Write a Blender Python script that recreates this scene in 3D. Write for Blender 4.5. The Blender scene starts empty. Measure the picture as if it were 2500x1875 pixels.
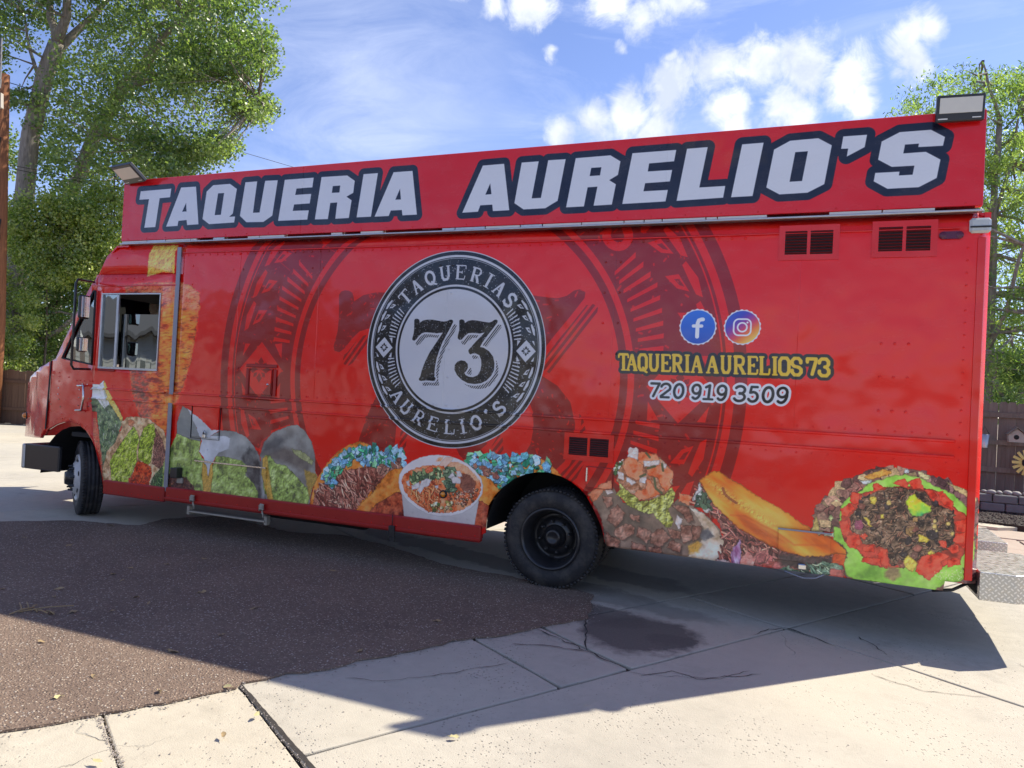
import bpy, bmesh, math, random
import numpy as np
from mathutils import Vector, Matrix, Euler
from mathutils.geometry import tessellate_polygon

random.seed(11)
SC = bpy.context.scene
COL = SC.collection

# ================================================================= camera
CAM_F, YAW, PITCH, ROLL = 1750.0, 0.373144, 0.0115257, 0.0498008      # focal length in pixels of a 2500 px wide picture
CAM_H, CAM_D = 1.70, 5.962                                             # eye height, distance from the truck's side (the plane y = 0)
_cy, _sy = math.cos(YAW), math.sin(YAW)
_F = np.array([-_sy * math.cos(PITCH), _cy * math.cos(PITCH), math.sin(PITCH)])
_R = np.array([_cy, _sy, 0.0]); _U = np.cross(_R, _F)
_R2 = math.cos(ROLL) * _R + math.sin(ROLL) * _U; _U2 = -math.sin(ROLL) * _R + math.cos(ROLL) * _U
CAM = np.array([0.0, -CAM_D, CAM_H])
cd = bpy.data.cameras.new('camera'); cam = bpy.data.objects.new('camera', cd); COL.objects.link(cam)
m = Matrix.Identity(4)
for i in range(3):
    m[i][0], m[i][1], m[i][2], m[i][3] = _R2[i], _U2[i], -_F[i], CAM[i]
cam.matrix_world = m
cd.sensor_width = 36; cd.lens = 36 * CAM_F / 2500; cd.clip_end = 2000; cd.clip_start = .05
SC.camera = cam
SC.render.resolution_x, SC.render.resolution_y = 1024, 768

def ray(p): return _F + (p[0] - 1250.0) / CAM_F * _R2 - (p[1] - 937.5) / CAM_F * _U2
def side_xz(p, y0=0.0):
    "where the sight line through a point of the photograph meets the plane y = y0"
    r = ray(p); t = (CAM_D + y0) / r[1]; return float(r[0] * t), float(CAM_H + r[2] * t)
def gnd(p, z=0.0):
    r = ray(p); t = (z - CAM_H) / r[2]; return float(r[0] * t), float(r[1] * t - CAM_D)
def at(px, py, dist): return Vector(CAM + ray((px, py)) * dist)         # dist metres in front of the camera

# ================================================================= sky, sun, exposure
SUN_AZ = math.radians(45.0)      # sun stands behind the truck, to the right: direction (+x, +y)
SUN_EL = math.radians(46.2)
sun_dir = Vector((math.sin(SUN_AZ) * math.cos(SUN_EL), math.cos(SUN_AZ) * math.cos(SUN_EL), math.sin(SUN_EL)))
W = bpy.data.worlds.new('World'); SC.world = W; W.use_nodes = True
nt = W.node_tree; N = nt.nodes; L = nt.links
for n in list(N): N.remove(n)
def wn(t, **k):
    n = N.new(t)
    for a, b in k.items(): setattr(n, a, b)
    return n
def wmath(op, a, b=None, c=None, clamp=False):
    n = wn('ShaderNodeMath', operation=op); n.use_clamp = clamp
    for i, v in enumerate((a, b, c)):
        if v is None: continue
        if isinstance(v, (int, float)): n.inputs[i].default_value = v
        else: L.new(v, n.inputs[i])
    return n.outputs[0]
sky = wn('ShaderNodeTexSky', sky_type='NISHITA'); sky.sun_disc = False
sky.sun_elevation = SUN_EL; sky.sun_rotation = SUN_AZ; sky.altitude = 1600; sky.air_density = 1.0; sky.dust_density = .6; sky.ozone_density = 2.2
geo = wn('ShaderNodeNewGeometry'); nrm = wn('ShaderNodeVectorMath', operation='SCALE'); nrm.inputs['Scale'].default_value = -1
L.new(geo.outputs['Incoming'], nrm.inputs[0]); DIR = nrm.outputs[0]
def wnoise(scale, detail, rough, vec, dist=0.0):
    n = wn('ShaderNodeTexNoise'); n.inputs['Scale'].default_value = scale; n.inputs['Detail'].default_value = detail
    n.inputs['Roughness'].default_value = rough; n.inputs['Distortion'].default_value = dist; L.new(vec, n.inputs['Vector']); return n.outputs['Fac']
# cumulus: soft discs in the sky torn up by noise
def sdir(px, py): v = Vector(ray((px, py))); v.normalize(); return v
puffs = [(1370,330,60),(1440,300,80),(1530,265,95),(1640,230,100),(1740,180,105),(1850,150,105),(1960,150,115),(2060,190,95),(1600,320,80),(1780,270,80),(1930,265,110),(2090,240,60),
         (2215,110,80),(2270,90,65),(2230,165,60),(1310,20,90),(1480,25,90),(1570,60,75),(1660,10,90),(1350,140,32),(1515,130,34),(1640,165,26),(1210,10,50),(1790,320,60),(1120,-60,60)]
cl = [(sdir(a, b), r * .84 / CAM_F) for a, b, r in puffs]
for az, el, r in ((100,38,.16),(112,42,.12),(150,30,.2),(162,36,.16),(205,44,.2),(218,40,.15),(250,26,.18),(262,31,.14),(300,48,.14),(60,60,.15),(20,66,.12),(185,24,.12)):
    a, e = math.radians(az), math.radians(el); cl.append((Vector((math.sin(a) * math.cos(e), math.cos(a) * math.cos(e), math.sin(e))), r))
acc = None
wob = wn('ShaderNodeTexNoise'); wob.inputs['Scale'].default_value = 9; wob.inputs['Detail'].default_value = 4; wob.inputs['Roughness'].default_value = .6
L.new(DIR, wob.inputs['Vector'])
wv = wn('ShaderNodeVectorMath', operation='MULTIPLY_ADD'); L.new(wob.outputs['Color'], wv.inputs[0]); wv.inputs[1].default_value = (.075, .075, .075); 
off = wn('ShaderNodeVectorMath', operation='SUBTRACT'); L.new(DIR, off.inputs[0]); off.inputs[1].default_value = (.0375, .0375, .0375); L.new(off.outputs[0], wv.inputs[2])
for v, r in cl:
    d = wn('ShaderNodeVectorMath', operation='DISTANCE'); L.new(wv.outputs[0], d.inputs[0]); d.inputs[1].default_value = v
    f = wmath('MULTIPLY_ADD', d.outputs['Value'], -1.0 / r, 1.0)
    acc = f if acc is None else wmath('MAXIMUM', acc, f)
n1 = wnoise(21, 9, .68, DIR, .5)
n1 = wmath('SUBTRACT', n1, .5)
dens = wmath('ADD', wmath('MULTIPLY', acc, 1.15), wmath('MULTIPLY', n1, 1.9))
cum = wn('ShaderNodeMapRange'); cum.interpolation_type = 'SMOOTHSTEP'; cum.inputs['From Min'].default_value = .10; cum.inputs['From Max'].default_value = .92; L.new(dens, cum.inputs['Value'])
# cirrus: long faint streaks
mp = wn('ShaderNodeMapping'); mp.inputs['Rotation'].default_value = (0, 0, math.radians(-28)); mp.inputs['Scale'].default_value = (.9, 3.2, 5.5); L.new(DIR, mp.inputs['Vector'])
c1 = wnoise(2.3, 9, .66, mp.outputs[0], .9); c2 = wnoise(1.5, 2, .5, DIR)
ci = wmath('MULTIPLY', wmath('MULTIPLY_ADD', c1, 3.0, -1.35, True), wmath('MULTIPLY_ADD', c2, 3.2, -1.1, True))
ci = wmath('MULTIPLY', ci, .5)
# milky veil above the truck's middle
vd = wn('ShaderNodeVectorMath', operation='DISTANCE'); L.new(wv.outputs[0], vd.inputs[0]); vd.inputs[1].default_value = sdir(860, 260)
veil = wmath('MULTIPLY', wmath('MULTIPLY_ADD', vd.outputs['Value'], -3.6, 1.0, True), wmath('MULTIPLY_ADD', c1, 2.4, -.75, True))
ci = wmath('MAXIMUM', ci, wmath('MULTIPLY', veil, .75))
tint = wn('ShaderNodeMix', data_type='RGBA', blend_type='MULTIPLY'); tint.inputs['Factor'].default_value = 1; tint.inputs[7].default_value = (1.0, .93, 1.08, 1)
L.new(sky.outputs[0], tint.inputs[6])
shade = wnoise(15, 5, .6, DIR)
cc = wn('ShaderNodeMix', data_type='RGBA'); cc.inputs[6].default_value = (3.7, 4.1, 4.9, 1); cc.inputs[7].default_value = (5.6, 5.8, 6.1, 1); L.new(wmath('MULTIPLY_ADD', shade, 4.0, -1.5, True), cc.inputs['Factor'])
mx1 = wn('ShaderNodeMix', data_type='RGBA'); mx1.inputs[7].default_value = (4.3, 4.8, 6.2, 1); L.new(ci, mx1.inputs['Factor']); L.new(tint.outputs[2], mx1.inputs[6])
mx2 = wn('ShaderNodeMix', data_type='RGBA'); L.new(wmath('MULTIPLY', cum.outputs[0], .96), mx2.inputs['Factor']); L.new(mx1.outputs[2], mx2.inputs[6]); L.new(cc.outputs[2], mx2.inputs[7])
bg = wn('ShaderNodeBackground'); bg.inputs['Strength'].default_value = .104; L.new(mx2.outputs[2], bg.inputs['Color'])
wo = wn('ShaderNodeOutputWorld'); L.new(bg.outputs[0], wo.inputs['Surface'])

sd_ = bpy.data.lights.new('sun', 'SUN'); sd_.energy = 3.9; sd_.angle = math.radians(.55); sd_.color = (1.0, .93, .79)
sun = bpy.data.objects.new('sun', sd_); COL.objects.link(sun); sun.rotation_euler = sun_dir.to_track_quat('Z', 'Y').to_euler(); sun.location = (20, 20, 30)
SC.view_settings.view_transform = 'Standard'; SC.view_settings.look = 'None'; SC.view_settings.exposure = 1.0; SC.view_settings.gamma = 1
SC.view_settings.use_curve_mapping = False
SC.cycles.max_bounces = 8; SC.cycles.transparent_max_bounces = 24; SC.cycles.caustics_reflective = False; SC.cycles.caustics_refractive = False

# ================================================================= helpers
def tag(o, label=None, cat=None, group=None, kind=None):
    if label: o['label'] = label
    if cat: o['category'] = cat
    if group: o['group'] = group
    if kind: o['kind'] = kind
    return o
def empty(name, loc, label, cat, group=None):
    o = bpy.data.objects.new(name, None); COL.objects.link(o); o.location = loc; o.empty_display_size = .2
    return tag(o, label, cat, group)
def link(name, me, mat, parent=None, world=True):
    o = bpy.data.objects.new(name, me); COL.objects.link(o)
    if mat is not None and not me.materials:
        for mm in (mat if isinstance(mat, (list, tuple)) else [mat]): me.materials.append(mm)
    if parent is not None:
        o.parent = parent
        if world:
            q = Vector((0, 0, 0)); p = parent
            while p is not None: q = q + p.location; p = p.parent
            o.location = -q
    return o
def bm_obj(name, bm, mat, parent=None, smooth=False, world=True, recalc=True):
    if recalc: bmesh.ops.recalc_face_normals(bm, faces=bm.faces)
    me = bpy.data.meshes.new(name); bm.to_mesh(me); bm.free()
    if smooth:
        for p in me.polygons: p.use_smooth = True
    return link(name, me, mat, parent, world)
def bevel_mod(o, w=.004, seg=1, ang=35):
    md = o.modifiers.new('bevel', 'BEVEL'); md.width = w; md.segments = seg; md.limit_method = 'ANGLE'; md.angle_limit = math.radians(ang); return o
def add_box(bm, c, s, rot=None):
    M = Matrix.Translation(c) @ (rot.to_matrix().to_4x4() if rot is not None else Matrix.Identity(4)) @ Matrix.Diagonal((s[0], s[1], s[2], 1))
    return bmesh.ops.create_cube(bm, size=1, matrix=M)['verts']
def box(name, c, s, mat, parent=None, rot=None, bev=0.0):
    bm = bmesh.new(); add_box(bm, Vector(c), s, rot); o = bm_obj(name, bm, mat, parent)
    if bev: bevel_mod(o, bev)
    return o
def add_tube(bm, pts, r, seg=8, caps=True):
    pts = [Vector(p) for p in pts]; rr = r if isinstance(r, (list, tuple)) else [r] * len(pts); rings = []
    ref = None
    for i, p in enumerate(pts):
        t = (pts[min(i + 1, len(pts) - 1)] - pts[max(i - 1, 0)])
        if t.length < 1e-9: t = Vector((0, 0, 1))
        t.normalize()
        if ref is None: ref = t.orthogonal()
        a = ref - t * ref.dot(t)
        if a.length < 1e-4: a = t.orthogonal()
        a.normalize(); ref = a; b = t.cross(a)
        rings.append([bm.verts.new(p + (a * math.cos(k * 2 * math.pi / seg) + b * math.sin(k * 2 * math.pi / seg)) * rr[i]) for k in range(seg)])
    for i in range(len(rings) - 1):
        for k in range(seg): bm.faces.new((rings[i][k], rings[i][(k + 1) % seg], rings[i + 1][(k + 1) % seg], rings[i + 1][k]))
    if caps:
        bm.faces.new(rings[0][::-1]); bm.faces.new(rings[-1])
def tube(name, pts, r, mat, parent=None, seg=8, smooth=True):
    bm = bmesh.new(); add_tube(bm, pts, r, seg); return bm_obj(name, bm, mat, parent, smooth)
def add_lathe(bm, prof, c, axis, seg=48, closed=False):
    "prof: (radius, offset along axis)"
    axis = Vector(axis).normalized(); u = axis.orthogonal().normalized(); v = axis.cross(u); c = Vector(c); rings = []
    for r, h in prof:
        rings.append([bm.verts.new(c + axis * h + (u * math.cos(2 * math.pi * k / seg) + v * math.sin(2 * math.pi * k / seg)) * max(r, 1e-4)) for k in range(seg)])
    n = len(rings)
    for i in range(n if closed else n - 1):
        a, b = rings[i], rings[(i + 1) % n]
        for k in range(seg): bm.faces.new((a[k], a[(k + 1) % seg], b[(k + 1) % seg], b[k]))
def lathe(name, prof, c, axis, mat, parent=None, seg=48, closed=False, smooth=True):
    bm = bmesh.new(); add_lathe(bm, prof, c, axis, seg, closed); return bm_obj(name, bm, mat, parent, smooth)
def add_prism(bm, pts, z0, z1):
    n = len(pts); a = [bm.verts.new((p[0], p[1], z0)) for p in pts]; b = [bm.verts.new((p[0], p[1], z1)) for p in pts]
    bm.faces.new(a[::-1]); bm.faces.new(b)
    for i in range(n): bm.faces.new((a[i], a[(i + 1) % n], b[(i + 1) % n], b[i]))

# ================================================================= materials
MATS = {}
class MB:
    def __init__(s, name):
        s.m = bpy.data.materials.new(name); s.m.use_nodes = True; s.nt = s.m.node_tree; s.N = s.nt.nodes; s.L = s.nt.links
        s.b = s.N['Principled BSDF']; s.out = s.N['Material Output']; MATS[name] = s.m
        s.tc = s.N.new('ShaderNodeTexCoord')
    def n(s, t, **k):
        n = s.N.new(t)
        for a, b in k.items(): setattr(n, a, b)
        return n
    def pos(s):
        g = s.n('ShaderNodeNewGeometry'); return g.outputs['Position']
    def noise(s, scale, detail=4, rough=.55, vec=None, dist=0., sc3=None):
        v = vec if vec is not None else s.pos()
        if sc3 is not None:
            mp = s.n('ShaderNodeMapping'); mp.inputs['Scale'].default_value = sc3; s.L.new(v, mp.inputs['Vector']); v = mp.outputs[0]
        n = s.n('ShaderNodeTexNoise'); n.inputs['Scale'].default_value = scale; n.inputs['Detail'].default_value = detail; n.inputs['Roughness'].default_value = rough
        n.inputs['Distortion'].default_value = dist; s.L.new(v, n.inputs['Vector']); return n.outputs['Fac']
    def vor(s, scale, feature='F1', out='Distance', vec=None, rnd=1.):
        n = s.n('ShaderNodeTexVoronoi', feature=feature); n.inputs['Scale'].default_value = scale; n.inputs['Randomness'].default_value = rnd
        s.L.new(vec if vec is not None else s.pos(), n.inputs['Vector']); return n.outputs[out]
    def ramp(s, fac, stops):
        r = s.n('ShaderNodeValToRGB'); e = r.color_ramp.elements
        while len(e) > 1: e.remove(e[0])
        e[0].position = stops[0][0]; e[0].color = (*stops[0][1], 1)
        for p, c in stops[1:]: q = e.new(p); q.color = (*c, 1)
        s.L.new(fac, r.inputs[0]); return r.outputs[0]
    def mr(s, fac, a, b, c=0., d=1.):
        r = s.n('ShaderNodeMapRange'); r.inputs['From Min'].default_value = a; r.inputs['From Max'].default_value = b; r.inputs['To Min'].default_value = c; r.inputs['To Max'].default_value = d
        s.L.new(fac, r.inputs['Value']); return r.outputs[0]
    def math(s, op, a, b=None):
        n = s.n('ShaderNodeMath', operation=op)
        for i, v in enumerate((a, b)):
            if v is None: continue
            if isinstance(v, (int, float)): n.inputs[i].default_value = v
            else: s.L.new(v, n.inputs[i])
        return n.outputs[0]
    def mix(s, fac, a, b, mode='MIX'):
        n = s.n('ShaderNodeMix', data_type='RGBA', blend_type=mode)
        for i, v in ((0, fac), (6, a), (7, b)):
            if isinstance(v, (int, float)): n.inputs[i].default_value = v
            elif isinstance(v, tuple): n.inputs[i].default_value = (*v, 1)
            else: s.L.new(v, n.inputs[i])
        return n.outputs[2]
    def color(s, v):
        if isinstance(v, tuple): s.b.inputs['Base Color'].default_value = (*v, 1)
        else: s.L.new(v, s.b.inputs['Base Color'])
        return s
    def set(s, **k):
        for a, v in k.items():
            i = s.b.inputs[a.replace('_', ' ')]
            if isinstance(v, (int, float)): i.default_value = v
            elif isinstance(v, tuple): i.default_value = (*v, 1) if len(v) == 3 else v
            else: s.L.new(v, i)
        return s
    def bump(s, h, strength=.3, dist=.01, prev=None):
        n = s.n('ShaderNodeBump'); n.inputs['Strength'].default_value = strength; n.inputs['Distance'].default_value = dist; s.L.new(h, n.inputs['Height'])
        if prev is not None: s.L.new(prev, n.inputs['Normal'])
        s.L.new(n.outputs[0], s.b.inputs['Normal']); return n.outputs[0]
def simple(name, c, rough=.6, metal=0., var=.12, sc=6., bump=0., bsc=60., spec=.5):
    k = MB(name); n = k.noise(sc, 5)
    k.color(k.mix(n, tuple(x * (1 - var) for x in c), tuple(min(1, x * (1 + var)) for x in c))).set(Roughness=rough, Metallic=metal)
    k.b.inputs['Specular IOR Level'].default_value = spec
    if bump: k.bump(k.noise(bsc, 4), bump, .004)
    return k.m
# ---------------------------------------------------------------- printed vinyl wrap (drawn as colour only)
PX0, PX1, PZ0, PZ1, PPM = -7.45, 1.36, 0.28, 3.95, 480
CW, CH = int((PX1 - PX0) * PPM), int((PZ1 - PZ0) * PPM)
CV = np.zeros((CH, CW, 3), np.float32)
RED = np.array([.93, .09, .045], np.float32)
DRED = np.array([.61, .08, .07], np.float32)
CV[:] = RED
prng = np.random.RandomState(7)
_tab = np.random.RandomState(3).rand(257, 257).astype(np.float32)

def col(r, g, b): return np.array([r, g, b], np.float32) / 255.

def to_cv(pts):
    "points of the photograph -> points of the wrap, through the truck's side plane"
    out = []
    for p in pts:
        s = side_xz(p)
        out.append(((s[0] - PX0) * PPM, (PZ1 - s[1]) * PPM))
    return np.array(out, np.float32)

def Z(ox, oy, s, pts): return [(ox + x / s, oy + y / s) for x, y in pts]

def grid(b):
    x0, y0, x1, y1 = b
    return np.meshgrid(np.arange(x0, x1, dtype=np.float32) + .5, np.arange(y0, y1, dtype=np.float32) + .5)

def bbox(pts, pad):
    x0 = max(0, int(pts[:, 0].min() - pad)); y0 = max(0, int(pts[:, 1].min() - pad))
    x1 = min(CW, int(pts[:, 0].max() + pad) + 2); y1 = min(CH, int(pts[:, 1].max() + pad) + 2)
    return x0, y0, x1, y1

def vn(x, y, sc, seed=0):
    x = x / sc + seed * 17.3; y = y / sc + seed * 9.7
    xi = np.floor(x).astype(np.int32); yi = np.floor(y).astype(np.int32)
    fx = x - xi; fy = y - yi
    fx = fx * fx * (3 - 2 * fx); fy = fy * fy * (3 - 2 * fy)
    xi %= 256; yi %= 256
    a = _tab[yi, xi]; b = _tab[yi, xi + 1]; c = _tab[yi + 1, xi]; d = _tab[yi + 1, xi + 1]
    return (a + (b - a) * fx) * (1 - fy) + (c + (d - c) * fx) * fy

def fbm(x, y, sc, seed=0, o=4):
    r = 0; a = .5; n = 0
    for k in range(o):
        r = r + a * vn(x, y, sc, seed + k); n += a; a *= .55; sc *= .5
    return r / n

def poly_sd(pts, X, Y):
    d = np.full(X.shape, 1e9, np.float32); ins = np.zeros(X.shape, bool)
    n = len(pts)
    for i in range(n):
        ax, ay = pts[i]; bx, by = pts[(i + 1) % n]
        ex, ey = bx - ax, by - ay; L = ex * ex + ey * ey + 1e-9
        wx = X - ax; wy = Y - ay
        t = np.clip((wx * ex + wy * ey) / L, 0, 1)
        d = np.minimum(d, (wx - t * ex) ** 2 + (wy - t * ey) ** 2)
        if ay != by:
            c = ((ay > Y) != (by > Y)) & (X < (bx - ax) * (Y - ay) / (by - ay) + ax)
            ins ^= c
    d = np.sqrt(d)
    return np.where(ins, -d, d)

def seg_sd(a, b, X, Y):
    ex, ey = b[0] - a[0], b[1] - a[1]; L = ex * ex + ey * ey + 1e-9
    wx = X - a[0]; wy = Y - a[1]
    t = np.clip((wx * ex + wy * ey) / L, 0, 1)
    return np.sqrt((wx - t * ex) ** 2 + (wy - t * ey) ** 2)

def blend(b, a, c):
    x0, y0, x1, y1 = b
    v = CV[y0:y1, x0:x1]
    a = a[..., None]
    v += (c - v) * a

def mixc(stops, t):
    t = np.clip(t, 0, 1)[..., None] * (len(stops) - 1)
    out = np.zeros(t.shape[:-1] + (3,), np.float32)
    for i, s in enumerate(stops):
        out += np.clip(1 - np.abs(t - i), 0, 1) * s
    return out

def chunk(pts, stops, sc=14, seed=None, rough=3., edge=.55, ew=5., soft=.9, gain=1.7, alpha=1., hi=.25, stretch=None):
    "a ragged, mottled patch: palette through noise, darker rim, light upper left"
    pts = np.asarray(pts, np.float32)
    if seed is None: seed = prng.randint(1, 200)
    b = bbox(pts, rough + ew + 2)
    if b[2] <= b[0] or b[3] <= b[1]: return
    X, Y = grid(b)
    wx = X + (vn(X, Y, 9, seed + 5) - .5) * 2 * rough + (vn(X, Y, 3.5, seed + 8) - .5) * rough
    wy = Y + (vn(X, Y, 9, seed + 6) - .5) * 2 * rough + (vn(X, Y, 3.5, seed + 9) - .5) * rough
    sd = poly_sd(pts, wx, wy)
    a = np.clip(.5 - sd / soft, 0, 1) * alpha
    if stretch is not None:
        ca, sa, k = math.cos(stretch[0]), math.sin(stretch[0]), stretch[1]
        U = (X * ca + Y * sa) / k; V = -X * sa + Y * ca
    else: U, V = X, Y
    n = (fbm(U, V, sc, seed) - .5) * gain + .5
    c = mixc(stops, n)
    if hi:
        gx = vn(U + 1.5, V + 1.5, sc * .35, seed + 3) - vn(U - 1, V - 1, sc * .35, seed + 3)
        gx = gx * .55 + .6 * (vn(U + 2.5, V + 2.5, sc * .9, seed + 4) - vn(U - 1.5, V - 1.5, sc * .9, seed + 4)); c = c * (1 + np.clip(gx * hi * 1.7, -.5, .6))[..., None]
    if edge:
        e = np.clip(1 + sd / ew, 0, 1)
        c = c * (1 - edge * e * e)[..., None]
    blend(b, a, np.clip(c, 0, 1))

def stroke(pts, w, c, alpha=1., soft=.9):
    pts = np.asarray(pts, np.float32)
    b = bbox(pts, w + 2)
    if b[2] <= b[0] or b[3] <= b[1]: return
    X, Y = grid(b)
    d = np.full(X.shape, 1e9, np.float32)
    for i in range(len(pts) - 1): d = np.minimum(d, seg_sd(pts[i], pts[i + 1], X, Y))
    blend(b, np.clip(.5 - (d - w) / soft, 0, 1) * alpha, c)

def inside_pts(pts, n):
    pts = np.asarray(pts, np.float32); out = []
    lo, hi = pts.min(0), pts.max(0)
    while len(out) < n:
        q = lo + (hi - lo) * prng.rand(400, 2).astype(np.float32)
        sd = poly_sd(pts, q[:, 0], q[:, 1])
        out += [tuple(v) for v in q[sd < 0]]
    return out[:n]

def scatter(region, n, size, stops, kind='bit', elong=1., ang=None, edge=.5, hi=.3):
    for (x, y) in inside_pts(region, n):
        s = size * (.6 + .8 * prng.rand()); a0 = ang + prng.randn() * .5 if ang is not None else prng.rand() * 6.28
        c = stops[prng.randint(len(stops))] * (.75 + .5 * prng.rand())
        if kind == 'strand':
            L = s * elong; k = prng.randn() * .5
            P = [(x + math.cos(a0 + k * t) * L * t, y + math.sin(a0 + k * t) * L * t) for t in (-.5, -.2, .1, .5)]
            stroke([(px + 1.5, py + 2) for px, py in P], s * .32, c * .25, .8)
            stroke(P, s * .26, np.clip(c, 0, 1))
            stroke([(px - .6, py - .8) for px, py in P[1:3]], s * .08, np.clip(c * 1.5 + .06, 0, 1), .8)
        else:
            m = prng.randint(4, 7); P = []
            for i in range(m):
                t = i / m * 6.283 + prng.rand() * .5; r = s * (.6 + .5 * prng.rand())
                u, v = math.cos(t) * r * elong, math.sin(t) * r
                P.append((x + u * math.cos(a0) - v * math.sin(a0), y + u * math.sin(a0) + v * math.cos(a0)))
            P = np.array(P, np.float32)
            chunk(P + 2, [c * .12, c * .2], edge=0, rough=1, alpha=.7, hi=0)
            chunk(P, [c * .8, c, np.clip(c * 1.18 + .03, 0, 1)], sc=9, rough=1.4, edge=edge * .8, ew=3, hi=hi * .7)

def dots(region, n, r, c, alpha=.9):
    for (x, y) in inside_pts(region, n):
        q = r * (.5 + prng.rand()); stroke([(x, y), (x + prng.randn() * q, y + prng.randn() * q)], q, c, alpha)

# ---- glyph skeletons: strokes (polyline, half width) in a unit box, y up
def arc(cx, cy, rx, ry, a0, a1, n=14):
    return [(cx + rx * math.cos(math.radians(a0 + (a1 - a0) * i / n)), cy + ry * math.sin(math.radians(a0 + (a1 - a0) * i / n))) for i in range(n + 1)]
def serif_font(t=.095, s=.04, octo=False):
    def bowl(x0, y0, x1, y1):
        if octo:
            k = .17
            return [(x0 + k, y0), (x1 - k, y0), (x1, y0 + k), (x1, y1 - k), (x1 - k, y1), (x0 + k, y1), (x0, y1 - k), (x0, y0 + k), (x0 + k, y0)]
        return arc((x0 + x1) / 2, (y0 + y1) / 2, (x1 - x0) / 2, (y1 - y0) / 2, 0, 360, 24)
    g = {}
    g['T'] = [([(.5, .9), (.5, .05)], t), ([(.05, .93), (.95, .93)], s * 1.5), ([(.06, .93), (.05, .72)], s), ([(.94, .93), (.95, .72)], s), ([(.28, .04), (.72, .04)], s)]
    g['A'] = [([(.5, .95), (.16, .05)], t * .7), ([(.5, .95), (.84, .05)], t * 1.1), ([(.27, .36), (.72, .36)], s), ([(0, .04), (.34, .04)], s), ([(.62, .04), (1, .04)], s)]
    g['Q'] = [(bowl(.12, .07, .88, .93), t), ([(.5, .25), (.72, .02), (.98, -.08)], t * .7)]
    g['O'] = [(bowl(.12, .07, .88, .93), t)]
    u = [(.2, .95), (.2, .27), (.32, .07), (.66, .07), (.8, .27), (.8, .95)]
    g['U'] = [(u, t * .95), ([(.02, .96), (.38, .96)], s), ([(.62, .96), (.98, .96)], s)]
    g['E'] = [([(.22, .95), (.22, .05)], t), ([(.05, .95), (.88, .95)], s * 1.2), ([(.05, .05), (.88, .05)], s * 1.2), ([(.22, .5), (.62, .5)], s * 1.2), ([(.88, .95), (.9, .72)], s), ([(.88, .05), (.92, .3)], s), ([(.62, .6), (.62, .4)], s)]
    g['R'] = [([(.22, .95), (.22, .05)], t), ([(.05, .95), (.6, .95), (.78, .86), (.8, .7), (.74, .54), (.58, .48), (.22, .48)], s * 1.6), ([(.8, .8), (.8, .62)], t * .9), ([(.5, .48), (.72, .2), (.82, .05)], t), ([(.05, .04), (.42, .04)], s), ([(.66, .04), (1, .04)], s)]
    g['I'] = [([(.5, .95), (.5, .05)], t * 1.), ([(.1, .96), (.9, .96)], s), ([(.1, .04), (.9, .04)], s)]
    g['L'] = [([(.25, .95), (.25, .05)], t), ([(.05, .96), (.48, .96)], s), ([(.05, .05), (.9, .05)], s * 1.2), ([(.88, .05), (.92, .36)], s)]
    if octo:
        g['S'] = [([(.84, .7), (.84, .8), (.66, .93), (.32, .93), (.14, .8), (.14, .62), (.3, .52), (.7, .46), (.86, .36), (.86, .2), (.68, .07), (.32, .07), (.14, .2), (.14, .3)], t)]
    else:
        g['S'] = [(arc(.5, .71, .3, .22, 25, 230) + arc(.5, .28, .34, .22, 60, -150), t), ([(.8, .95), (.82, .7)], s), ([(.14, .3), (.14, .02)], s)]
    g['7'] = [([(.1, .72), (.1, .92), (.88, .92), (.86, .78), (.5, .06)], t), ([(.1, .92), (.1, .68)], s * 1.5)]
    g['3'] = [([(.12, .72), (.14, .82), (.32, .93), (.68, .93), (.86, .8), (.86, .64), (.7, .52), (.45, .52)], t), ([(.7, .5), (.88, .36), (.88, .2), (.7, .07), (.3, .07), (.12, .2), (.12, .3)], t)]
    g["'"] = [([(.5, .92), (.5, .86), (.38, .7)], t * 1.1)]
    return g
SERIF, COLL = serif_font(.092, .032), serif_font(.088, .05, True)
SANS = {
    '7': [([(.05, .93), (.92, .93), (.4, .04)], .08)],
    '2': [(arc(.5, .68, .38, .26, 165, -25) + [(.12, .08)], .08), ([(.1, .06), (.92, .06)], .075)],
    '0': [(arc(.5, .5, .38, .44, 0, 360, 24), .085)],
    '9': [(arc(.5, .66, .36, .28, 0, 360, 20), .08), ([(.86, .62)] + arc(.46, .5, .4, .45, 0, -125, 10), .08)],
    '1': [([(.22, .78), (.58, .93), (.58, .06)], .08), ([(.12, .06), (.98, .06)], .07)],
    '3': [(arc(.48, .72, .36, .23, 150, -90) , .08), (arc(.48, .28, .4, .24, 90, -155), .08)],
    '5': [([(.86, .93), (.28, .93), (.2, .52)], .075), (arc(.46, .33, .4, .29, 125, -150), .08)],
}
def trim(P, d):
    P = [tuple(map(float, p)) for p in P]
    if math.dist(P[0], P[-1]) < 1e-3: return P
    for i, j in ((0, 1), (-1, -2)):
        L = math.dist(P[i], P[j])
        if L > d * 1.5: P[i] = (P[i][0] + (P[j][0] - P[i][0]) * d / L, P[i][1] + (P[j][1] - P[i][1]) * d / L)
    return P
def slanted(P, k): return [(x + k * (y - .5), y) for x, y in P]

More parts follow.
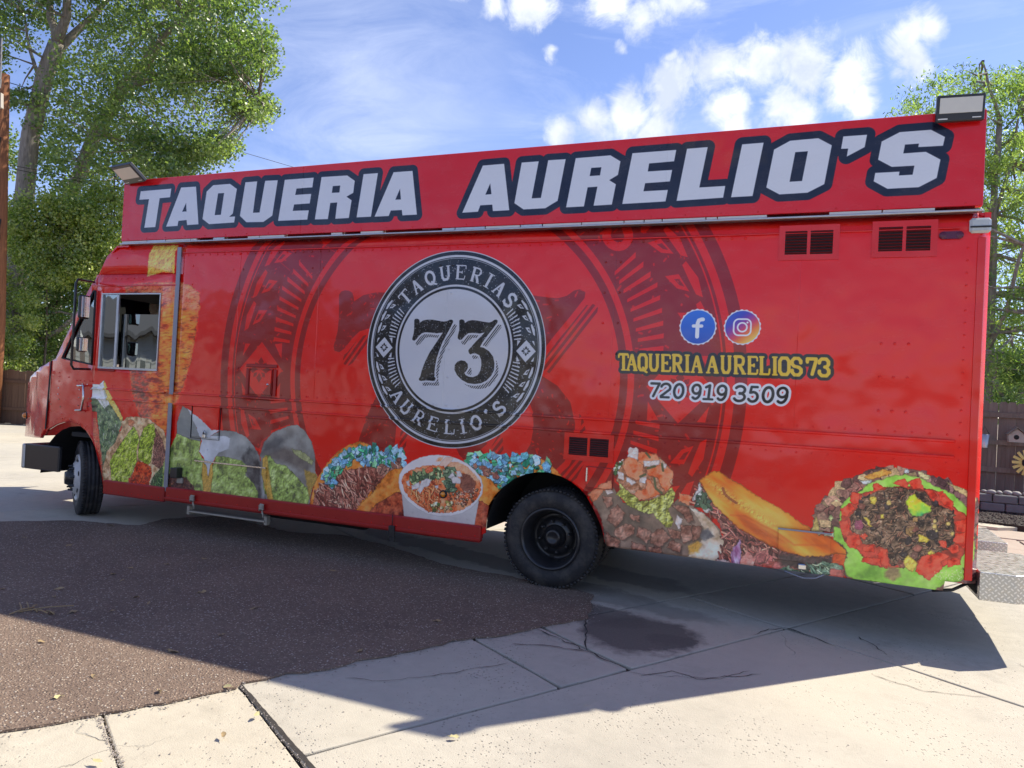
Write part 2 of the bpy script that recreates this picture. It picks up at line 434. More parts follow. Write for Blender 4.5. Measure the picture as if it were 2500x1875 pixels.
def stroke_field(strokes, pad):
    allp = np.array([p for P, w in strokes for p in P], np.float32)
    b = bbox(allp, pad + 6); X, Y = grid(b)
    d = np.full(X.shape, 1e9, np.float32)
    for P, w in strokes:
        for i in range(len(P) - 1):
            x0, x1 = min(P[i][0], P[i+1][0]) - pad - w - 4, max(P[i][0], P[i+1][0]) + pad + w + 4
            i0 = max(0, int(x0 - b[0])); i1 = max(i0 + 1, int(x1 - b[0]))
            d[:, i0:i1] = np.minimum(d[:, i0:i1], seg_sd(P[i], P[i + 1], X[:, i0:i1], Y[:, i0:i1]) - w)
    return b, X, Y, d

def line_text(items, font, top, bot, hgt, k=0.):
    "items: (char, x0, x1) in photo x; top/bot: lines ((x,y),(x,y)) in the photo"
    S = []
    def on(l, x): return l[0][1] + (l[1][1] - l[0][1]) * (x - l[0][0]) / (l[1][0] - l[0][0])
    for ch, x0, x1 in items:
        q = to_cv([(x0, on(bot, x0)), (x1, on(bot, x1)), (x0, on(top, x0)), (x1, on(top, x1))])
        h = np.linalg.norm(q[2] - q[0])
        for P, w in font[ch]:
            P = slanted(P, k)
            S.append(([tuple((q[0] * (1 - u) + q[1] * u) * (1 - v) + (q[2] * (1 - u) + q[3] * u) * v) for u, v in P], w * h * hgt)); S[-1] = (trim(S[-1][0], S[-1][1] * .8), S[-1][1])
    return S

# ---- the round badge, used twice: in black and silver, and as a huge tone on tone ghost behind
LC = None
def badge_frame():
    a = to_cv([(893.8, 850), (1336.7, 838.6), (1112, 614.8), (1125, 1093.3)])
    return (a[0][0] + a[1][0]) / 2, (a[2][1] + a[3][1]) / 2, (a[1][0] - a[0][0]) / 4 + (a[3][1] - a[2][1]) / 4
LC = badge_frame()
Z7 = [(557,255),(570,238),(590,232),(612,235),(630,246),(638,270),(640,292),(690,260),(760,246),(840,248),(920,264),(1000,276),(1050,270),(1085,252),(1115,246),(1138,256),(1143,285),(1100,370),(1050,460),(980,590),(930,720),(890,850),(870,960),(862,1050),(866,1100),(880,1130),(870,1160),(840,1166),(740,1158),(665,1167),(635,1158),(628,1135),(650,1100),(672,1010),(720,880),(790,740),(870,620),(950,500),(990,440),(900,452),(800,440),(720,436),(670,452),(630,490),(590,540),(560,562),(533,555),(528,530),(550,450),(557,380)]
Z3 = [(1236,262),(1248,248),(1270,243),(1300,250),(1318,275),(1318,300),(1370,266),(1430,255),(1510,262),(1590,278),(1680,290),(1725,278),(1760,252),(1790,246),(1812,262),(1808,290),(1740,380),(1660,480),(1580,590),(1545,658),(1600,668),(1680,720),(1740,800),(1762,900),(1755,1000),(1710,1090),(1640,1160),(1560,1200),(1460,1212),(1360,1198),(1270,1150),(1200,1080),(1162,1000),(1165,930),(1200,880),(1260,857),(1320,868),(1358,910),(1362,970),(1335,1020),(1308,1045),(1330,1080),(1380,1105),(1440,1110),(1510,1080),(1550,1010),(1565,930),(1562,850),(1535,780),(1480,752),(1430,755),(1398,770),(1372,740),(1370,705),(1400,670),(1480,580),(1560,500),(1615,440),(1540,455),(1440,445),(1370,450),(1320,490),(1270,545),(1235,550),(1210,525),(1215,480),(1236,400)]
def badge_local(zp):
    q = to_cv(Z(920, 740, 6.1444, zp)); return (q - np.array([LC[0], LC[1]])) / LC[2]
L7, L3 = badge_local(Z7), badge_local(Z3)

def badge(cx, cy, R, dark, light, ghost=False):
    b = (max(0, int(cx - R - 3)), max(0, int(cy - R - 3)), min(CW, int(cx + R + 4)), min(CH, int(cy + R + 4)))
    X, Y = grid(b); r = np.hypot(X - cx, Y - cy) / R; px = 1.2 / R
    def band(r0, r1): return np.clip(.5 + (r - r0) / px, 0, 1) * np.clip(.5 - (r - r1) / px, 0, 1)
    if not ghost: blend(b, band(-1, 1), light)
    blend(b, band(.655, .99), dark)
    blend(b, band(.932, .955), light); blend(b, band(.9185, .9235), light)
    blend(b, band(.610, .634), dark)
    if not ghost: blend(b, band(.955, .99) * (vn(X, Y, 2.2, 8) > .93), light)
    W = lambda x, y: (cx + x * R, cy - y * R)
    S = []
    def put(ch, ang, flip):
        hh, ww = .152, (.085 if ch == 'I' else .04 if ch == "'" else .125)
        for P, w in SERIF[ch]:
            o = []
            for u, v in P:
                if not flip:
                    rr = .706 + v * hh; th = ang + math.degrees((u - .5) * ww / .785)
                    o.append(W(rr * math.sin(math.radians(th)), rr * math.cos(math.radians(th))))
                else:
                    rr = .862 - v * hh; th = ang + math.degrees((u - .5) * ww / .785)
                    o.append(W(rr * math.sin(math.radians(th)), -rr * math.cos(math.radians(th))))
            S.append((trim(o, w * hh * R * .8), w * hh * R))
    for i, ch in enumerate('TAQUERIAS'): put(ch, [-47.2, -35, -22, -9, 4, 17, 28, 38.5, 50.6][i], False)
    for ch, a in zip("AURELIO'S", [-50.5, -38.5, -25.4, -12.4, 1.2, 12, 23, 34, 43.6]): put(ch, a, True)
    bb, XX, YY, d = stroke_field(S, 4)
    blend(bb, np.clip(.5 - d, 0, 1), light)
    for sx in (-1, 1):
        dx = sx * .795
        def q(pts, c):
            P = np.array([W(*p) for p in pts], np.float32); B = bbox(P, 3)
            if B[2] > B[0] and B[3] > B[1]:
                xx, yy = grid(B); blend(B, np.clip(.5 - poly_sd(P, xx, yy), 0, 1), c)
        q([(dx, .108), (dx + .102, 0), (dx, -.108), (dx - .102, 0)], light)
        for k in range(8):
            a = k * math.pi / 4; r0, r1, w = (.012, .05, .013) if k % 2 == 0 else (.014, .04, .009)
            ca, sa = math.cos(a), math.sin(a)
            q([(dx + ca * r0, sa * r0), (dx + ca * (r0 + r1) / 2 - sa * w, sa * (r0 + r1) / 2 + ca * w), (dx + ca * r1, sa * r1), (dx + ca * (r0 + r1) / 2 + sa * w, sa * (r0 + r1) / 2 - ca * w)], dark)
        for sy in (-1, 1):
            for k in range(9):
                a = math.radians(9.5 + k * 2.75); tilt = math.radians(5 + k * 3.4)
                p0 = (.675 * math.cos(a), .675 * math.sin(a) ); L = .105 - abs(k - 5) * .006
                p1 = (p0[0] + L * math.cos(tilt * 1.3), p0[1] + L * math.sin(tilt * 1.3)); w = .0055 + .001 * (k > 5)
                q([(sx * p0[0], sy * (p0[1] - w)), (sx * p1[0], sy * (p1[1] - w * 1.4)), (sx * p1[0], sy * (p1[1] + w * 1.4)), (sx * p0[0], sy * (p0[1] + w))], light)
            for a0 in (9.5, 18, 26.5):
                f = lambda rr, t: (sx * rr * math.cos(math.radians(t)), sy * rr * math.sin(math.radians(t)))
                q([f(.895, a0), f(.90, a0 + 4), f(.885, a0 + 8), f(.87, a0 + 7.6), f(.872, a0 + 4), f(.878, a0 + 1)], light)
                q([f(.83, a0 + 3.5), f(.862, a0 + 2), f(.85, a0 + 6.2), f(.81, a0 + 7)], light)
                q([f(.84, a0 + 4), f(.853, a0 + 3.3), f(.846, a0 + 5.2), f(.832, a0 + 5.6)], dark)
            q([(sx * .70, sy * .045), (sx * .70, sy * .105), (sx * .735, sy * .1)], light)
            q([(sx * .885, sy * .05), (sx * .875, sy * .1), (sx * .85, sy * .1)], light)
    n = 900 if not ghost else 520
    for _ in range(n):
        rr = .67 + .24 * prng.rand(); th = prng.rand() * 6.283; x, y = W(rr * math.cos(th), rr * math.sin(th)); s = R * (.0016 + .0022 * prng.rand())
        stroke([(x, y), (x + prng.randn() * s * 1.6, y + prng.randn() * s * 1.6)], s, light, .75, 1.1)
    for a0, l, t in ((141, .25, -.5), (150, .12, -.6), (128, .1, .8), (215, .16, -.9), (222, .12, .8), (308, .2, .6), (262, .1, -.6), (268, .1, .7), (34, .13, .4)):
        c, s_ = math.cos(math.radians(a0)), math.sin(math.radians(a0)); x, y = W(.9 * c, .9 * s_); 
        stroke([(x, y), (x + R * l * math.cos(t) * (1 if c < 0 else -1), y - R * l * math.sin(t))], .003 * R * .5 + .3, light, .55)
    for Lp in (L7, L3):
        P = Lp * R + np.array([cx, cy]); B = bbox(P, R * .09)
        if B[2] <= B[0]: continue
        xx, yy = grid(B); sd = poly_sd(P, xx, yy)
        sh = poly_sd(P + np.array([.044, .048]) * R, xx, yy)
        st = (((xx + .75 * yy) / R * 42) % 1 < .52)
        blend(B, np.clip(.5 - sh, 0, 1) * np.clip(.5 + sd - .02 * R, 0, 1) * st, dark)
        blend(B, np.clip(.5 - sd, 0, 1), dark)
        ip = inside_pts(P, 190)
        for x, y in ip:
            s = R * (.0012 + .002 * prng.rand()); stroke([(x, y), (x + prng.randn() * s * 2, y + prng.randn() * s * 2)], s, light, .7, 1.1)

def paint_wrap():
    X, Y = grid((0, 0, CW, CH))
    # ---- big ghost badge first
    a = to_cv([(537, 942), (1822, 985), (642, 903)])
    gcx = (a[0][0] + a[1][0]) / 2; gR = (a[1][0] - a[0][0]) / 2 / .99; gcy = a[2][1]
    badge(gcx, gcy, gR, DRED, RED, True)
    # ---- silver and black badge
    badge(LC[0], LC[1], LC[2], col(13, 14, 18), col(204, 206, 212))
    G = CV  # wrap stops under the drip rail; the sign above is plain red
    yr = int((PZ1 - 3.17) * PPM); CV[:yr] = col(228, 20, 26)
    before = CV.copy(); food(); chg = (np.abs(CV - before).sum(2) > .02)[..., None]
    lift = np.clip(CV, 0, 1) ** .76 * 1.15; lum = lift.mean(2, keepdims=True); lift = np.clip(lum + (lift - lum) * 1.18, 0, 1); CV[:] = np.where(chg, lift, CV); del before
    # ---- sign lettering
    letters = []
    z1 = lambda p: Z(320, 400, 2.9892, p); z2 = lambda p: Z(1100, 290, 3.4031, p); z3 = lambda p: Z(1700, 270, 3.0722, p)
    letters += [(z1([(77,202),(300,183),(291,246),(215,253),(183,463),(103,468),(137,260),(67,264)]), None),
        (z1([(372,175),(480,168),(498,443),(415,449),(411,412),(352,418),(345,455),(262,460)]), z1([(408,286),(411,349),(379,351)])),
        (z1([(606,158),(727,148),(778,185),(748,365),(722,388),(765,386),(758,430),(575,442),(527,404),(558,204)]), z1([(641,218),(685,215),(661,373),(616,376)])),
        (z1([(840,137),(926,130),(895,359),(943,357),(984,126),(1076,122),(1036,380),(971,426),(847,428),(800,382)]), None),
        (z1([(1127,119),(1338,103),(1328,174),(1213,183),(1203,229),(1320,221),(1309,291),(1195,299),(1185,345),(1302,341),(1291,409),(1078,418)]), None),
        (z1([(1395,99),(1582,87),(1637,126),(1626,214),(1577,242),(1614,268),(1594,397),(1495,403),(1509,284),(1459,288),(1441,405),(1346,408)]), z1([(1477,165),(1531,161),(1525,211),(1470,214)])),
        (z1([(1701,78),(1806,70),(1755,388),(1650,393)]), None),
        (z1([(1920,64),(2058,54),(2090,373),(1984,378),(1980,339),(1900,343),(1884,383),(1781,388)]), z1([(1967,184),(1973,262),(1933,264)])),
        (z2([(272,392),(448,377),(491,762),(355,770),(350,716),(251,722),(231,775),(101,783)]), z2([(333,540),(343,629),(293,633)])),
        (z2([(594,367),(735,357),(677,664),(753,660),(814,348),(959,339),(892,684),(790,746),(609,756),(533,704)]), None),
        (z2([(1042,331),(1330,307),(1413,357),(1392,470),(1320,513),(1375,547),(1342,716),(1190,725),(1222,567),(1141,573),(1110,731),(962,739)]), z2([(1171,412),(1255,406),(1243,473),(1158,479)])),
        (z2([(1512,290),(1876,262),(1858,357),(1651,375),(1640,441),(1842,428),(1823,524),(1618,539),(1604,605),(1806,594),(1787,690),(1428,711)]), None),
        (z2([(1965,253),(2137,239),(2067,574)]) + z3([(217,568),(201,656)]) + z2([(1878,685)]), None),
        (z3([(343,257),(504,244),(421,644),(260,653)]), None),
        (z3([(702,230),(913,211),(1014,264),(958,555),(832,619),(622,632),(524,580),(582,296)]), z3([(741,316),(835,309),(791,531),(698,537)])),
        (z3([(1100,198),(1278,185),(1260,278),(1126,349),(1136,289),(1083,291)]), None),
        (z3([(1522,166),(1757,148),(1861,202),(1846,268),(1661,278),(1666,252),(1562,259),(1549,325),(1718,313),(1827,371),(1799,509),(1665,578),(1430,590),(1327,534),(1339,471),(1521,461),(1516,490),(1618,484),(1632,417),(1462,426),(1360,372),(1387,236)]), None)]
    ol = .057 * PPM
    for ps in (0, 1):
        for o, h in letters:
            P = to_cv(o); B = bbox(P, ol + 3); xx, yy = grid(B); sd = poly_sd(P, xx, yy)
            if ps == 0: blend(B, np.clip(.5 - (sd - ol), 0, 1), col(20, 25, 46))
            else:
                if h: sd = np.maximum(sd, -poly_sd(to_cv(h), xx, yy))
                blend(B, np.clip(.5 - sd, 0, 1), col(226, 229, 235))
    # ---- yellow line and telephone number
    t = lambda x, y: (1490 + x / 3.881, 850 + y / 3.881)
    it = [(c, 1490 + a / 3.881, 1490 + b_ / 3.881) for c, a, b_ in [('T',75,175),('A',148,257),('Q',260,352),('U',358,467),('E',475,577),('R',578,690),('I',698,757),('A',760,874),('A',905,1025),('U',1040,1150),('R',1160,1285),('E',1293,1402),('L',1403,1517),('I',1525,1590),('O',1590,1704),('S',1705,1822),('7',1855,1960),('3',1965,2082)]]
    S = line_text(it, COLL, (t(75, 45), t(2080, 90)), (t(75, 210), t(2080, 275)), 1.)
    b, xx, yy, d = stroke_field(S, 22)
    h = np.linalg.norm(to_cv([t(900, 62)])[0] - to_cv([t(900, 235)])[0])
    blend(b, np.clip(.5 - (d - .16 * h), 0, 1), col(34, 28, 26)); blend(b, np.clip(.5 - d, 0, 1), col(238, 196, 44))
    it = [(c, 1490 + a / 3.881, 1490 + b_ / 3.881) for c, a, b_ in [('7',368,468),('2',465,578),('0',592,703),('9',762,866),('1',868,985),('9',1000,1110),('3',1165,1290),('5',1300,1412),('0',1432,1555),('9',1565,1690)]]
    S = line_text(it, SANS, (t(370, 322), t(1690, 368)), (t(370, 466), t(1690, 528)), 1., .16)
    b, xx, yy, d = stroke_field(S, 20)
    blend(b, np.clip(.5 - (d - .125 * h), 0, 1), col(228, 230, 235)); blend(b, np.clip(.5 - d, 0, 1), col(24, 26, 30))
    # ---- two round social media marks
    for k, (u, v) in enumerate(((800, 310), (1143, 312))):
        c0 = to_cv([(1450 + u / 3.16, 700 + v / 3.16)])[0]
        rr = (to_cv([(1450 + (u + 133) / 3.16, 700 + v / 3.16)])[0] - c0)[0]
        B = bbox(np.array([c0]), rr * 1.2); xx, yy = grid(B)
        q = np.hypot(xx - c0[0], yy - c0[1]); wv = 1.5 * np.sin(np.arctan2(yy - c0[1], xx - c0[0]) * 22)
        blend(B, np.clip(.5 - (q - rr * 1.08 - wv), 0, 1), col(232, 234, 240))
        if k == 0:
            blend(B, np.clip(.5 - (q - rr), 0, 1), mixc([col(52, 122, 226), col(34, 84, 190)], (yy - c0[1]) / rr / 2 + .5))
            F = [(-.02, -.62), (.0, -.62)]
            s = lambda p: (c0[0] + p[0] * rr, c0[1] + p[1] * rr)
            stroke([s((-.02, .58)), s((-.02, -.22)), s((.04, -.4)), s((.2, -.46)), s((.28, -.46))], .115 * rr, col(240, 242, 246))
            stroke([s((-.26, -.06)), s((.22, -.06))], .1 * rr, col(240, 242, 246))
        else:
            w = (xx - c0[0]) / rr * .6 + (yy - c0[1]) / rr * .75
            blend(B, np.clip(.5 - (q - rr), 0, 1), mixc([col(48, 92, 200), col(70, 70, 190), col(150, 50, 160), col(222, 60, 96), col(246, 140, 50), col(252, 208, 90)], w * .55 + .5))
            k2 = .40 * rr; ax = np.abs(xx - c0[0]) - k2 + .2 * rr; ay = np.abs(yy - c0[1]) - k2 + .2 * rr
            sd = np.hypot(np.maximum(ax, 0), np.maximum(ay, 0)) + np.minimum(np.maximum(ax, ay), 0) - .3 * rr
            wt = col(240, 240, 244)
            blend(B, np.clip(.5 - (np.abs(sd) - .05 * rr), 0, 1), wt)
            blend(B, np.clip(.5 - (np.abs(q - .27 * rr) - .05 * rr), 0, 1), wt)
            blend(B, np.clip(.5 - (np.hypot(xx - c0[0] - .29 * rr, yy - c0[1] + .29 * rr) - .06 * rr), 0, 1), wt)

def food():
    F = lambda p: to_cv(Z(220, 920, 4.879, p)); T2 = lambda p: to_cv(Z(400, 950, 3.687, p)); T3 = lambda p: to_cv(Z(750, 1050, 2.949, p))
    ZT = lambda p: to_cv(Z(540, 1010, 5.027, p)); ZC = lambda p: to_cv(Z(940, 1080, 7.214, p)); ZM = lambda p: to_cv(Z(1420, 1080, 5.53, p))
    ZQ = lambda p: to_cv(Z(1660, 1130, 5.027, p)); ZB = lambda p: to_cv(Z(1980, 1130, 5.027, p)); S0 = to_cv
    # spit of marinated meat behind the cab door
    chunk(S0([(368,598),(428,596),(426,668),(400,664),(360,676),(362,640)]), [col(176,116,60), col(228,160,66), col(240,180,84)], sc=16, edge=.2, hi=.5)
    cone = S0([(306,700),(345,690),(440,688),(470,700),(487,716),(488,750),(477,811),(467,876),(448,940),(427,985),(412,1030),(402,1062),(380,1045),(340,1016),(322,955),(316,905)])
    chunk(cone, [col(110,26,18), col(196,62,30), col(226,96,40), col(206,74,34), col(240,130,60)], sc=26, stretch=(.08, 2.2), gain=2.6, edge=.35, ew=10, rough=5, hi=.9)
    chunk(S0([(306,700),(345,692),(352,760),(362,900),(368,1040),(340,1016),(322,955),(316,905)]), [col(60,50,50), col(130,60,54), col(170,50,44), col(110,70,66)], sc=20, stretch=(.1, 2), gain=2.4, edge=0, alpha=.75, rough=8, soft=24, hi=.8)
    chunk(S0([(410,690),(484,720),(476,811),(448,940),(412,1030),(395,1060),(388,900)]), [col(150,50,20), col(232,120,40), col(240,140,50)], sc=22, stretch=(.1, 2.6), gain=2.4, edge=0, alpha=.65, rough=8, soft=34, hi=.9)
    chunk(S0([(330,694),(440,690),(486,716),(484,760),(420,740),(350,720)]), [col(214,90,76), col(232,130,104), col(190,70,60)], sc=16, stretch=(.1, 2), gain=2.4, edge=0, alpha=.6, rough=6, soft=20, hi=.8)
    for _ in range(60):
        x, y = inside_pts(cone, 1)[0]; L = 10 + 22 * prng.rand()
        stroke([(x, y), (x + L * .4, y + 3 * prng.randn()), (x + L, y + 4 * prng.randn())], .8 + prng.rand() * 1.4, col(80, 20, 14), .55)
        stroke([(x, y - 3), (x + L * .4, y - 3 + 3 * prng.randn()), (x + L, y - 3 + 3 * prng.randn())], .7, col(246, 170, 120), .5)
    # first taco on the door
    chunk(F([(60,130),(165,40),(250,230),(340,370),(395,500),(360,620),(330,760),(240,900),(190,1100),(150,1100),(120,800),(90,520)]), [col(30,46,34), col(70,92,60), col(110,126,90)], sc=18, gain=2.2)
    chunk(F([(0,420),(60,400),(110,700),(150,1000),(150,1250),(120,1000),(60,740),(0,640)]), [col(150,50,44), col(190,110,80), col(90,60,50)], sc=14, alpha=.8, edge=0)
    chunk(F([(66,120),(165,42),(240,230),(230,330),(170,380),(110,300),(66,220)]), [col(150,156,140), col(205,208,198), col(228,230,222)], sc=16, gain=2, stretch=(1.3, 2.4))
    chunk(F([(165,42),(250,220),(340,370),(395,500),(370,530),(300,420),(215,280),(160,90)]), [col(206,160,60), col(230,196,110)], sc=9)
    R = F([(70,330),(220,330),(320,480),(350,620),(300,760),(200,900),(150,900),(100,560)])
    scatter(R, 90, 5, [col(120,160,80), col(60,96,60), col(168,196,120), col(40,70,48), col(190,200,170)], 'strand', 3.4, ang=1.2)
    chunk(F([(150,1100),(210,870),(300,780),(330,700),(380,620),(370,540),(440,480),(560,470),(700,500),(770,550),(880,640),(920,760),(920,900),(880,1060),(700,1330),(160,1275)]), [col(120,84,54), col(190,150,106), col(222,188,146)], sc=20, gain=2)
    chunk(F([(750,560),(860,740),(905,900),(870,1040),(830,1100),(740,1030),(760,860)]), [col(40,22,20), col(96,56,48), col(150,96,76)], sc=8, gain=2.2)
    scatter(F([(770,700),(850,760),(880,930),(820,1080),(750,1000)]), 34, 6, [col(110,66,56), col(64,36,34), col(160,110,90)], 'strand', 3, ang=1.4)
    gu = [col(70,86,22), col(118,138,36), col(146,164,52), col(172,184,90)]
    chunk(F([(236,1000),(330,850),(440,690),(520,585),(560,640),(590,740),(560,860),(560,1000),(520,1110),(450,1250),(330,1295),(255,1240)]), gu, sc=16, gain=2.4, hi=.9)
    chunk(F([(590,740),(640,610),(700,560),(765,560),(778,700),(745,850),(722,1020),(680,1060),(610,1000),(570,960)]), gu, sc=16, gain=2.4, hi=.9)
    chunk(F([(455,520),(500,505),(535,540),(510,590),(465,590)]), [col(160,84,52), col(196,120,84)], sc=8)
    chunk(F([(565,1000),(640,1015),(720,1065),(740,1140),(690,1330),(440,1310),(515,1130)]), [col(96,20,12), col(176,44,20), col(206,72,34)], sc=16, gain=2.2, hi=.5)
    scatter(F([(470,1200),(700,1180),(690,1310),(460,1300)]), 14, 10, [col(190,60,30), col(160,36,20)], 'bit', 1.6, ang=1.5)
    chunk(F([(700,1335),(750,1190),(870,1050),(900,1010),(905,1360)]), [col(20,36,24), col(44,70,40)], sc=8)
    scatter(F([(720,1320),(760,1180),(870,1060),(890,1340)]), 40, 4, [col(90,130,60), col(50,86,50), col(140,170,110)], 'strand', 6, ang=1.1)
    # three wrapped tacos in grey foil with guacamole
    gr = [col(66,76,44), col(112,130,60), col(138,158,78), col(160,176,104)]
    chunk(T2([(120,395),(60,520),(-10,700),(-10,930),(60,920),(230,945),(400,960),(410,780),(365,640),(320,560),(335,460)]), gr, sc=26, gain=2, hi=.5)
    chunk(T2([(20,800),(70,740),(190,790),(260,860),(300,940),(60,915)]), [col(26,20,20), col(64,40,36), col(90,60,50)], sc=12, soft=6, edge=0)
    scatter(T2([(40,820),(240,860),(260,930),(60,910)]), 10, 9, [col(120,70,50), col(50,30,30), col(150,120,100)])
    chunk(T2([(165,150),(115,310),(118,400),(240,450),(335,470),(330,400),(290,300),(215,180)]), [col(92,96,92), col(112,114,108)], sc=60, rough=2, hi=.05)
    chunk(T2([(430,420),(520,370),(640,378),(740,430),(810,510),(860,600),(888,700),(935,900),(960,1030),(430,965),(415,800),(480,590)]), [col(96,96,90), col(120,120,114), col(140,140,134)], sc=60, rough=2, hi=.1, edge=.35)
    chunk(T2([(770,520),(830,560),(880,700),(880,860),(890,990),(850,1010),(800,860),(740,740),(700,620)]), [col(24,24,26), col(50,50,50), col(84,84,80)], sc=34, edge=0, soft=16, hi=.1)
    chunk(T2([(436,720),(470,600),(560,610),(700,640),(760,700),(745,770),(815,840),(862,940),(850,1012),(620,1000),(432,962)]), gr, sc=24, gain=2.1, hi=.6)
    chunk(T2([(208,172),(340,268),(440,368),(520,366),(430,420),(560,420),(600,440),(585,540),(500,570),(460,620),(440,680),(408,790),(385,700),(365,620),(318,560),(345,470),(300,330)]), [col(156,158,156), col(176,178,178), col(196,198,198)], sc=60, rough=2, hi=.1, edge=.15)
    chunk(T2([(360,655),(392,680),(410,790),(425,690),(445,660),(455,760),(425,955),(368,950),(352,770)]), [col(150,110,44), col(200,156,70)], sc=16, rough=2)
    chunk(T2([(865,592),(900,480),(980,390),(1100,335),(1200,318),(1270,380),(1330,480),(1360,600),(1362,740),(1385,790),(1335,900),(1310,1045),(940,1030),(900,800)]), [col(92,88,82), col(120,118,110), col(136,134,124)], sc=60, rough=2, hi=.1, edge=.35)
    chunk(T2([(880,580),(960,560),(1080,520),(1200,560),(1330,640),(1300,760),(1180,700),(1050,640),(960,640)]), [col(60,54,50), col(92,84,74)], sc=40, edge=0, soft=26, hi=.1, alpha=.8)
    chunk(T2([(900,480),(1000,420),(1100,440),(1040,540),(900,580),(868,590)]), [col(40,40,42), col(64,64,64)], sc=40, edge=0, soft=34, hi=.1, alpha=.8)
    chunk(T2([(905,600),(945,590),(1000,660),(1100,690),(1190,780),(1290,890),(1312,980),(1290,1048),(960,1034),(905,900)]), gr, sc=22, gain=2.1, hi=.6)
    chunk(T2([(1140,535),(1230,550),(1300,600),(1345,650),(1330,682),(1270,650),(1180,590)]), [col(110,112,70), col(150,152,104)], sc=14)
    chunk(T2([(1260,720),(1360,760),(1385,790),(1335,900),(1312,980),(1290,880)]), [col(116,92,40), col(150,120,60)], sc=14, soft=6, edge=0)
    chunk(T2([(888,620),(930,598),(942,700),(965,850),(992,1022),(940,1022),(915,880),(888,760)]), [col(140,104,44), col(196,156,70)], sc=16, rough=2)
    for reg in (T2([(450,720),(700,660),(850,960),(440,950)]), T2([(960,660),(1100,700),(1300,960),(970,1020)]), T2([(40,560),(300,520),(380,900),(280,900),(60,700)])):
        dots(reg, 90, .9, col(206, 216, 160), .55)
    # tacos left and right of the cup
    sh = [col(150,70,20), col(196,100,36), col(218,126,56), col(226,140,70)]
    mt = [col(50,18,16), col(104,50,40), col(148,84,68), col(176,112,92)]
    ow = [col(96,146,176), col(124,170,196), col(150,188,204), col(84,150,156)]
    hg = [col(20,96,70), col(40,130,84), col(60,150,100), col(24,76,60), col(120,190,130)]
    chunk(ZT([(1086,1165),(1108,1000),(1160,820),(1240,680),(1330,560),(1440,450),(1560,380),(1700,340),(1800,368),(1860,410),(2000,470),(2240,470),(2240,1250),(1600,1220)]), sh, sc=30, gain=1.6)
    chunk(ZT([(1120,1155),(1150,960),(1240,860),(1400,720),(1600,680),(1850,640),(2100,560),(2240,560),(2240,700),(2000,780),(1700,1100),(1620,1212)]), mt, sc=14, gain=2.2)
    scatter(ZT([(1130,1140),(1160,960),(1260,860),(1450,720),(1780,700),(1950,790),(1700,1080),(1610,1200)]), 210, 11, [col(150,84,66), col(112,52,42), col(182,122,100), col(90,36,30), col(196,140,112), col(60,20,18)], 'strand', 3.6, ang=1.0)
    band = ZT([(1235,760),(1300,650),(1420,560),(1520,440),(1700,420),(1880,395),(1990,480),(2080,420),(2230,420),(2230,640),(2040,720),(1880,640),(1640,560),(1500,640),(1400,760),(1380,880),(1290,880)])
    scatter(band, 150, 14, hg, 'bit', 1.7); scatter(band, 95, 17, ow, 'bit', 1.3); scatter(band, 40, 8, hg, 'bit', 2.4)
    scatter(ZT([(1900,640),(2200,560),(2220,660),(1980,760)]), 22, 12, [col(130,84,70), col(176,120,96), col(90,50,44)], 'bit', 1.5)
    chunk(ZT([(1630,1225),(1720,1090),(1870,960),(1980,800),(2060,700),(2130,672),(2260,665),(2260,960),(2150,965),(2000,1060),(1900,1110),(1800,1230)]), sh, sc=30, gain=1.7)
    chunk(ZT([(1790,1230),(1900,1112),(2150,962),(2260,950),(2260,1250)]), [col(70,16,12), col(140,50,30), col(176,80,50)], sc=20, gain=2)
    bandR = T3([(1135,205),(1160,190),(1240,160),(1320,160),(1380,190),(1430,180),(1530,170),(1640,190),(1740,230),(1745,310),(1600,330),(1400,430),(1300,360),(1200,260)])
    chunk(T3([(1190,250),(1500,190),(1580,183),(1660,190),(1740,240),(1840,335),(1750,330),(1390,440),(1320,360)]), sh, sc=24)
    chunk(T3([(1185,240),(1380,230),(1500,300),(1480,380),(1380,400),(1280,330)]), mt, sc=12)
    scatter(bandR, 110, 14, hg, 'bit', 1.7); scatter(bandR, 70, 16, ow, 'bit', 1.3)
    scatter(T3([(1195,250),(1300,260),(1380,340),(1300,330)]), 14, 11, [col(110,60,50), col(150,96,76)], 'bit', 1.5)
    chunk(T3([(1230,310),(1320,355),(1390,440),(1420,520),(1300,600),(1290,700),(1200,690),(1210,400)]), sh, sc=26)
    chunk(T3([(1190,500),(1260,510),(1310,540),(1290,700),(1200,705)]), [col(90,24,16), col(150,56,34), col(180,84,56)], sc=20)
    # cup of consome
    chunk(ZC([(290,860),(345,1380),(1568,1515),(1655,1030)]), [col(168,160,154), col(186,180,174)], sc=90, rough=1, hi=.05, edge=.25)
    chunk(ZC([(240,690),(255,560),(330,430),(470,330),(620,260),(800,222),(950,215),(1130,235),(1300,290),(1450,370),(1590,490),(1690,620),(1728,760),(1715,900),(1640,1040),(1520,1160),(1350,1250),(1150,1295),(950,1300),(750,1260),(560,1160),(400,1030),(290,900),(250,800)]), [col(196,186,180), col(210,202,196)], sc=90, rough=1, hi=.05, edge=.3)
    soup = ZC([(290,680),(330,580),(420,500),(600,430),(750,400),(950,400),(1150,340),(1300,350),(1450,430),(1580,560),(1680,700),(1690,830),(1640,960),(1530,1080),(1380,1180),(1180,1230),(980,1240),(780,1210),(600,1120),(450,1000),(340,860)])
    chunk(soup, [col(150,50,24), col(200,90,50), col(216,120,76), col(200,140,100)], sc=26, gain=2, edge=.25)
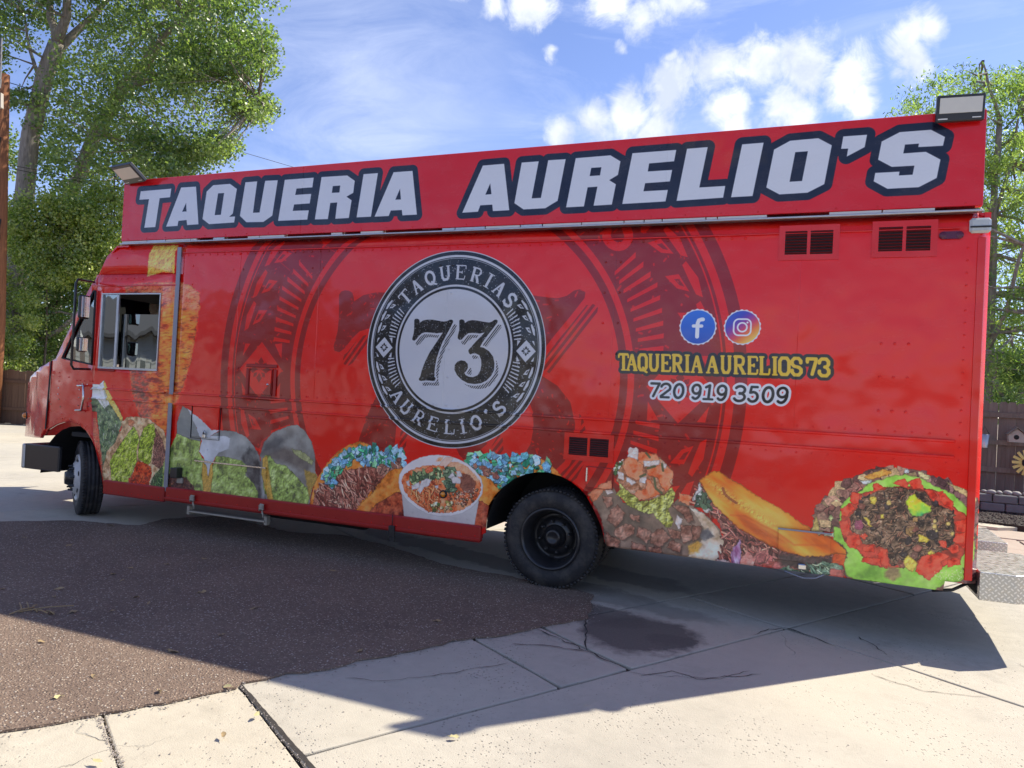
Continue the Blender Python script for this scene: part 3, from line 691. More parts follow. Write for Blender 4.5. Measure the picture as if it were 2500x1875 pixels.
    chunk(ZC([(1150,340),(1300,350),(1450,430),(1580,560),(1680,700),(1500,640),(1350,500),(1120,420)]), [col(206,140,100), col(214,156,120)], sc=16, edge=0, soft=8)
    scatter(ZC([(420,800),(800,640),(950,700),(950,1100),(800,1180),(560,1060)]), 120, 8, [col(196,72,34), col(222,106,60), col(150,44,24), col(230,130,86)], 'strand', 4, ang=.9)
    scatter(ZC([(1150,860),(1650,800),(1560,1020),(1300,1150),(1100,1080)]), 90, 6, [col(196,90,66), col(120,56,40), col(220,140,100), col(90,70,50)])
    chunk(ZC([(1350,540),(1480,570),(1600,700),(1560,900),(1400,880),(1320,760)]), [col(84,44,36), col(120,70,54)], sc=14, soft=6)
    scatter(ZC([(440,600),(560,540),(700,480),(1000,480),(1040,580),(860,640),(640,640),(500,740)]), 60, 11, [col(96,120,70), col(60,84,50), col(140,150,100), col(50,70,46)], 'bit', 1.8)
    scatter(ZC([(1040,480),(1180,400),(1240,560),(1180,720),(1260,820),(1100,880),(1050,700)]), 44, 11, [col(70,90,64), col(40,60,46), col(120,136,100)], 'bit', 2)
    for P in ([(640,670),(740,630),(810,660),(780,760),(690,790),(630,900),(570,840),(620,740)], [(470,760),(600,690),(620,800),(480,840)], [(370,690),(420,660),(450,780),(400,760)], [(1160,620),(1220,590),(1340,640),(1330,720),(1190,720)], [(1250,500),(1330,500),(1365,600),(1270,610)], [(870,760),(940,760),(940,810),(880,800)], [(1110,620),(1190,520),(1230,580),(1150,640)]):
        chunk(ZC(P), [col(180,168,160), col(206,198,192)], sc=12, rough=2, edge=.3, hi=.1)
    chunk(ZC([(700,480),(780,420),(860,440),(850,500),(740,540)]), [col(190,70,40), col(216,100,70)], sc=8)
    scatter(ZC([(800,1080),(1180,1030),(1160,1210),(860,1200)]), 40, 9, [col(206,160,104), col(226,200,150), col(120,110,50), col(60,80,40)])
    chunk(ZC([(950,400),(1000,330),(1080,250),(1220,260),(1140,370),(1050,450),(1040,410),(1000,420)]), [col(200,160,136), col(214,186,168)], sc=20, rough=1, hi=.05, edge=.2)
    chunk(ZC([(900,330),(960,260),(1040,250),(980,330)]), [col(196,120,70), col(206,150,110)], sc=12, soft=7, edge=0)
    dots(ZC([(1200,900),(1640,800),(1500,1060),(1250,1120)]), 70, 1.2, col(232, 214, 186), .8)
    # diced steak with pico and guacamole
    chunk(ZM([(80,700),(250,570),(420,600),(560,800),(900,960),(1220,830),(1300,760),(1480,850),(1700,1000),(1850,1150),(1925,1350),(1890,1500),(1790,1610),(370,1425),(310,1385),(290,1150),(230,950)]), [col(70,58,48), col(104,82,66), col(140,112,92)], sc=50, gain=1.8, hi=.2)
    chunk(ZM([(80,700),(250,570),(410,500),(420,620),(300,650),(200,770),(150,800)]), [col(176,84,52), col(216,130,92)], sc=18)
    chunk(ZM([(1440,850),(1650,960),(1830,1150),(1925,1350),(1890,1500),(1790,1610),(1430,1550),(1480,1400),(1600,1330),(1640,1150),(1540,1000)]), [col(150,120,88), col(196,170,140), col(222,206,184)], sc=34, gain=2)
    chunk(ZM([(1600,1180),(1700,1160),(1790,1270),(1640,1330),(1590,1270)]), [col(60,58,60), col(110,106,100)], sc=16, soft=8, edge=0)
    chunk(ZM([(1440,1400),(1560,1330),(1610,1370),(1580,1480),(1450,1500)]), [col(180,120,40), col(206,150,70)], sc=14, soft=10, edge=0)
    ck = [col(70,38,30), col(116,70,54), col(150,100,80), col(176,128,104)]
    for P in ([(480,830),(590,960),(530,1080),(460,1150),(330,1040),(390,910)], [(440,1170),(600,1085),(715,1130),(700,1240),(560,1320),(440,1260)], [(760,1130),(940,1190),(920,1300),(870,1360),(730,1260)], [(1090,1140),(1200,1290),(1060,1420),(920,1350),(930,1230)], [(1150,1150),(1340,1200),(1330,1310),(1200,1290)], [(680,1340),(860,1380),(880,1480),(660,1440)], [(320,1200),(520,1330),(500,1420),(330,1400)], [(1210,1310),(1360,1380),(1330,1500),(1150,1420)], [(270,720),(410,740),(420,840),(340,890)], [(640,960),(800,990),(780,1080),(660,1040)], [(900,1400),(1060,1420),(1100,1510),(900,1490)], [(1340,1110),(1480,1110),(1500,1290),(1380,1370),(1330,1260)], [(1480,1110),(1630,1130),(1580,1290),(1500,1330)], [(1200,840),(1440,860),(1520,1060),(1440,1090),(1340,960)]):
        chunk(ZM([(x + 12, y + 16) for x, y in P]), [col(40,30,26), col(50,38,32)], soft=9, edge=0, hi=0, alpha=.7)
        chunk(ZM(P), ck, sc=20, gain=1.7, hi=.45, ew=6, rough=3.5, edge=.6)
    gm = [col(100,96,34), col(140,138,56), col(166,164,78), col(186,186,104)]
    chunk(ZM([(500,520),(560,560),(600,640),(720,700),(780,780),(900,790),(1080,690),(1220,600),(1265,700),(1230,820),(1170,900),(1240,1070),(1210,1140),(1130,1150),(960,960),(900,970),(740,910),(620,850),(530,740),(450,700),(520,640)]), gm, sc=16, gain=2.3, hi=.9)
    scatter(ZM([(440,290),(510,210),(560,240),(560,420),(440,420)]), 26, 9, [col(50,86,44), col(110,130,70), col(190,190,160)])
    to = [col(186,66,30), col(220,98,58), col(232,130,92), col(226,112,70)]
    chunk(ZM([(560,250),(640,180),(860,140),(1060,200),(1220,370),(1230,560),(1130,700),(880,790),(700,720),(560,600),(470,520),(480,400)]), [col(90,50,30), col(150,90,60), col(190,150,120)], sc=14, gain=2)
    for P in ([(590,220),(700,150),(760,250),(830,250),(830,450),(760,520),(600,440),(560,330)], [(760,130),(860,130),(1010,160),(1060,260),(1100,330),(830,300),(760,260)], [(870,340),(1060,310),(1160,320),(1240,400),(1240,480),(1190,530),(1220,590),(1130,660),(1060,560),(1020,470),(890,450)], [(880,470),(950,540),(1060,700),(870,770),(790,780),(710,700),(750,640),(860,630)], [(1320,680),(1490,720),(1460,850),(1300,790)]):
        chunk(ZM(P), to, sc=24, gain=1.8, hi=.3)
    for P in ([(630,80),(660,60),(700,80),(740,65),(770,90),(760,230),(620,190)], [(830,250),(1050,240),(1050,300),(850,330)], [(480,380),(570,420),(570,520),(490,480)], [(600,460),(740,540),(680,580),(600,520)], [(780,480),(880,450),(860,560),(780,540)], [(1280,970),(1360,1040),(1310,1180),(1260,1090)], [(310,640),(400,630),(430,680),(350,710)], [(1100,280),(1150,290),(1140,360),(1090,340)]):
        chunk(ZM(P), [col(196,170,150), col(226,214,206)], sc=12, rough=2, edge=.35, hi=.15)
    for P in ([(890,350),(990,320)], [(870,140),(920,200)], [(1085,290),(1100,380)], [(790,460),(860,430)], [(980,480),(1000,620),(1080,680)]): stroke(ZM(P), 4.5, col(58,66,40), .9)
    # quesadilla and its filling
    fil = ZQ([(160,430),(230,220),(330,380),(400,500),(560,650),(700,790),(950,940),(1100,1020),(1300,1090),(1520,1140),(1880,1110),(1900,1240),(2010,1300),(2015,1425),(1700,1400),(1200,1325),(430,1215),(540,1050),(540,900),(460,700),(300,570),(180,500)])
    chunk(fil, [col(40,22,22), col(96,52,46), col(150,90,78)], sc=12, gain=2.2)
    scatter(fil, 190, 10, [col(176,104,88), col(120,60,50), col(60,30,28), col(196,120,96), col(150,70,60)], 'strand', 3.6, ang=.7)
    scatter(ZQ([(850,1080),(1250,1270),(1200,1310),(760,1240)]), 12, 22, [col(180,92,84), col(150,60,50), col(196,110,96)], 'bit', 1.5)
    chunk(ZQ([(1200,1110),(1860,1160),(1860,1300),(1240,1270)]), [col(30,22,22), col(70,54,50)], sc=16, soft=14, edge=0)
    scatter(ZQ([(180,380),(270,330),(400,520),(380,600),(200,520)]), 26, 9, [col(60,80,56), col(36,56,44), col(180,190,170)], 'bit', 1.8)
    chunk(ZQ([(230,220),(270,320),(200,400),(170,480),(150,430),(210,330)]), [col(196,180,170), col(214,204,196)], sc=14)
    chunk(ZQ([(280,570),(380,560),(340,620),(300,620)]), [col(190,180,160), col(206,200,186)], sc=9)
    chunk(ZQ([(745,930),(745,1255),(630,1240),(620,1130),(650,1040)]), [col(120,60,96), col(180,140,170), col(220,206,220)], sc=14, stretch=(1.4, 3), gain=2)
    chunk(ZQ([(440,1190),(600,1190),(620,1225),(440,1212)]), [col(190,160,160), col(220,190,186)], sc=12)
    chunk(ZQ([(1880,1100),(2050,1100),(2060,1180),(2030,1255),(1860,1240)]), [col(170,50,20), col(206,84,36)], sc=16)
    chunk(ZQ([(1850,1280),(1990,1300),(2015,1425),(1790,1395)]), [col(150,70,60), col(190,100,86)], sc=16)
    qs = [col(176,70,20), col(216,106,34), col(232,134,46), col(240,160,66)]
    chunk(ZQ([(230,215),(330,140),(400,98),(470,100),(620,190),(760,270),(940,400),(1100,480),(1300,600),(1500,740),(1650,820),(1870,920),(2030,1040),(2060,1130),(1880,1120),(1700,1150),(1520,1142),(1300,1090),(1100,1020),(950,940),(700,790),(560,650),(400,500),(330,380)]), qs, sc=60, stretch=(.62, 3.2), gain=2.4, hi=.35, ew=9)
    chunk(ZQ([(700,600),(900,700),(1150,860),(1300,960),(1100,960),(850,800)]), [col(150,56,26), col(190,80,40)], sc=22, soft=30, edge=0, alpha=.7, stretch=(.6, 3))
    chunk(ZQ([(330,200),(520,300),(760,480),(980,640),(1200,790),(1050,740),(760,560),(500,400)]), [col(228,150,60), col(238,176,84)], sc=9, soft=26, edge=0, alpha=.65, hi=.8)
    stroke(ZQ([(525,310),(550,380),(600,430),(690,490)]), 5, col(110,50,30), .8)
    stroke(ZQ([(620,640),(800,650),(1000,760),(1200,860),(1400,1000),(1600,1000),(1800,1010)]), 4, col(160,60,24), .45, 5)
    for P in ([(1200,1312),(1330,1262),(1380,1300),(1500,1335),(1560,1370),(1400,1350)], [(1600,1280),(1740,1200),(1900,1225),(2010,1265),(2010,1310),(1840,1290),(1840,1372),(1640,1372)]):
        chunk(ZQ(P), [col(40,66,50), col(96,120,90), col(150,170,140)], sc=12, gain=2.4)
    scatter(ZQ([(1220,1310),(1500,1280),(1800,1230),(1830,1360),(1400,1350)]), 34, 9, [col(70,96,76), col(150,166,130), col(40,56,46)], 'strand', 3, ang=.5)
    # burrito, cut face
    chunk(ZB([(-5,840),(30,680),(70,560),(200,420),(300,310),(450,230),(560,170),(700,90),(850,70),(1000,68),(1160,72),(1300,90),(1460,150),(1650,230),(1900,330),(2045,440),(2056,560),(2056,1535),(1860,1485),(1680,1452),(1660,1585),(1480,1570),(430,1442),(400,1300),(440,1100),(270,920),(280,850)]), [col(46,30,28), col(92,60,52), col(130,92,76)], sc=22, gain=2)
    rim = ZB([(20,800),(80,560),(210,430),(310,320),(560,180),(700,110),(1000,80),(1300,100),(1300,200),(1100,150),(800,220),(640,300),(450,420),(360,520),(330,700),(270,800)])
    scatter(rim, 75, 21, [col(110,74,62), col(84,54,48), col(146,106,84), col(120,70,60), col(60,40,38), col(160,130,90)], 'bit', 1.2)
    scatter(ZB([(1300,100),(1640,240),(2040,500),(2050,800),(1850,600),(1600,330),(1400,230)]), 44, 20, [col(100,66,62), col(76,48,48), col(130,90,84)], 'bit', 1.3)
    scatter(ZB([(1880,1330),(2050,1100),(2050,1520),(1860,1470)]), 18, 18, [col(96,68,66), col(70,46,48)], 'bit', 1.2)
    for P, c in (([(650,180),(760,110),(860,80),(980,90),(990,130),(800,190),(700,200)], col(214,140,60)), ([(1310,100),(1460,150),(1440,210),(1320,170)], col(206,190,130)), ([(1640,225),(1900,330),(2045,440),(2040,520),(1960,430),(1800,360)], col(200,170,110)), ([(590,210),(750,215),(720,250),(640,260)], col(190,196,180)), ([(1140,80),(1200,75),(1190,120),(1150,120)], col(190,196,190)), ([(5,830),(60,640),(100,760),(100,840)], col(176,150,80)), ([(205,670),(240,635),(280,670),(240,710)], col(170,180,110)), ([(150,860),(280,860),(270,910),(170,890)], col(170,180,140))):
        chunk(ZB(P), [c * .7, c, np.clip(c * 1.15, 0, 1)], sc=12)
    lime = [col(84,130,40), col(122,176,58), col(140,190,72), col(160,200,96)]
    chunk(ZB([(340,640),(370,520),(450,420),(560,380),(640,310),(700,250),(900,190),(1050,150),(1150,140),(1350,180),(1530,290),(1650,330),(1750,390),(1900,520),(2012,660),(1965,720),(2000,850),(2030,1050),(2010,1200),(1930,1330),(1870,1290),(1882,1400),(1830,1465),(1680,1452),(1512,1560),(1480,1570),(1100,1520),(700,1450),(540,1440),(430,1370),(400,1270),(450,1100),(380,1010),(270,930),(280,785),(350,790)]), lime, sc=44, gain=1.8, hi=.3, ew=5, edge=.4)
    tm = [col(150,28,18), col(200,50,34), col(222,76,54), col(214,62,46)]
    chunk(ZB([(350,760),(380,620),(480,500),(600,380),(900,300),(1300,280),(1600,360),(1780,560),(1900,640),(1985,780),(1950,1000),(1830,1180),(1640,1270),(1430,1350),(1280,1270),(960,1300),(700,1240),(560,1060),(400,960)]), [col(90,30,24), col(150,50,36), col(190,60,46)], sc=30, gain=2)
    core = ZB([(480,650),(560,560),(620,420),(850,340),(1000,290),(1200,320),(1400,350),(1500,480),(1750,600),(1760,800),(1760,980),(1640,1060),(1560,1110),(1350,1140),(1270,1240),(980,1260),(930,1060),(800,1000),(620,1000),(600,880),(480,820)])
    chunk(core, [col(24,18,16), col(62,46,36), col(100,76,56), col(134,104,80)], sc=22, gain=2.4, hi=.8)
    scatter(core, 420, 4.6, [col(110,88,64), col(60,46,38), col(130,96,70), col(34,28,28), col(110,70,52)], 'strand', 3.2)
    scatter(core, 26, 13, [col(116,86,50), col(84,56,46), col(40,34,34), col(120,70,56)], 'bit', 1.2)
    for P in ([(490,370),(610,360),(580,500),(540,530),(470,460)], [(360,560),(470,490),(540,560),(440,660),(370,640)], [(750,260),(830,240),(880,310),(760,370)], [(1000,240),(1130,190),(1200,240),(1180,310)], [(1190,230),(1330,180),(1390,330),(1250,310)], [(1380,330),(1500,340),(1560,420),(1500,470)], [(1540,340),(1620,350),(1750,480),(1740,570),(1600,500)], [(350,720),(450,700),(480,830),(450,900),(370,880)], [(430,890),(580,880),(610,1000),(540,1060),(430,1020)], [(600,900),(660,850),(690,910),(650,950)], [(615,1030),(780,1000),(770,1100),(640,1090)], [(850,1050),(930,1050),(960,1290),(860,1250),(810,1150)], [(600,1200),(660,1150),(850,1170),(870,1280),(760,1250)], [(1350,1150),(1560,1090),(1700,1140),(1600,1220),(1610,1300),(1440,1440),(1270,1330)], [(1660,1190),(1810,1150),(1840,1240),(1680,1290)], [(1760,720),(1900,680),(2000,780),(1880,860),(1780,840)], [(1760,860),(1960,840),(1950,1000),(1860,1050),(1740,960)], [(1650,1040),(1800,1010),(1820,1090),(1740,1120)], [(1550,950),(1660,960),(1670,1040),(1580,1030)]):
        chunk(ZB(P), tm, sc=22, gain=2, hi=.4, ew=4, edge=.45)
    yl = [col(190,160,50), col(222,190,84)]
    for P in ([(720,420),(780,400),(810,470),(760,520),(725,490)], [(1130,1190),(1190,1130),(1320,1230),(1240,1340),(1150,1290)], [(1310,880),(1400,890),(1460,950),(1400,990),(1320,960)], [(640,660),(700,680),(750,780),(720,790)], [(1430,1090),(1480,1060),(1520,1110),(1440,1130)], [(840,630),(890,620),(900,680),(850,690)]): chunk(ZB(P), yl, sc=9)
    for x, y, r in ((950,490,35),(1520,715,25),(1680,745,30),(1515,780,32),(1730,870,28),(1535,830,20)):
        chunk(ZB([(x + r * math.cos(k), y + r * math.sin(k)) for k in (0, .8, 1.6, 2.4, 3.1, 3.9, 4.7, 5.5)]), [col(190,150,70), col(222,196,120)], rough=1, sc=8)
    chunk(ZB([(1160,480),(1200,420),(1270,380),(1330,440),(1400,490),(1480,530),(1470,600),(1400,620),(1330,660),(1220,640),(1190,560)]), [col(214,170,50), col(190,200,50), col(120,180,60), col(50,140,80)], sc=50, gain=2.4, hi=.4)
    chunk(ZB([(540,700),(620,690),(650,780),(600,840),(530,800)]), [col(110,50,60), col(150,80,96)], sc=12)
    chunk(ZB([(910,1330),(960,1280),(1080,1300),(1090,1400),(1000,1450),(910,1400)]), [col(110,90,60), col(150,130,80)], sc=20, soft=10, edge=0)
    dots(core, 120, 1.1, col(220, 206, 170), .5); dots(ZB([(1500,1340),(1850,1300),(1860,1420),(1560,1440)]), 60, 1.2, col(206, 226, 160), .7)
# ================================================================= the printed wrap as an image made here
paint_wrap()
wrap_img = bpy.data.images.new('truck_wrap', CW, CH, alpha=False)
_px = np.ones((CH, CW, 4), np.float32); _px[..., :3] = np.clip(CV[::-1], 0, 1)
wrap_img.pixels.foreach_set(_px.ravel()); wrap_img.update(); wrap_img.pack()
del _px

def body_shader(name, img):
    k = MB(name)
    if img:
        t = k.n('ShaderNodeTexImage'); t.image = wrap_img; t.interpolation = 'Cubic'; t.extension = 'EXTEND'
        uv = k.n('ShaderNodeUVMap'); uv.uv_map = 'wrap'; k.L.new(uv.outputs[0], t.inputs['Vector']); c = t.outputs['Color']
    else: c = (.74, .014, .007)
    d = k.noise(3.0, 6, .6, sc3=(1, 1, 2.2)); fine = k.noise(38, 5, .6)
    dirt = k.math('MULTIPLY', k.mr(d, .45, .85), .08)
    c = k.mix(dirt, c, (.34, .24, .22)); c = k.mix(k.mr(fine, .62, .8, 0, .10), c, (.45, .3, .28))
    zz = k.n('ShaderNodeSeparateXYZ'); k.L.new(k.pos(), zz.inputs[0])
    low = k.math('MULTIPLY', k.mr(zz.outputs[2], .95, .3, 0, .35), k.mr(k.noise(7, 6, .7), .42, .7))
    c = k.mix(low, c, (.20, .15, .12))
    k.color(c).set(Roughness=k.mr(d, .3, .8, .2, .34))
    k.b.inputs['Coat Weight'].default_value = .8; k.b.inputs['Coat Roughness'].default_value = .10; k.b.inputs['Coat IOR'].default_value = 1.42
    k.b.inputs['Specular IOR Level'].default_value = .22
    b = k.bump(k.noise(1.15, 3, .5, sc3=(1, 1, .8)), .9, .05); b = k.bump(k.noise(4.5, 1.5, .5), .22, .006, b); b = k.bump(k.noise(90, 3), .12, .001, b)
    k.L.new(b, k.b.inputs['Coat Normal'])
    return k.m
M_WRAP = body_shader('printed_vinyl', True)
M_RED = body_shader('red_paint', False)
M_SKIRT = simple('red_skirt_paint', (.36, .012, .010), .35, 0, .2, 9, .15, 30)
M_BLACK = simple('black_rubber', (.016, .016, .017), .55, 0, .3, 8)
M_DARK = simple('underbody_black', (.012, .012, .012), .8, 0, .4, 5, .4, 20)
M_CHROME = simple('polished_metal', (.62, .63, .64), .22, 1., .12, 14, .2, 80)
M_ALU = simple('weathered_aluminium', (.50, .51, .52), .42, .85, .2, 18, .3, 60)
M_STRIP = simple('grey_strip', (.27, .28, .33), .45, .3, .15, 20)
M_WHITE = simple('white_plastic', (.74, .74, .71), .45, 0, .1, 12)
M_PLASTIC = simple('black_plastic', (.022, .022, .024), .32, 0, .2, 30)
M_BEIGE = simple('painted_beige_metal', (.36, .33, .27), .5, 0, .2, 9)
M_MAROON = simple('maroon_lens', (.10, .006, .03), .2, 0, .1, 20)
M_SLATRED = simple('louvre_red', (.15, .009, .010), .4, 0, .15, 20)

k = MB('tyre_rubber'); k.color(k.mix(k.mr(k.noise(9, 7, .7), .45, .75), (.015, .015, .017), (.075, .066, .056))).set(Roughness=.72)
k.bump(k.noise(120, 4), .4, .003); M_TYRE = k.m
k = MB('rim_black'); k.color(k.mix(k.noise(9, 5), (.010, .010, .012), (.032, .032, .034))).set(Roughness=.3); k.bump(k.noise(30, 4), .2, .003); M_RIMB = k.m
k = MB('rim_white'); k.color(k.mix(k.noise(12, 6, .7), (.70, .70, .69), (.38, .36, .33))).set(Roughness=.4); M_RIMW = k.m
k = MB('amber_lens'); k.color((.80, .27, .01)).set(Roughness=.12); k.b.inputs['Coat Weight'].default_value = .8; M_AMBER = k.m
k = MB('clear_lens'); k.color(k.mix(k.noise(20, 4), (.66, .68, .66), (.36, .38, .36))).set(Roughness=.15); M_LENS = k.m
k = MB('lamp_diffuser'); k.color(k.mix(k.noise(16, 3), (.72, .68, .58), (.62, .59, .52))).set(Roughness=.35); k.b.inputs['Coat Weight'].default_value = .5; M_DIFF = k.m

# window glass: thin, tinted, reflecting
def glass(name, tint, refl, wav):
    k = MB(name); k.N.remove(k.b)
    tr = k.n('ShaderNodeBsdfTransparent'); tr.inputs[0].default_value = (*tint, 1); gl = k.n('ShaderNodeBsdfGlossy'); gl.inputs['Roughness'].default_value = .02; gl.inputs[0].default_value = (.86, .92, .92, 1)
    fr = k.n('ShaderNodeLayerWeight'); fr.inputs['Blend'].default_value = .35
    f = k.mr(fr.outputs['Fresnel'], 0, 1, refl, 1.)
    b = k.n('ShaderNodeBump'); b.inputs['Strength'].default_value = .6; b.inputs['Distance'].default_value = wav; k.L.new(k.noise(5, 0, sc3=(1.6, 1, .3), dist=0.), b.inputs['Height']); k.L.new(b.outputs[0], gl.inputs['Normal'])
    mx = k.n('ShaderNodeMixShader'); k.L.new(f, mx.inputs[0]); k.L.new(tr.outputs[0], mx.inputs[1]); k.L.new(gl.outputs[0], mx.inputs[2]); k.L.new(mx.outputs[0], k.out.inputs['Surface'])
    return k.m
M_GLASS = glass('window_glass', (.55, .62, .60), .22, .006)
M_GLASS2 = glass('wavy_window_glass', (.22, .26, .25), .24, .010)
k = MB('mirror_glass'); k.color((.8, .82, .82)).set(Metallic=1., Roughness=.03); M_MIRROR = k.m

# chequer plate
k = MB('diamond_plate')
mp = k.n('ShaderNodeMapping'); mp.inputs['Rotation'].default_value = (.3, 0, .785); k.L.new(k.pos(), mp.inputs['Vector'])
def bars(rot, sc):
    mp = k.n('ShaderNodeMapping'); mp.inputs['Rotation'].default_value = rot; k.L.new(k.tc.outputs['UV'], mp.inputs['Vector'])
    ck = k.n('ShaderNodeSeparateXYZ'); k.L.new(mp.outputs[0], ck.inputs[0]); return ck
sx = k.n('ShaderNodeSeparateXYZ'); k.L.new(k.tc.outputs['UV'], sx.inputs[0])
S_ = 26.
u = k.math('MULTIPLY', k.math('ADD', sx.outputs[0], sx.outputs[1]), S_); v = k.math('MULTIPLY', k.math('SUBTRACT', sx.outputs[0], sx.outputs[1]), S_)
fu = k.math('FRACT', u); fv = k.math('FRACT', v)
par = k.math('MODULO', k.math('ABSOLUTE', k.math('ADD', k.math('FLOOR', u), k.math('FLOOR', v))), 2.)
def lens(a, b_):  # a long way, b across
    return k.math('GREATER_THAN', k.math('SUBTRACT', .20, k.math('ADD', k.math('MULTIPLY', k.math('POWER', k.math('ABSOLUTE', k.math('SUBTRACT', a, .5)), 2.), .9), k.math('ABSOLUTE', k.math('SUBTRACT', b_, .5)))), .0)
hgt = k.math('ADD', k.math('MULTIPLY', lens(fu, fv), par), k.math('MULTIPLY', lens(fv, fu), k.math('SUBTRACT', 1., par)))
k.color(k.mix(hgt, (.50, .49, .45), (.78, .77, .72))).set(Metallic=.75, Roughness=k.mr(k.noise(20, 4), .3, .7, .22, .42)); k.bump(hgt, .8, .006); M_PLATE = k.m

# concrete, with pits, stains and hairlines
def concrete(name, c1, c2, warm):
    k = MB(name); n = k.noise(.8, 8, .62); n2 = k.noise(9, 8, .65); n3 = k.noise(160, 3, .6)
    c = k.mix(k.mr(n, .3, .7), c1, c2); c = k.mix(k.mr(n2, .35, .75, 0, .5), c, tuple(x * .78 for x in c1))
    blot = k.mr(k.noise(2.2, 9, .72, dist=.6), .56, .72, 0, .6); c = k.mix(blot, c, tuple(x * .62 for x in c1))
    c = k.mix(k.mr(n3, .55, .8, 0, .35), c, tuple(x * .55 for x in c1))
    pits = k.mr(k.vor(38), .12, .25, 1, 0); pm = k.mr(k.noise(1.6, 4, .6), .46, .62); pp = k.math('MULTIPLY', pits, pm)
    c = k.mix(k.math('MULTIPLY', pp, .6), c, (.10, .09, .08)); c = k.mix(k.mr(k.noise(.35, 3), .45, .65, 0, .6), c, warm)
    wob = k.n('ShaderNodeVectorMath', operation='MULTIPLY_ADD'); nn = k.n('ShaderNodeTexNoise'); nn.inputs['Scale'].default_value = 2.2; nn.inputs['Detail'].default_value = 6; k.L.new(k.pos(), nn.inputs['Vector'])
    k.L.new(nn.outputs['Color'], wob.inputs[0]); wob.inputs[1].default_value = (.55, .55, .0); k.L.new(k.pos(), wob.inputs[2])
    cr = k.vor(.62, 'DISTANCE_TO_EDGE', vec=wob.outputs[0]); crk = k.math('MULTIPLY', k.mr(cr, .0012, .0042, 1, 0), k.mr(k.noise(.9, 3), .60, .72))
    c = k.mix(k.math('MULTIPLY', crk, .6), c, (.05, .045, .04))
    # oily, ragged asphalt remains; below the truck also its shade, painted in dark
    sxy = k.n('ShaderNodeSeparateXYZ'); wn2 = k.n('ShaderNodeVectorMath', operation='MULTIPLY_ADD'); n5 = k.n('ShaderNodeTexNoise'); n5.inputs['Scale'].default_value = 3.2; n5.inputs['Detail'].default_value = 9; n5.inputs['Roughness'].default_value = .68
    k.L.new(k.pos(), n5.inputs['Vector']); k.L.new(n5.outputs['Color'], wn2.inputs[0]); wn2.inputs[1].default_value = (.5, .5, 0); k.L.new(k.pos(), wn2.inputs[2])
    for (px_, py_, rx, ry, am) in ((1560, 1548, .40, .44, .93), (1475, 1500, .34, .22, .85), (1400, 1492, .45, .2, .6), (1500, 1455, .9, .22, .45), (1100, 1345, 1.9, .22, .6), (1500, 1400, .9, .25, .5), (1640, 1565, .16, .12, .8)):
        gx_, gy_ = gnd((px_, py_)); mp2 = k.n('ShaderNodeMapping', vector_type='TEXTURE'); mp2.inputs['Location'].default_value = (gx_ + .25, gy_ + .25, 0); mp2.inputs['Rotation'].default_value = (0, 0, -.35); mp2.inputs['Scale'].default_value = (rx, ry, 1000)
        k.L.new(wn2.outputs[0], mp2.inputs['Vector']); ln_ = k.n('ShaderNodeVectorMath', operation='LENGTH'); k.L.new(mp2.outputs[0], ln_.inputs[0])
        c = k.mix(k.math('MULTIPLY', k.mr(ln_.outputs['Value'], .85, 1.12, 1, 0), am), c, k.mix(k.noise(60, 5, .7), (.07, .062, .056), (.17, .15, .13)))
    k.color(c).set(Roughness=.85); k.b.inputs['Specular IOR Level'].default_value = .3
    h = k.math('SUBTRACT', k.math('ADD', k.math('MULTIPLY', n3, .35), k.math('MULTIPLY', n2, .5)), k.math('ADD', pp, k.math('MULTIPLY', crk, 1.2)))
    k.bump(h, .8, .008); return k.m
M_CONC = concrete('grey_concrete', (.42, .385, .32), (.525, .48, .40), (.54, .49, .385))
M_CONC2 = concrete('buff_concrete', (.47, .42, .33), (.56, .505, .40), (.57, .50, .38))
M_JOINT = simple('joint_dirt', (.035, .03, .026), .95, 0, .5, 30)
k = MB('old_asphalt'); n = k.noise(1.1, 7, .6); sp = k.vor(66, 'F1', 'Distance'); cell = k.vor(66, 'F1', 'Color'); s1 = k.n('ShaderNodeSeparateColor'); k.L.new(cell, s1.inputs[0])
peb = k.math('MULTIPLY', k.mr(sp, .32, .46, 1, 0), k.math('GREATER_THAN', s1.outputs[0], .42))
base = k.mix(k.mr(n, .3, .7), (.15, .106, .082), (.235, .168, .125)); base = k.mix(k.mr(k.noise(40, 5), .4, .7, 0, .5), base, (.10, .072, .055))
pc = k.ramp(s1.outputs[1], [(0, (.15, .11, .085)), (.4, (.28, .195, .145)), (.7, (.40, .30, .225)), (.9, (.52, .43, .33)), (1., (.60, .54, .46))])
base = k.mix(k.math('MULTIPLY', peb, .9), base, pc)
sp2 = k.vor(120, 'F1', 'Distance'); c2_ = k.vor(120, 'F1', 'Color'); s2 = k.n('ShaderNodeSeparateColor'); k.L.new(c2_, s2.inputs[0])
p2 = k.math('MULTIPLY', k.mr(sp2, .3, .45, 1, 0), k.math('GREATER_THAN', s2.outputs[0], .6)); base = k.mix(k.math('MULTIPLY', p2, .7), base, k.mix(s2.outputs[1], (.16, .12, .09), (.42, .33, .25)))
k.color(base).set(Roughness=.9); k.b.inputs['Specular IOR Level'].default_value = .25
k.bump(k.math('ADD', k.math('MULTIPLY', k.mr(sp, .1, .5, 1, 0), 1.), k.math('MULTIPLY', k.noise(90, 4), .6)), .8, .008); M_ASPH = k.m
k = MB('asphalt_residue'); k.color(k.mix(k.noise(14, 7, .7), (.07, .06, .055), (.19, .165, .145))).set(Roughness=.92); k.bump(k.noise(120, 5, .7), .6, .004); M_RESI = k.m
M_EARTH = simple('dry_earth', (.20, .15, .105), .95, 0, .3, 2.5, .6, 25)
M_MULCH = simple('dark_mulch', (.035, .026, .022), .95, 0, .5, 12, .9, 40)
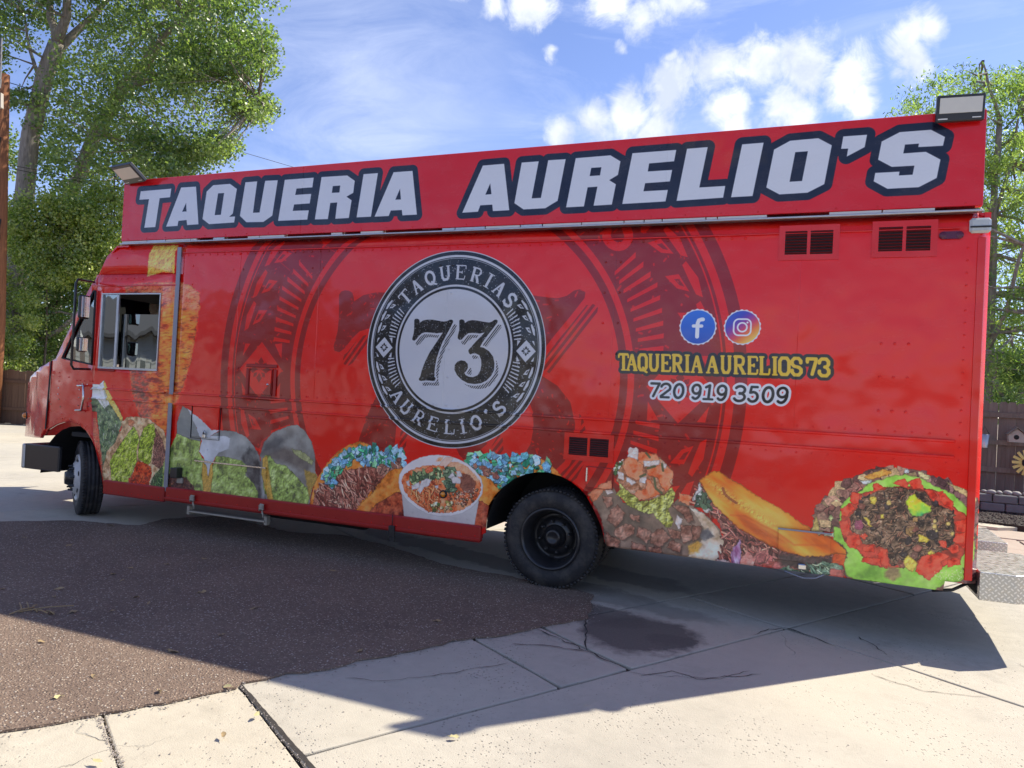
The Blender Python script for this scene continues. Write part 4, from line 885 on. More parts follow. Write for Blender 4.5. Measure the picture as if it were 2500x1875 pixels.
M_CHIP = simple('mulch_chips', (.06, .042, .034), .9, 0, .6, 20)
M_STONE = simple('pebble_stone', (.34, .29, .25), .85, 0, .5, 30)
M_BLOCK = simple('grey_retaining_block', (.17, .165, .165), .9, 0, .3, 9, .8, 60)
M_COB = simple('river_cobble', (.28, .26, .25), .75, 0, .35, 6)
k = MB('flagstone'); k.color(k.mix(k.noise(3, 7, .65), (.34, .25, .19), (.46, .39, .31))).set(Roughness=.85); k.bump(k.noise(30, 6, .7), .6, .008); M_FLAG = k.m
def wood(name, a, b, sc):
    k = MB(name); g = k.noise(3.0, 7, .7, vec=k.tc.outputs['Object'], sc3=sc, dist=.4); oi = k.n('ShaderNodeObjectInfo')
    c = k.mix(k.mr(g, .3, .7), a, b); c = k.mix(k.mr(oi.outputs['Random'], 0, 1, 0, .35), c, tuple(x * .45 for x in a)); k.color(c).set(Roughness=.85); k.bump(g, .6, .006); return k.m
M_FENCE_L = wood('brown_fence_wood', (.11, .055, .032), (.20, .115, .065), (9, 9, .6))
M_FENCE_R = wood('weathered_fence_wood', (.15, .115, .09), (.26, .21, .17), (9, 9, .6))
M_POLE = wood('pole_wood', (.16, .055, .02), (.36, .14, .05), (14, 14, .5))
M_TRIM = wood('trim_wood', (.40, .36, .30), (.52, .47, .40), (6, 6, .6))
M_SHINGLE = simple('roof_shingle', (.13, .13, .14), .95, 0, .35, 25, .8, 90)
M_WIRE = simple('wire_black', (.02, .02, .02), .6)
k = MB('bark'); n = k.noise(5, 8, .7, sc3=(3, 3, .45), dist=.5); k.color(k.mix(k.mr(n, .3, .7), (.13, .11, .09), (.42, .37, .31))).set(Roughness=.9); k.bump(n, .9, .03); M_BARK = k.m
M_TWIG = simple('twig', (.12, .095, .07), .9, 0, .3, 10)
def leafmat(name, a, b, tr):
    k = MB(name); k.N.remove(k.b); at_ = k.n('ShaderNodeAttribute', attribute_name='tint'); c = k.mix(at_.outputs['Fac'], a, b)
    d = k.n('ShaderNodeBsdfDiffuse'); k.L.new(c, d.inputs[0]); t = k.n('ShaderNodeBsdfTranslucent'); tc = k.mix(1., c, tr, 'MULTIPLY'); k.L.new(tc, t.inputs[0])
    g = k.n('ShaderNodeBsdfGlossy'); g.inputs['Roughness'].default_value = .38; g.inputs[0].default_value = (.8, .85, .8, 1)
    m1 = k.n('ShaderNodeMixShader'); m1.inputs[0].default_value = .48; k.L.new(d.outputs[0], m1.inputs[1]); k.L.new(t.outputs[0], m1.inputs[2])
    m2 = k.n('ShaderNodeMixShader'); m2.inputs[0].default_value = .06; k.L.new(m1.outputs[0], m2.inputs[1]); k.L.new(g.outputs[0], m2.inputs[2]); k.L.new(m2.outputs[0], k.out.inputs['Surface'])
    return k.m
M_LEAF_A = leafmat('cottonwood_leaf', (.060, .105, .030), (.165, .22, .075), (3.0, 3.1, 1.6))
M_LEAF_B = leafmat('shrub_leaf', (.11, .165, .035), (.32, .35, .11), (2.6, 2.8, 1.5))
M_LEAF_C = leafmat('willow_leaf', (.065, .115, .03), (.19, .25, .075), (3.0, 3.2, 1.6))
M_DRY = simple('dry_leaf_brown', (.34, .24, .12), .8, 0, .35, 40)
M_DRYY = simple('dry_leaf_yellow', (.46, .40, .20), .8, 0, .3, 40)
M_YEL = simple('yellow_petal', (.72, .55, .16), .6, 0, .2, 20)
# ================================================================= ground
gu_, gv_ = Vector((.5393, .8421)), Vector((.8421, -.5393)); G0 = Vector(gnd((1370, 1679)))     # the slab grid as poured: one direction, its normal, a corner
def guv(u, v): return G0 + gu_ * u + gv_ * v
bm = bmesh.new(); add_box(bm, Vector((0, 0, -.36)), (1600, 1600, .6)); g = bm_obj('ground', bm, M_EARTH); tag(g, kind='structure')
conc = empty('concrete_driveway', (0, 0, 0), None, None); tag(conc, kind='structure')
bm = bmesh.new(); add_box(bm, Vector((-6, 2, -.05)), (46, 30, .06)); bm_obj('joint_bed', bm, M_JOINT, conc)
def slab(c, mat, z=0.):
    c = [Vector(p) for p in c]; me = sum(c, Vector((0, 0))) / len(c); gap = .009
    pts = []
    n = len(c)
    for i in range(n):
        a, b = c[i], c[(i + 1) % n]; ln = (b - a).length; k = max(1, int(ln / .22))
        for j in range(k):
            p = a + (b - a) * j / k; q = (me - p); s = gap if j else gap * 1.6
            p = p + q.normalized() * (s + random.random() * .007 * (1 if j else 2)); pts.append(p)
    bm = bmesh.new(); z += random.uniform(-.002, .002); add_prism(bm, pts, z - .045, z)
    o = bm_obj('slab', bm, mat, conc); bevel_mod(o, .008, 2, 50)
def cell(u0, u1, v0, v1, mat): slab([guv(u0, v0), guv(u1, v0), guv(u1, v1), guv(u0, v1)], mat)
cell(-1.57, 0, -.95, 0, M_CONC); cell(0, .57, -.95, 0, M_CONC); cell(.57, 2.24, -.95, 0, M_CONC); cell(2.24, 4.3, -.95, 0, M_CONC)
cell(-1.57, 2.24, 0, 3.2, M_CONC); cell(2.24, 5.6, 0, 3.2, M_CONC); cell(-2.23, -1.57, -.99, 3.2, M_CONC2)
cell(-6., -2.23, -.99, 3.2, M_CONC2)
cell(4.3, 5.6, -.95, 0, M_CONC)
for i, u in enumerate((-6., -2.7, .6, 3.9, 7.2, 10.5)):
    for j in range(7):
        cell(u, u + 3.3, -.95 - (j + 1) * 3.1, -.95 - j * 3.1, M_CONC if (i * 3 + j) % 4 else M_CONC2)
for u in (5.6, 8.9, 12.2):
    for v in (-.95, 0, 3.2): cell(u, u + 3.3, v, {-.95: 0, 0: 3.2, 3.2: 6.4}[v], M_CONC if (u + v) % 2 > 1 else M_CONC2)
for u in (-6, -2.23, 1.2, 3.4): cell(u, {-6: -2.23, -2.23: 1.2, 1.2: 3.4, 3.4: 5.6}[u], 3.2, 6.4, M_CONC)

far = [(0,1276),(120,1274),(170,1273),(260,1280),(340,1285),(395,1270),(450,1266),(520,1262),(575,1268),(620,1280),(700,1300),(760,1305),(842,1310),(930,1330),(1000,1352),(1079,1380),(1160,1396),(1250,1410),(1330,1428),(1400,1440),(1450,1456),(1438,1470),(1446,1486),(1434,1500),(1436,1512),(1400,1518),(1352,1527),(1309,1534),(1290,1541),(1262,1546),(1240,1552),(1205,1558),(1158,1560),(1130,1565),(1080,1577),(1000,1594),(920,1610),(842,1627),(800,1638),(757,1643),(752,1646),(700,1647),(650,1662),(588,1672),(576,1684),(500,1699),(400,1722),(300,1740),(243,1747),(232,1752),(150,1768),(80,1780),(0,1791)]
P = []
for i, p in enumerate(far):
    q = Vector(gnd(p)); P.append(q)
    if i + 1 < len(far):
        q2 = Vector(gnd(far[i + 1])); kk = int((q2 - q).length / .07)
        for j in range(1, min(kk, 12)): P.append(q + (q2 - q) * j / min(kk, 12) + Vector((random.gauss(0, 1), random.gauss(0, 1))) * .012)
L0 = P[0]; L1 = P[-1]
P += [Vector((-5.2, -6.9)), Vector((-14, -9)), Vector((-26, -6)), Vector((-20, L0.y + 1.0))]
bm = bmesh.new(); add_prism(bm, P, .003, .014); o = bm_obj('asphalt_strip', bm, M_ASPH); tag(o, kind='structure')
# cracks filled with dirt
def crack(pts, w=.006, jit=.015, name='crack'):
    q = [Vector(gnd(p)) for p in pts]; r = []
    for i in range(len(q) - 1):
        k = max(2, int((q[i + 1] - q[i]).length / .05))
        for j in range(k): r.append(q[i] + (q[i + 1] - q[i]) * j / k + Vector((random.uniform(-1, 1), random.uniform(-1, 1))) * jit * (1 if j else .3))
    r.append(q[-1]); bm = bmesh.new(); pv = None
    for i, p in enumerate(r):
        t = (r[min(i + 1, len(r) - 1)] - r[max(i - 1, 0)]).normalized(); nn = Vector((-t.y, t.x)) * w * random.uniform(.3, 1.) * (1 if 0 < i < len(r) - 1 else .2)
        a, b = bm.verts.new((p.x + nn.x, p.y + nn.y, .006)), bm.verts.new((p.x - nn.x, p.y - nn.y, .006))
        if pv: bm.faces.new((pv[0], a, b, pv[1]))
        pv = (a, b)
    bm_obj(name, bm, M_JOINT, conc)
for c_, w in (([(1250,1572),(1340,1578),(1425,1592)], .006), ([(1431,1512),(1428,1550),(1434,1592)], .007), ([(1306,1536),(1370,1562),(1434,1592),(1527,1632)], .007), ([(1838,1552),(1870,1541),(1917,1534),(1960,1546)], .006), ([(1917,1534),(1990,1558),(2040,1580)], .007), ([(2095,1555),(2140,1580),(2165,1600)], .007),
              ([(840,1658),(930,1664),(1060,1652),(1130,1640),(1240,1620)], .0035), ([(1500,1640),(1600,1650),(1760,1660),(1830,1640)], .0025), ([(2130,1650),(2260,1690),(2420,1705)], .004), ([(1560,1652),(1640,1640),(1700,1660),(1860,1648)], .004)):
    crack(c_, w)
# the open joint between the two nearest slabs, wide and black
q0, q1 = Vector(gnd((585, 1672))), Vector(gnd((760, 1875))); ext = (q1 - q0) * .5
bm = bmesh.new(); r = []; K = 40
for j in range(K + 1):
    p = q0 + (q1 + ext - q0) * j / K; t = (q1 - q0).normalized(); nn = Vector((-t.y, t.x)); r.append((p + nn * (.010 + .006 * random.random()), p - nn * (.008 + .008 * random.random())))
pv = None
for a_, b_ in r:
    a, b = bm.verts.new((*a_, .004)), bm.verts.new((*b_, .004))
    if pv: bm.faces.new((pv[0], a, b, pv[1]))
    pv = (a, b)
bm_obj('open_joint', bm, M_JOINT, conc)

# loose stones on the asphalt and in the joints
def stones(name, n, fn, smin, smax, mat, parent=None, label=None):
    V, Fc = [], []
    oct_v = np.array([(1,0,0),(-1,0,0),(0,1,0),(0,-1,0),(0,0,1),(0,0,-1)], float); oct_f = [(0,2,4),(2,1,4),(1,3,4),(3,0,4),(2,0,5),(1,2,5),(3,1,5),(0,3,5)]
    for i in range(n):
        x, y, z = fn(); s = smin + (smax - smin) * random.random() ** 2.5; a = random.random() * 6.28; ca, sa = math.cos(a), math.sin(a)
        v = oct_v * np.array([s * random.uniform(.7, 1.5), s * random.uniform(.6, 1.1), s * random.uniform(.3, .7)])
        v = v + np.random.RandomState(i).randn(6, 3) * s * .12
        v = np.stack([v[:, 0] * ca - v[:, 1] * sa + x, v[:, 0] * sa + v[:, 1] * ca + y, v[:, 2] + z], 1)
        b = len(V) * 6; V.append(v); Fc += [(f[0] + b, f[1] + b, f[2] + b) for f in oct_f]
    V = np.concatenate(V); me = bpy.data.meshes.new(name); me.from_pydata(V.tolist(), [], Fc); me.update()
    o = link(name, me, mat, parent); tag(o, label, None, None, 'stuff'); return o
asp_np = np.array([(p.x, p.y) for p in P])
asp_np = asp_np.astype(np.float32)
cand = np.random.RandomState(5).rand(60000, 2) * np.array([8.5, 5.2]) + np.array([-9.6, -4.4])
sdv = poly_sd(asp_np, cand[:, 0], cand[:, 1]); cand = cand[sdv < -.02]; _it = iter(cand.tolist())
def nxt():
    x, y = next(_it); return x, y, .0135
stones('gravel', min(15000, len(cand) - 5), nxt, .0022, .0085, M_STONE, None, 'loose gravel scattered over the old asphalt')
def c_fn():
    x, y = gnd((random.uniform(300, 2500), random.uniform(1560, 1880))); return x, y, .002
stones('slab_grit', 900, c_fn, .0015, .006, M_STONE, None, 'grit blown over the concrete slabs in the foreground')
edge_pts = [p for p in P[:-4] if p.x > -6.5]
def e_fn():
    p = random.choice(edge_pts); return p.x + random.gauss(0, .035), p.y + random.gauss(0, .035), .006
stones('edge_grit', 2600, e_fn, .002, .008, M_STONE, None, 'crumbs broken off along the ragged asphalt edge')
def j_fn():
    t = random.random(); c = random.random()
    a, b = (gnd((238, 1748)), gnd((300, 1880))) if c < .6 else (gnd((588, 1675)), gnd((750, 1880)))
    return a[0] + (b[0] - a[0]) * t + random.gauss(0, .010), a[1] + (b[1] - a[1]) * t + random.gauss(0, .010), .003
stones('joint_grit', 420, j_fn, .002, .007, M_STONE, None, 'grit and crumbs lying in the slab joints')

# ================================================================= food truck
ROOT = empty('food_truck', (-3.5, 1.2, 0), 'long red food truck wrapped in taco pictures and black and white lettering', 'food truck')
from mathutils import noise as mnoise
UW, UH = (PX1 - PX0), (PZ1 - PZ0)
def dent(X, Z):
    return mnoise.noise(Vector((X * .8, Z * .9, 3.1))) * .010 + mnoise.noise(Vector((X * 1.9, Z * 2.1, 7.7))) * .0035
def ycab(X): return 0. if X > -7.6 else .20 * ((-7.6 - X) / 1.1) ** 2
def cab(p):
    y = 0.
    for _ in range(6): x, z = side_xz(p, y); y = ycab(x)
    return x, z
def fx(p, y=0.): return side_xz(p, y)
def sheet(name, outer, holes, mat, parent, yf, step=.09, thick=.03, bev=False):
    loops = [[Vector((p[0], p[1], 0)) for p in outer]] + [[Vector((p[0], p[1], 0)) for p in h] for h in holes]
    tris = tessellate_polygon(loops); flat = [v for l in loops for v in l]; bm = bmesh.new(); vs = [bm.verts.new(v) for v in flat]
    for t in tris:
        try: bm.faces.new([vs[i] for i in t])
        except ValueError: pass
    xs = [v.x for v in flat]; zs = [v.y for v in flat]
    if step:
        for ax, lo, hi in (((1, 0, 0), min(xs), max(xs)), ((0, 1, 0), min(zs), max(zs))):
            n = int((hi - lo) / step)
            for i in range(1, n):
                c = lo + (hi - lo) * i / n; bmesh.ops.bisect_plane(bm, geom=bm.verts[:] + bm.edges[:] + bm.faces[:], dist=1e-5, plane_co=Vector(ax) * c, plane_no=ax)
    bmesh.ops.remove_doubles(bm, verts=bm.verts, dist=1e-5)
    uvl = bm.loops.layers.uv.new('wrap')
    for f in bm.faces:
        for l in f.loops: l[uvl].uv = ((l.vert.co.x - PX0) / UW, (l.vert.co.y - PZ0) / UH)
    for v in bm.verts: x, z = v.co.x, v.co.y; v.co = Vector((x, yf(x, z), z))
    bmesh.ops.recalc_face_normals(bm, faces=bm.faces)
    for f in bm.faces:
        if f.normal.y > 0: f.normal_flip()
    me = bpy.data.meshes.new(name); bm.to_mesh(me); bm.free()
    for p in me.polygons: p.use_smooth = True
    o = link(name, me, mat, parent)
    if thick: md = o.modifiers.new('solid', 'SOLIDIFY'); md.thickness = thick; md.offset = -1
    return o
def wrapbox(name, x0, x1, z0, z1, y0, y1, mat, parent, bev=.003):
    "box on the side that carries the print on"
    bm = bmesh.new(); add_box(bm, Vector(((x0 + x1) / 2, (y0 + y1) / 2, (z0 + z1) / 2)), (x1 - x0, y1 - y0, z1 - z0)); uvl = bm.loops.layers.uv.new('wrap')
    for f in bm.faces:
        for l in f.loops: l[uvl].uv = ((l.vert.co.x - PX0) / UW, (l.vert.co.z - PZ0) / UH)
    o = bm_obj(name, bm, mat, parent)
    if bev: bevel_mod(o, bev)
    return o
def rowpts(a, b, n): return [(a[0] + (b[0] - a[0]) * i / (n - 1), a[1] + (b[1] - a[1]) * i / (n - 1)) for i in range(n)]

TOPZ, REARX, WID = 3.165, 1.275, 2.42
def ybody(X, Z):
    y = dent(X, Z) * min(1, max(0, (X + 6.3) * 4)) * min(1, max(0, (1.1 - X) * 4)) * min(1, max(0, (3.0 - Z) * 5)) * min(1, max(0, (Z - .35) * 6))
    if Z > 3.05: y += .055 * ((Z - 3.05) / .115) ** 2
    if X > 1.19: y += .05 * ((X - 1.19) / .085) ** 2
    return y
def mir(x, z): return x, z
arch = [fx(Z(750, 1050, 2.949, [p])[0]) for p in [(1283,705),(1290,640),(1305,540),(1345,475),(1400,415),(1490,350),(1570,318),(1650,304),(1730,303),(1830,335),(1900,372),(1960,420),(2010,475),(2055,560),(2085,620),(2115,690),(2130,745),(2138,800)]]
arch_end = fx(Z(750, 1050, 2.949, [(2160, 838)])[0])
body_out = [(-6.31, .37), (-2.555, .37), (-2.555, .40), (arch[0][0], .42)] + arch + [arch_end] + [(1.065, .430), (1.075, .50), (REARX, .50), (REARX, TOPZ), (-6.31, TOPZ)]
body = sheet('body_side', body_out, [], M_WRAP, ROOT, ybody, .085)

# cab: door, quarter panel, nose
z1_ = lambda pts: [cab((x / 2.37, 600 + y / 2.37)) for x, y in pts]
z8_ = lambda pts: [cab((x / 4.147, 850 + y / 4.147)) for x, y in pts]
roof_f = cab((262, 625)); wst = cab((228, 700)); 
win = z1_([(600, 280), (936, 277), (908, 718), (576, 706)])
wx0, wx1 = (win[0][0] + win[3][0]) / 2, (win[1][0] + win[2][0]) / 2; wz0, wz1 = (win[2][1] + win[3][1]) / 2, (win[0][1] + win[1][1]) / 2
win = [(wx0, wz1), (wx1, wz1), (wx1, wz0), (wx0, wz0)]
DX0 = cab((237, 750))[0]                         # front edge of the sliding door
farch = z8_([(445, 880), (480, 825), (560, 775), (640, 748), (720, 745), (800, 775), (870, 835), (930, 930), (975, 1040), (1000, 1150), (1015, 1200), (1035, 1310)])
door_bot_f = z8_([(1050, 1390)])[0]
door_out = [(DX0, wz1 + .22), (-6.31, wz1 + .22), (-6.31, .37), (door_bot_f[0], .37), farch[-1], farch[-2], farch[-3], farch[-4], z8_([(945, 880)])[0], z8_([(950, 760)])[0], (DX0, z8_([(960, 560)])[0][1])]
yz0 = lambda x, z: ycab(x) + (dent(x, z) * .5)
door = sheet('cab_door', door_out, [win[::-1]], M_WRAP, ROOT, lambda x, z: yz0(x, z) - .004, .11)
up = [(DX0, wz1 + .225), (DX0 - .03, wz1 + .225), wst, roof_f, cab((285, 600)), (-7.10, TOPZ), (-6.31, TOPZ), (-6.31, wz1 + .225)]
def ycap(x, z): return yz0(x, z) + (.055 * ((z - 3.05) / .115) ** 2 if z > 3.05 else 0)
sheet('cab_roof_side', up, [], M_WRAP, ROOT, ycap, .12)
qw = z1_([(536, 240), (562, 240), (540, 700), (335, 652), (440, 440)])       # front quarter window outline
ds = cab((126.6, 880.6)); db = cab((114, 1047))                               # seam between cowl and nose
cowl = [(DX0 - .004, wz1 + .22), z1_([(530, 225)])[0], z1_([(415, 455)])[0], z1_([(322, 655)])[0], ds, db, farch[0]] + farch[1:9] + [z8_([(938, 880)])[0], z8_([(945, 760)])[0], (DX0 - .004, z8_([(960, 560)])[0][1])]
qh = z1_([(545, 262), (556, 262), (532, 688), (362, 650), (450, 455)])
sheet('cowl_panel', cowl, [qh[::-1]], M_RED, ROOT, yz0, .11)
nose = [ds, z1_([(200, 730)])[0], z1_([(140, 790)])[0], z1_([(130, 1000)])[0], z1_([(115, 1100)])[0], z1_([(238, 1112)])[0], db]
sheet('nose_panel', nose, [], M_RED, ROOT, lambda x, z: yz0(x, z) + mnoise.noise(Vector((x * 5, z * 3, 1))) * .02, .07)
# across the truck: hood, windscreen, roof front, grille
def loft(name, prof, mat, inset=0.):
    bm = bmesh.new(); rows = []
    for x, z in prof:
        y0 = ycab(x) + inset; rows.append([bm.verts.new((x, y0 + (WID - 2 * y0) * j / 10, z)) for j in range(11)])
    for i in range(len(rows) - 1):
        for j in range(10): bm.faces.new((rows[i][j], rows[i][j + 1], rows[i + 1][j + 1], rows[i + 1][j]))
    o = bm_obj(name, bm, mat, ROOT); md = o.modifiers.new('solid', 'SOLIDIFY'); md.thickness = .02; return o
loft('roof_front', [(-7.10, TOPZ - .01), cab((285, 600)), roof_f, wst], M_RED, .004)
ws_b = z1_([(322, 655)])[0]
loft('windscreen', [wst, ws_b], M_GLASS, .03)
loft('hood', [ws_b, z1_([(200, 730)])[0], z1_([(140, 790)])[0]], M_RED, .004)
gr = loft('front_grille', [z1_([(140, 790)])[0], z1_([(130, 1000)])[0], z1_([(115, 1100)])[0]], M_RED, .004)
for yy in (.42, 1.21, 2.0): tube('windscreen_pillar', [(wst[0] - .01, yy, wst[1]), (ws_b[0] - .01, yy, ws_b[1])], .02, M_BLACK, ROOT) if yy == 1.21 else None
# far side, roof, rear, floor
bm = bmesh.new()
fo = [(-8.62, .87), (-8.66, 1.44), (ws_b[0], ws_b[1]), wst, roof_f, (-7.10, TOPZ), (REARX, TOPZ), (REARX, .45), (-1.4, .45), (-1.5, .85), (-1.9, 1.0), (-2.35, .85), (-2.5, .40), (-7.25, .40), (-7.4, .8), (-7.75, 1.05), (-8.15, .87)]
fw_hole = [(wx0, wz1), (wx1, wz1), (wx1, wz0), (wx0, wz0)]
fs = sheet('far_side', fo, [fw_hole], M_RED, ROOT, lambda x, z: WID, 0, .02)
bm = bmesh.new(); add_box(bm, Vector(((REARX - 7.10) / 2, WID / 2, TOPZ - .012)), (REARX + 7.10, WID - .12, .024)); bm_obj('roof', bm, M_RED, ROOT)
bm = bmesh.new(); add_box(bm, Vector((REARX - .02, WID / 2, (.5 + TOPZ) / 2)), (.04, WID - .10, TOPZ - .5)); bm_obj('rear_wall', bm, M_RED, ROOT)
for yy in (.75, 1.68):
    box('rear_door', (REARX + .012, yy, 1.75), (.02, .86, 2.3), M_RED, ROOT, bev=.01)
box('floor', (-2.9, WID / 2, .60), (8.3, 1.18, .06), M_DARK, ROOT)
for xa, xb in ((-7.1, -2.58), (-1.32, 1.22)):
    for yy in (.345, WID - .345): box('floor_edge', ((xa + xb) / 2, yy, .60), (xb - xa, .54, .055), M_DARK, ROOT)
# wheel houses, chassis, tanks, axles
def house(x, r, name='wheel_house'):
    n = 14
    for s in (0, 1):
        bm = bmesh.new()
        y0, y1 = (.035, .80) if s == 0 else (WID - .8, WID - .03); a = []; b = []
        for i in range(n + 1):
            t = math.pi * i / n; a.append(bm.verts.new((x + math.cos(t) * r, y0, .45 + math.sin(t) * r))); b.append(bm.verts.new((x + math.cos(t) * r, y1, .45 + math.sin(t) * r)))
        for i in range(n): bm.faces.new((a[i], a[i + 1], b[i + 1], b[i]))
        cc = bm.verts.new((x, y1 if s == 0 else y0, .45)); ring = b if s == 0 else a
        for i in range(n): bm.faces.new((ring[i], ring[i + 1], cc))
        bm_obj(name, bm, M_DARK, ROOT)
house(-1.93, .60); house(-7.78, .60)
for yy in (.78, 1.64): box('chassis_rail', (-3.6, yy, .50), (9.9, .09, .20), M_DARK, ROOT)
for xx in (-6.6, -5.0, -3.4, -.4, .7): box('cross_member', (xx, 1.21, .50), (.08, .86, .12), M_DARK, ROOT)
lathe('fuel_tank', [(.01, -.6), (.24, -.6), (.26, -.57), (.26, .57), (.24, .6), (.01, .6)], (-4.6, .42, .47), (1, 0, 0), M_DARK, ROOT, 24)
box('battery_box', (-3.25, .38, .46), (.55, .42, .30), M_DARK, ROOT)
tube('exhaust_pipe', [(-6.8, 1.5, .38), (-3, 1.55, .34), (-2.4, 1.5, .45), (.6, 1.9, .38)], .05, M_DARK, ROOT)
tube('rear_axle', [(-1.93, .5, .42), (-1.93, 1.0, .42), (-1.93, 1.21, .42), (-1.93, 1.42, .42), (-1.93, 1.95, .42)], [.06, .07, .19, .07, .06], M_DARK, ROOT, 14)
tube('front_axle', [(-7.78, .45, .36), (-7.78, 1.95, .36)], .06, M_DARK, ROOT, 10)
for yy in (.66, 1.76): 
    tube('leaf_spring', [(-2.55, yy, .55), (-1.93, yy, .34), (-1.3, yy, .55)], .035, M_DARK, ROOT); tube('leaf_spring', [(-8.2, yy, .55), (-7.78, yy, .30), (-7.2, yy, .55)], .035, M_DARK, ROOT)

# wheels
TR, TW = .435, .225
def wheel(center, yaw, rim, deep, name='wheel', detail=True):
    w = bpy.data.objects.new(name, None); COL.objects.link(w); w.parent = ROOT; w.location = Vector(center) - ROOT.location
    w.rotation_euler = (0, 0, yaw)
    def sub(nm, bm, mat, sm=True):
        o = bm_obj(nm, bm, mat, None, sm); o.parent = w; return o
    ax = (0, -1, 0)          # outward
    def holes(r, R_, y):
        h0 = None
        for i in range(6):
            t = math.radians(20 + 60 * i)
            if h0 is None: bm = bmesh.new(); add_lathe(bm, [(r, -.004), (r, .0018), (.001, .0018)], (0, 0, 0), ax, 14); h0 = bm_obj('hand_hole', bm, M_DARK, None); q = h0
            else: q = h0.copy(); COL.objects.link(q)
            q.parent = w; q.location = (math.cos(t) * R_, y, math.sin(t) * R_)
    r0, hw = .262, TW / 2
    prof = [(r0, -hw + .02), (r0 + .02, -hw), (r0 + .09, -hw - .012), (TR - .045, -hw + .002), (TR - .012, -hw + .022)]
    ys = [-hw + .03]
    for g in (-.06, -.022, .022, .06):
        prof += [(TR, g - .007), (TR - .012, g - .005), (TR - .012, g + .005), (TR, g + .007)]
    prof = prof + [(TR - .012, hw - .022), (TR - .045, hw - .002), (r0 + .09, hw + .012), (r0 + .02, hw), (r0, hw - .02), (r0 - .012, hw - .04), (r0 - .012, -hw + .04)]
    bm = bmesh.new(); add_lathe(bm, prof, (0, 0, 0), ax, 72, True)
    for kx in range(72):     # shoulder blocks
        t = 2 * math.pi * kx / 72
        for h in (hw - .022, -hw + .022):
            add_box(bm, Vector((math.cos(t) * (TR - .010), -h, math.sin(t) * (TR - .010))), (.020, .03, .022), Euler((0, -t, 0)))
    sub('tyre', bm, M_TYRE)
    bm = bmesh.new()
    if deep:     # dished inwards (rear, outer)
        add_lathe(bm, [(r0 + .012, hw - .004), (r0 + .004, hw + .012), (r0 - .012, hw + .006), (r0 - .02, hw - .03), (r0 - .035, hw - .05), (r0 - .05, -.02), (r0 - .055, -.075), (.19, -.085), (.165, -.07), (.16, -.05), (.10, -.045)], (0, 0, 0), ax, 64)
        sub('rim', bm, rim)
        bm = bmesh.new(); add_lathe(bm, [(.105, -.05), (.105, -.02), (.085, -.012), (.072, .02), (.066, .035), (.045, .038), (.04, .03), (.001, .03)], (0, 0, 0), ax, 32); sub('hub', bm, rim)
        zo = -.048
        holes(.024, .178, .074)
    else:        # domed outwards (front)
        add_lathe(bm, [(r0 + .012, hw - .004), (r0 + .004, hw + .014), (r0 - .014, hw + .008), (r0 - .03, hw - .03), (r0 - .045, hw - .02), (.19, hw + .03), (.17, hw + .045), (.11, hw + .05), (.10, hw + .05)], (0, 0, 0), ax, 64)
        sub('rim', bm, rim)
        bm = bmesh.new(); add_lathe(bm, [(.108, hw + .045), (.108, hw + .07), (.085, hw + .10), (.07, hw + .13), (.001, hw + .13)], (0, 0, 0), ax, 32); sub('hub', bm, M_PLASTIC)
        zo = hw + .05
        holes(.026, .205, -(hw + .018))
    nut = None
    for i in range(8):
        t = 2 * math.pi * i / 8 + .2
        if nut is None:
            bm = bmesh.new(); add_lathe(bm, [(.017, -.004), (.017, .02), (.012, .024), (.011, .045), (.001, .048)], (0, 0, 0), ax, 6); nut = bm_obj('lug_nut', bm, M_PLASTIC, None, False); o = nut
        else:
            o = nut.copy(); COL.objects.link(o)
        o.parent = w; o.location = (math.cos(t) * .138, -zo, math.sin(t) * .138)
    return w
wheel((-1.92, .13 + .01, TR), 0, M_RIMB, True)
wheel((-1.92, .43, TR), 0, M_RIMB, True)
wheel((-1.92, WID - .13, TR), math.pi, M_RIMB, True); wheel((-1.92, WID - .43, TR), math.pi, M_RIMB, True)
wheel((-7.79, .21, TR), math.radians(-31), M_RIMW, False)
wheel((-7.79, WID - .21, TR), math.radians(180 - 33), M_RIMW, False)
# front bumper
b0 = side_xz((55, 1078), -.02); b1 = side_xz((163, 1143), -.02)
bz0, bz1 = side_xz((58, 1143), -.0)[1], side_xz((56, 1082), -.0)[1]
for yy in (.03, WID - .03): box('bumper_end', (b0[0] + .30, yy, (bz0 + bz1) / 2), (.60, .05, bz1 - bz0), M_PLASTIC, ROOT, bev=.012)
bb = box('front_bumper', (b0[0] - .005, WID / 2, (bz0 + bz1) / 2), (.05, WID + .02, bz1 - bz0 - .004), M_ALU, ROOT, bev=.015)

# sign board on the roof
s0, s1 = -7.205, 1.21
wrapbox('sign_board', s0, s1, 3.2, 3.892, -.012, .05, M_WRAP, ROOT, .004)
for x_, lab in ((-4.72, None), (-1.05, None)): wrapbox('sign_seam', x_ - .0015, x_ + .0015, 3.202, 3.89, -.0145, -.010, M_WRAP, ROOT, 0)
for x_ in np.linspace(-6.9, 1.0, 9): box('sign_bracket', (x_, .25, 3.35), (.05, .36, .36), M_WHITE, ROOT)
wx = -7.2
for i in range(40):
    ln = random.uniform(.08, .42)
    if wx + ln > 1.15: break
    if random.random() < .7: box('roof_flashing', (wx + ln / 2, .022, 3.186), (ln - .01, .05, .024), M_WHITE if random.random() < .8 else M_ALU, ROOT)
    wx += ln
box('light_gap_strip', (-3.0, .09, 3.175), (8.35, .05, .06), M_DARK, ROOT)  # added strip, stops sunlight leaking through between sign and roof
box('drip_rail', ((-7.2 + 1.2) / 2, .012, 3.166), (8.42, .075, .016), M_ALU, ROOT, bev=.004)

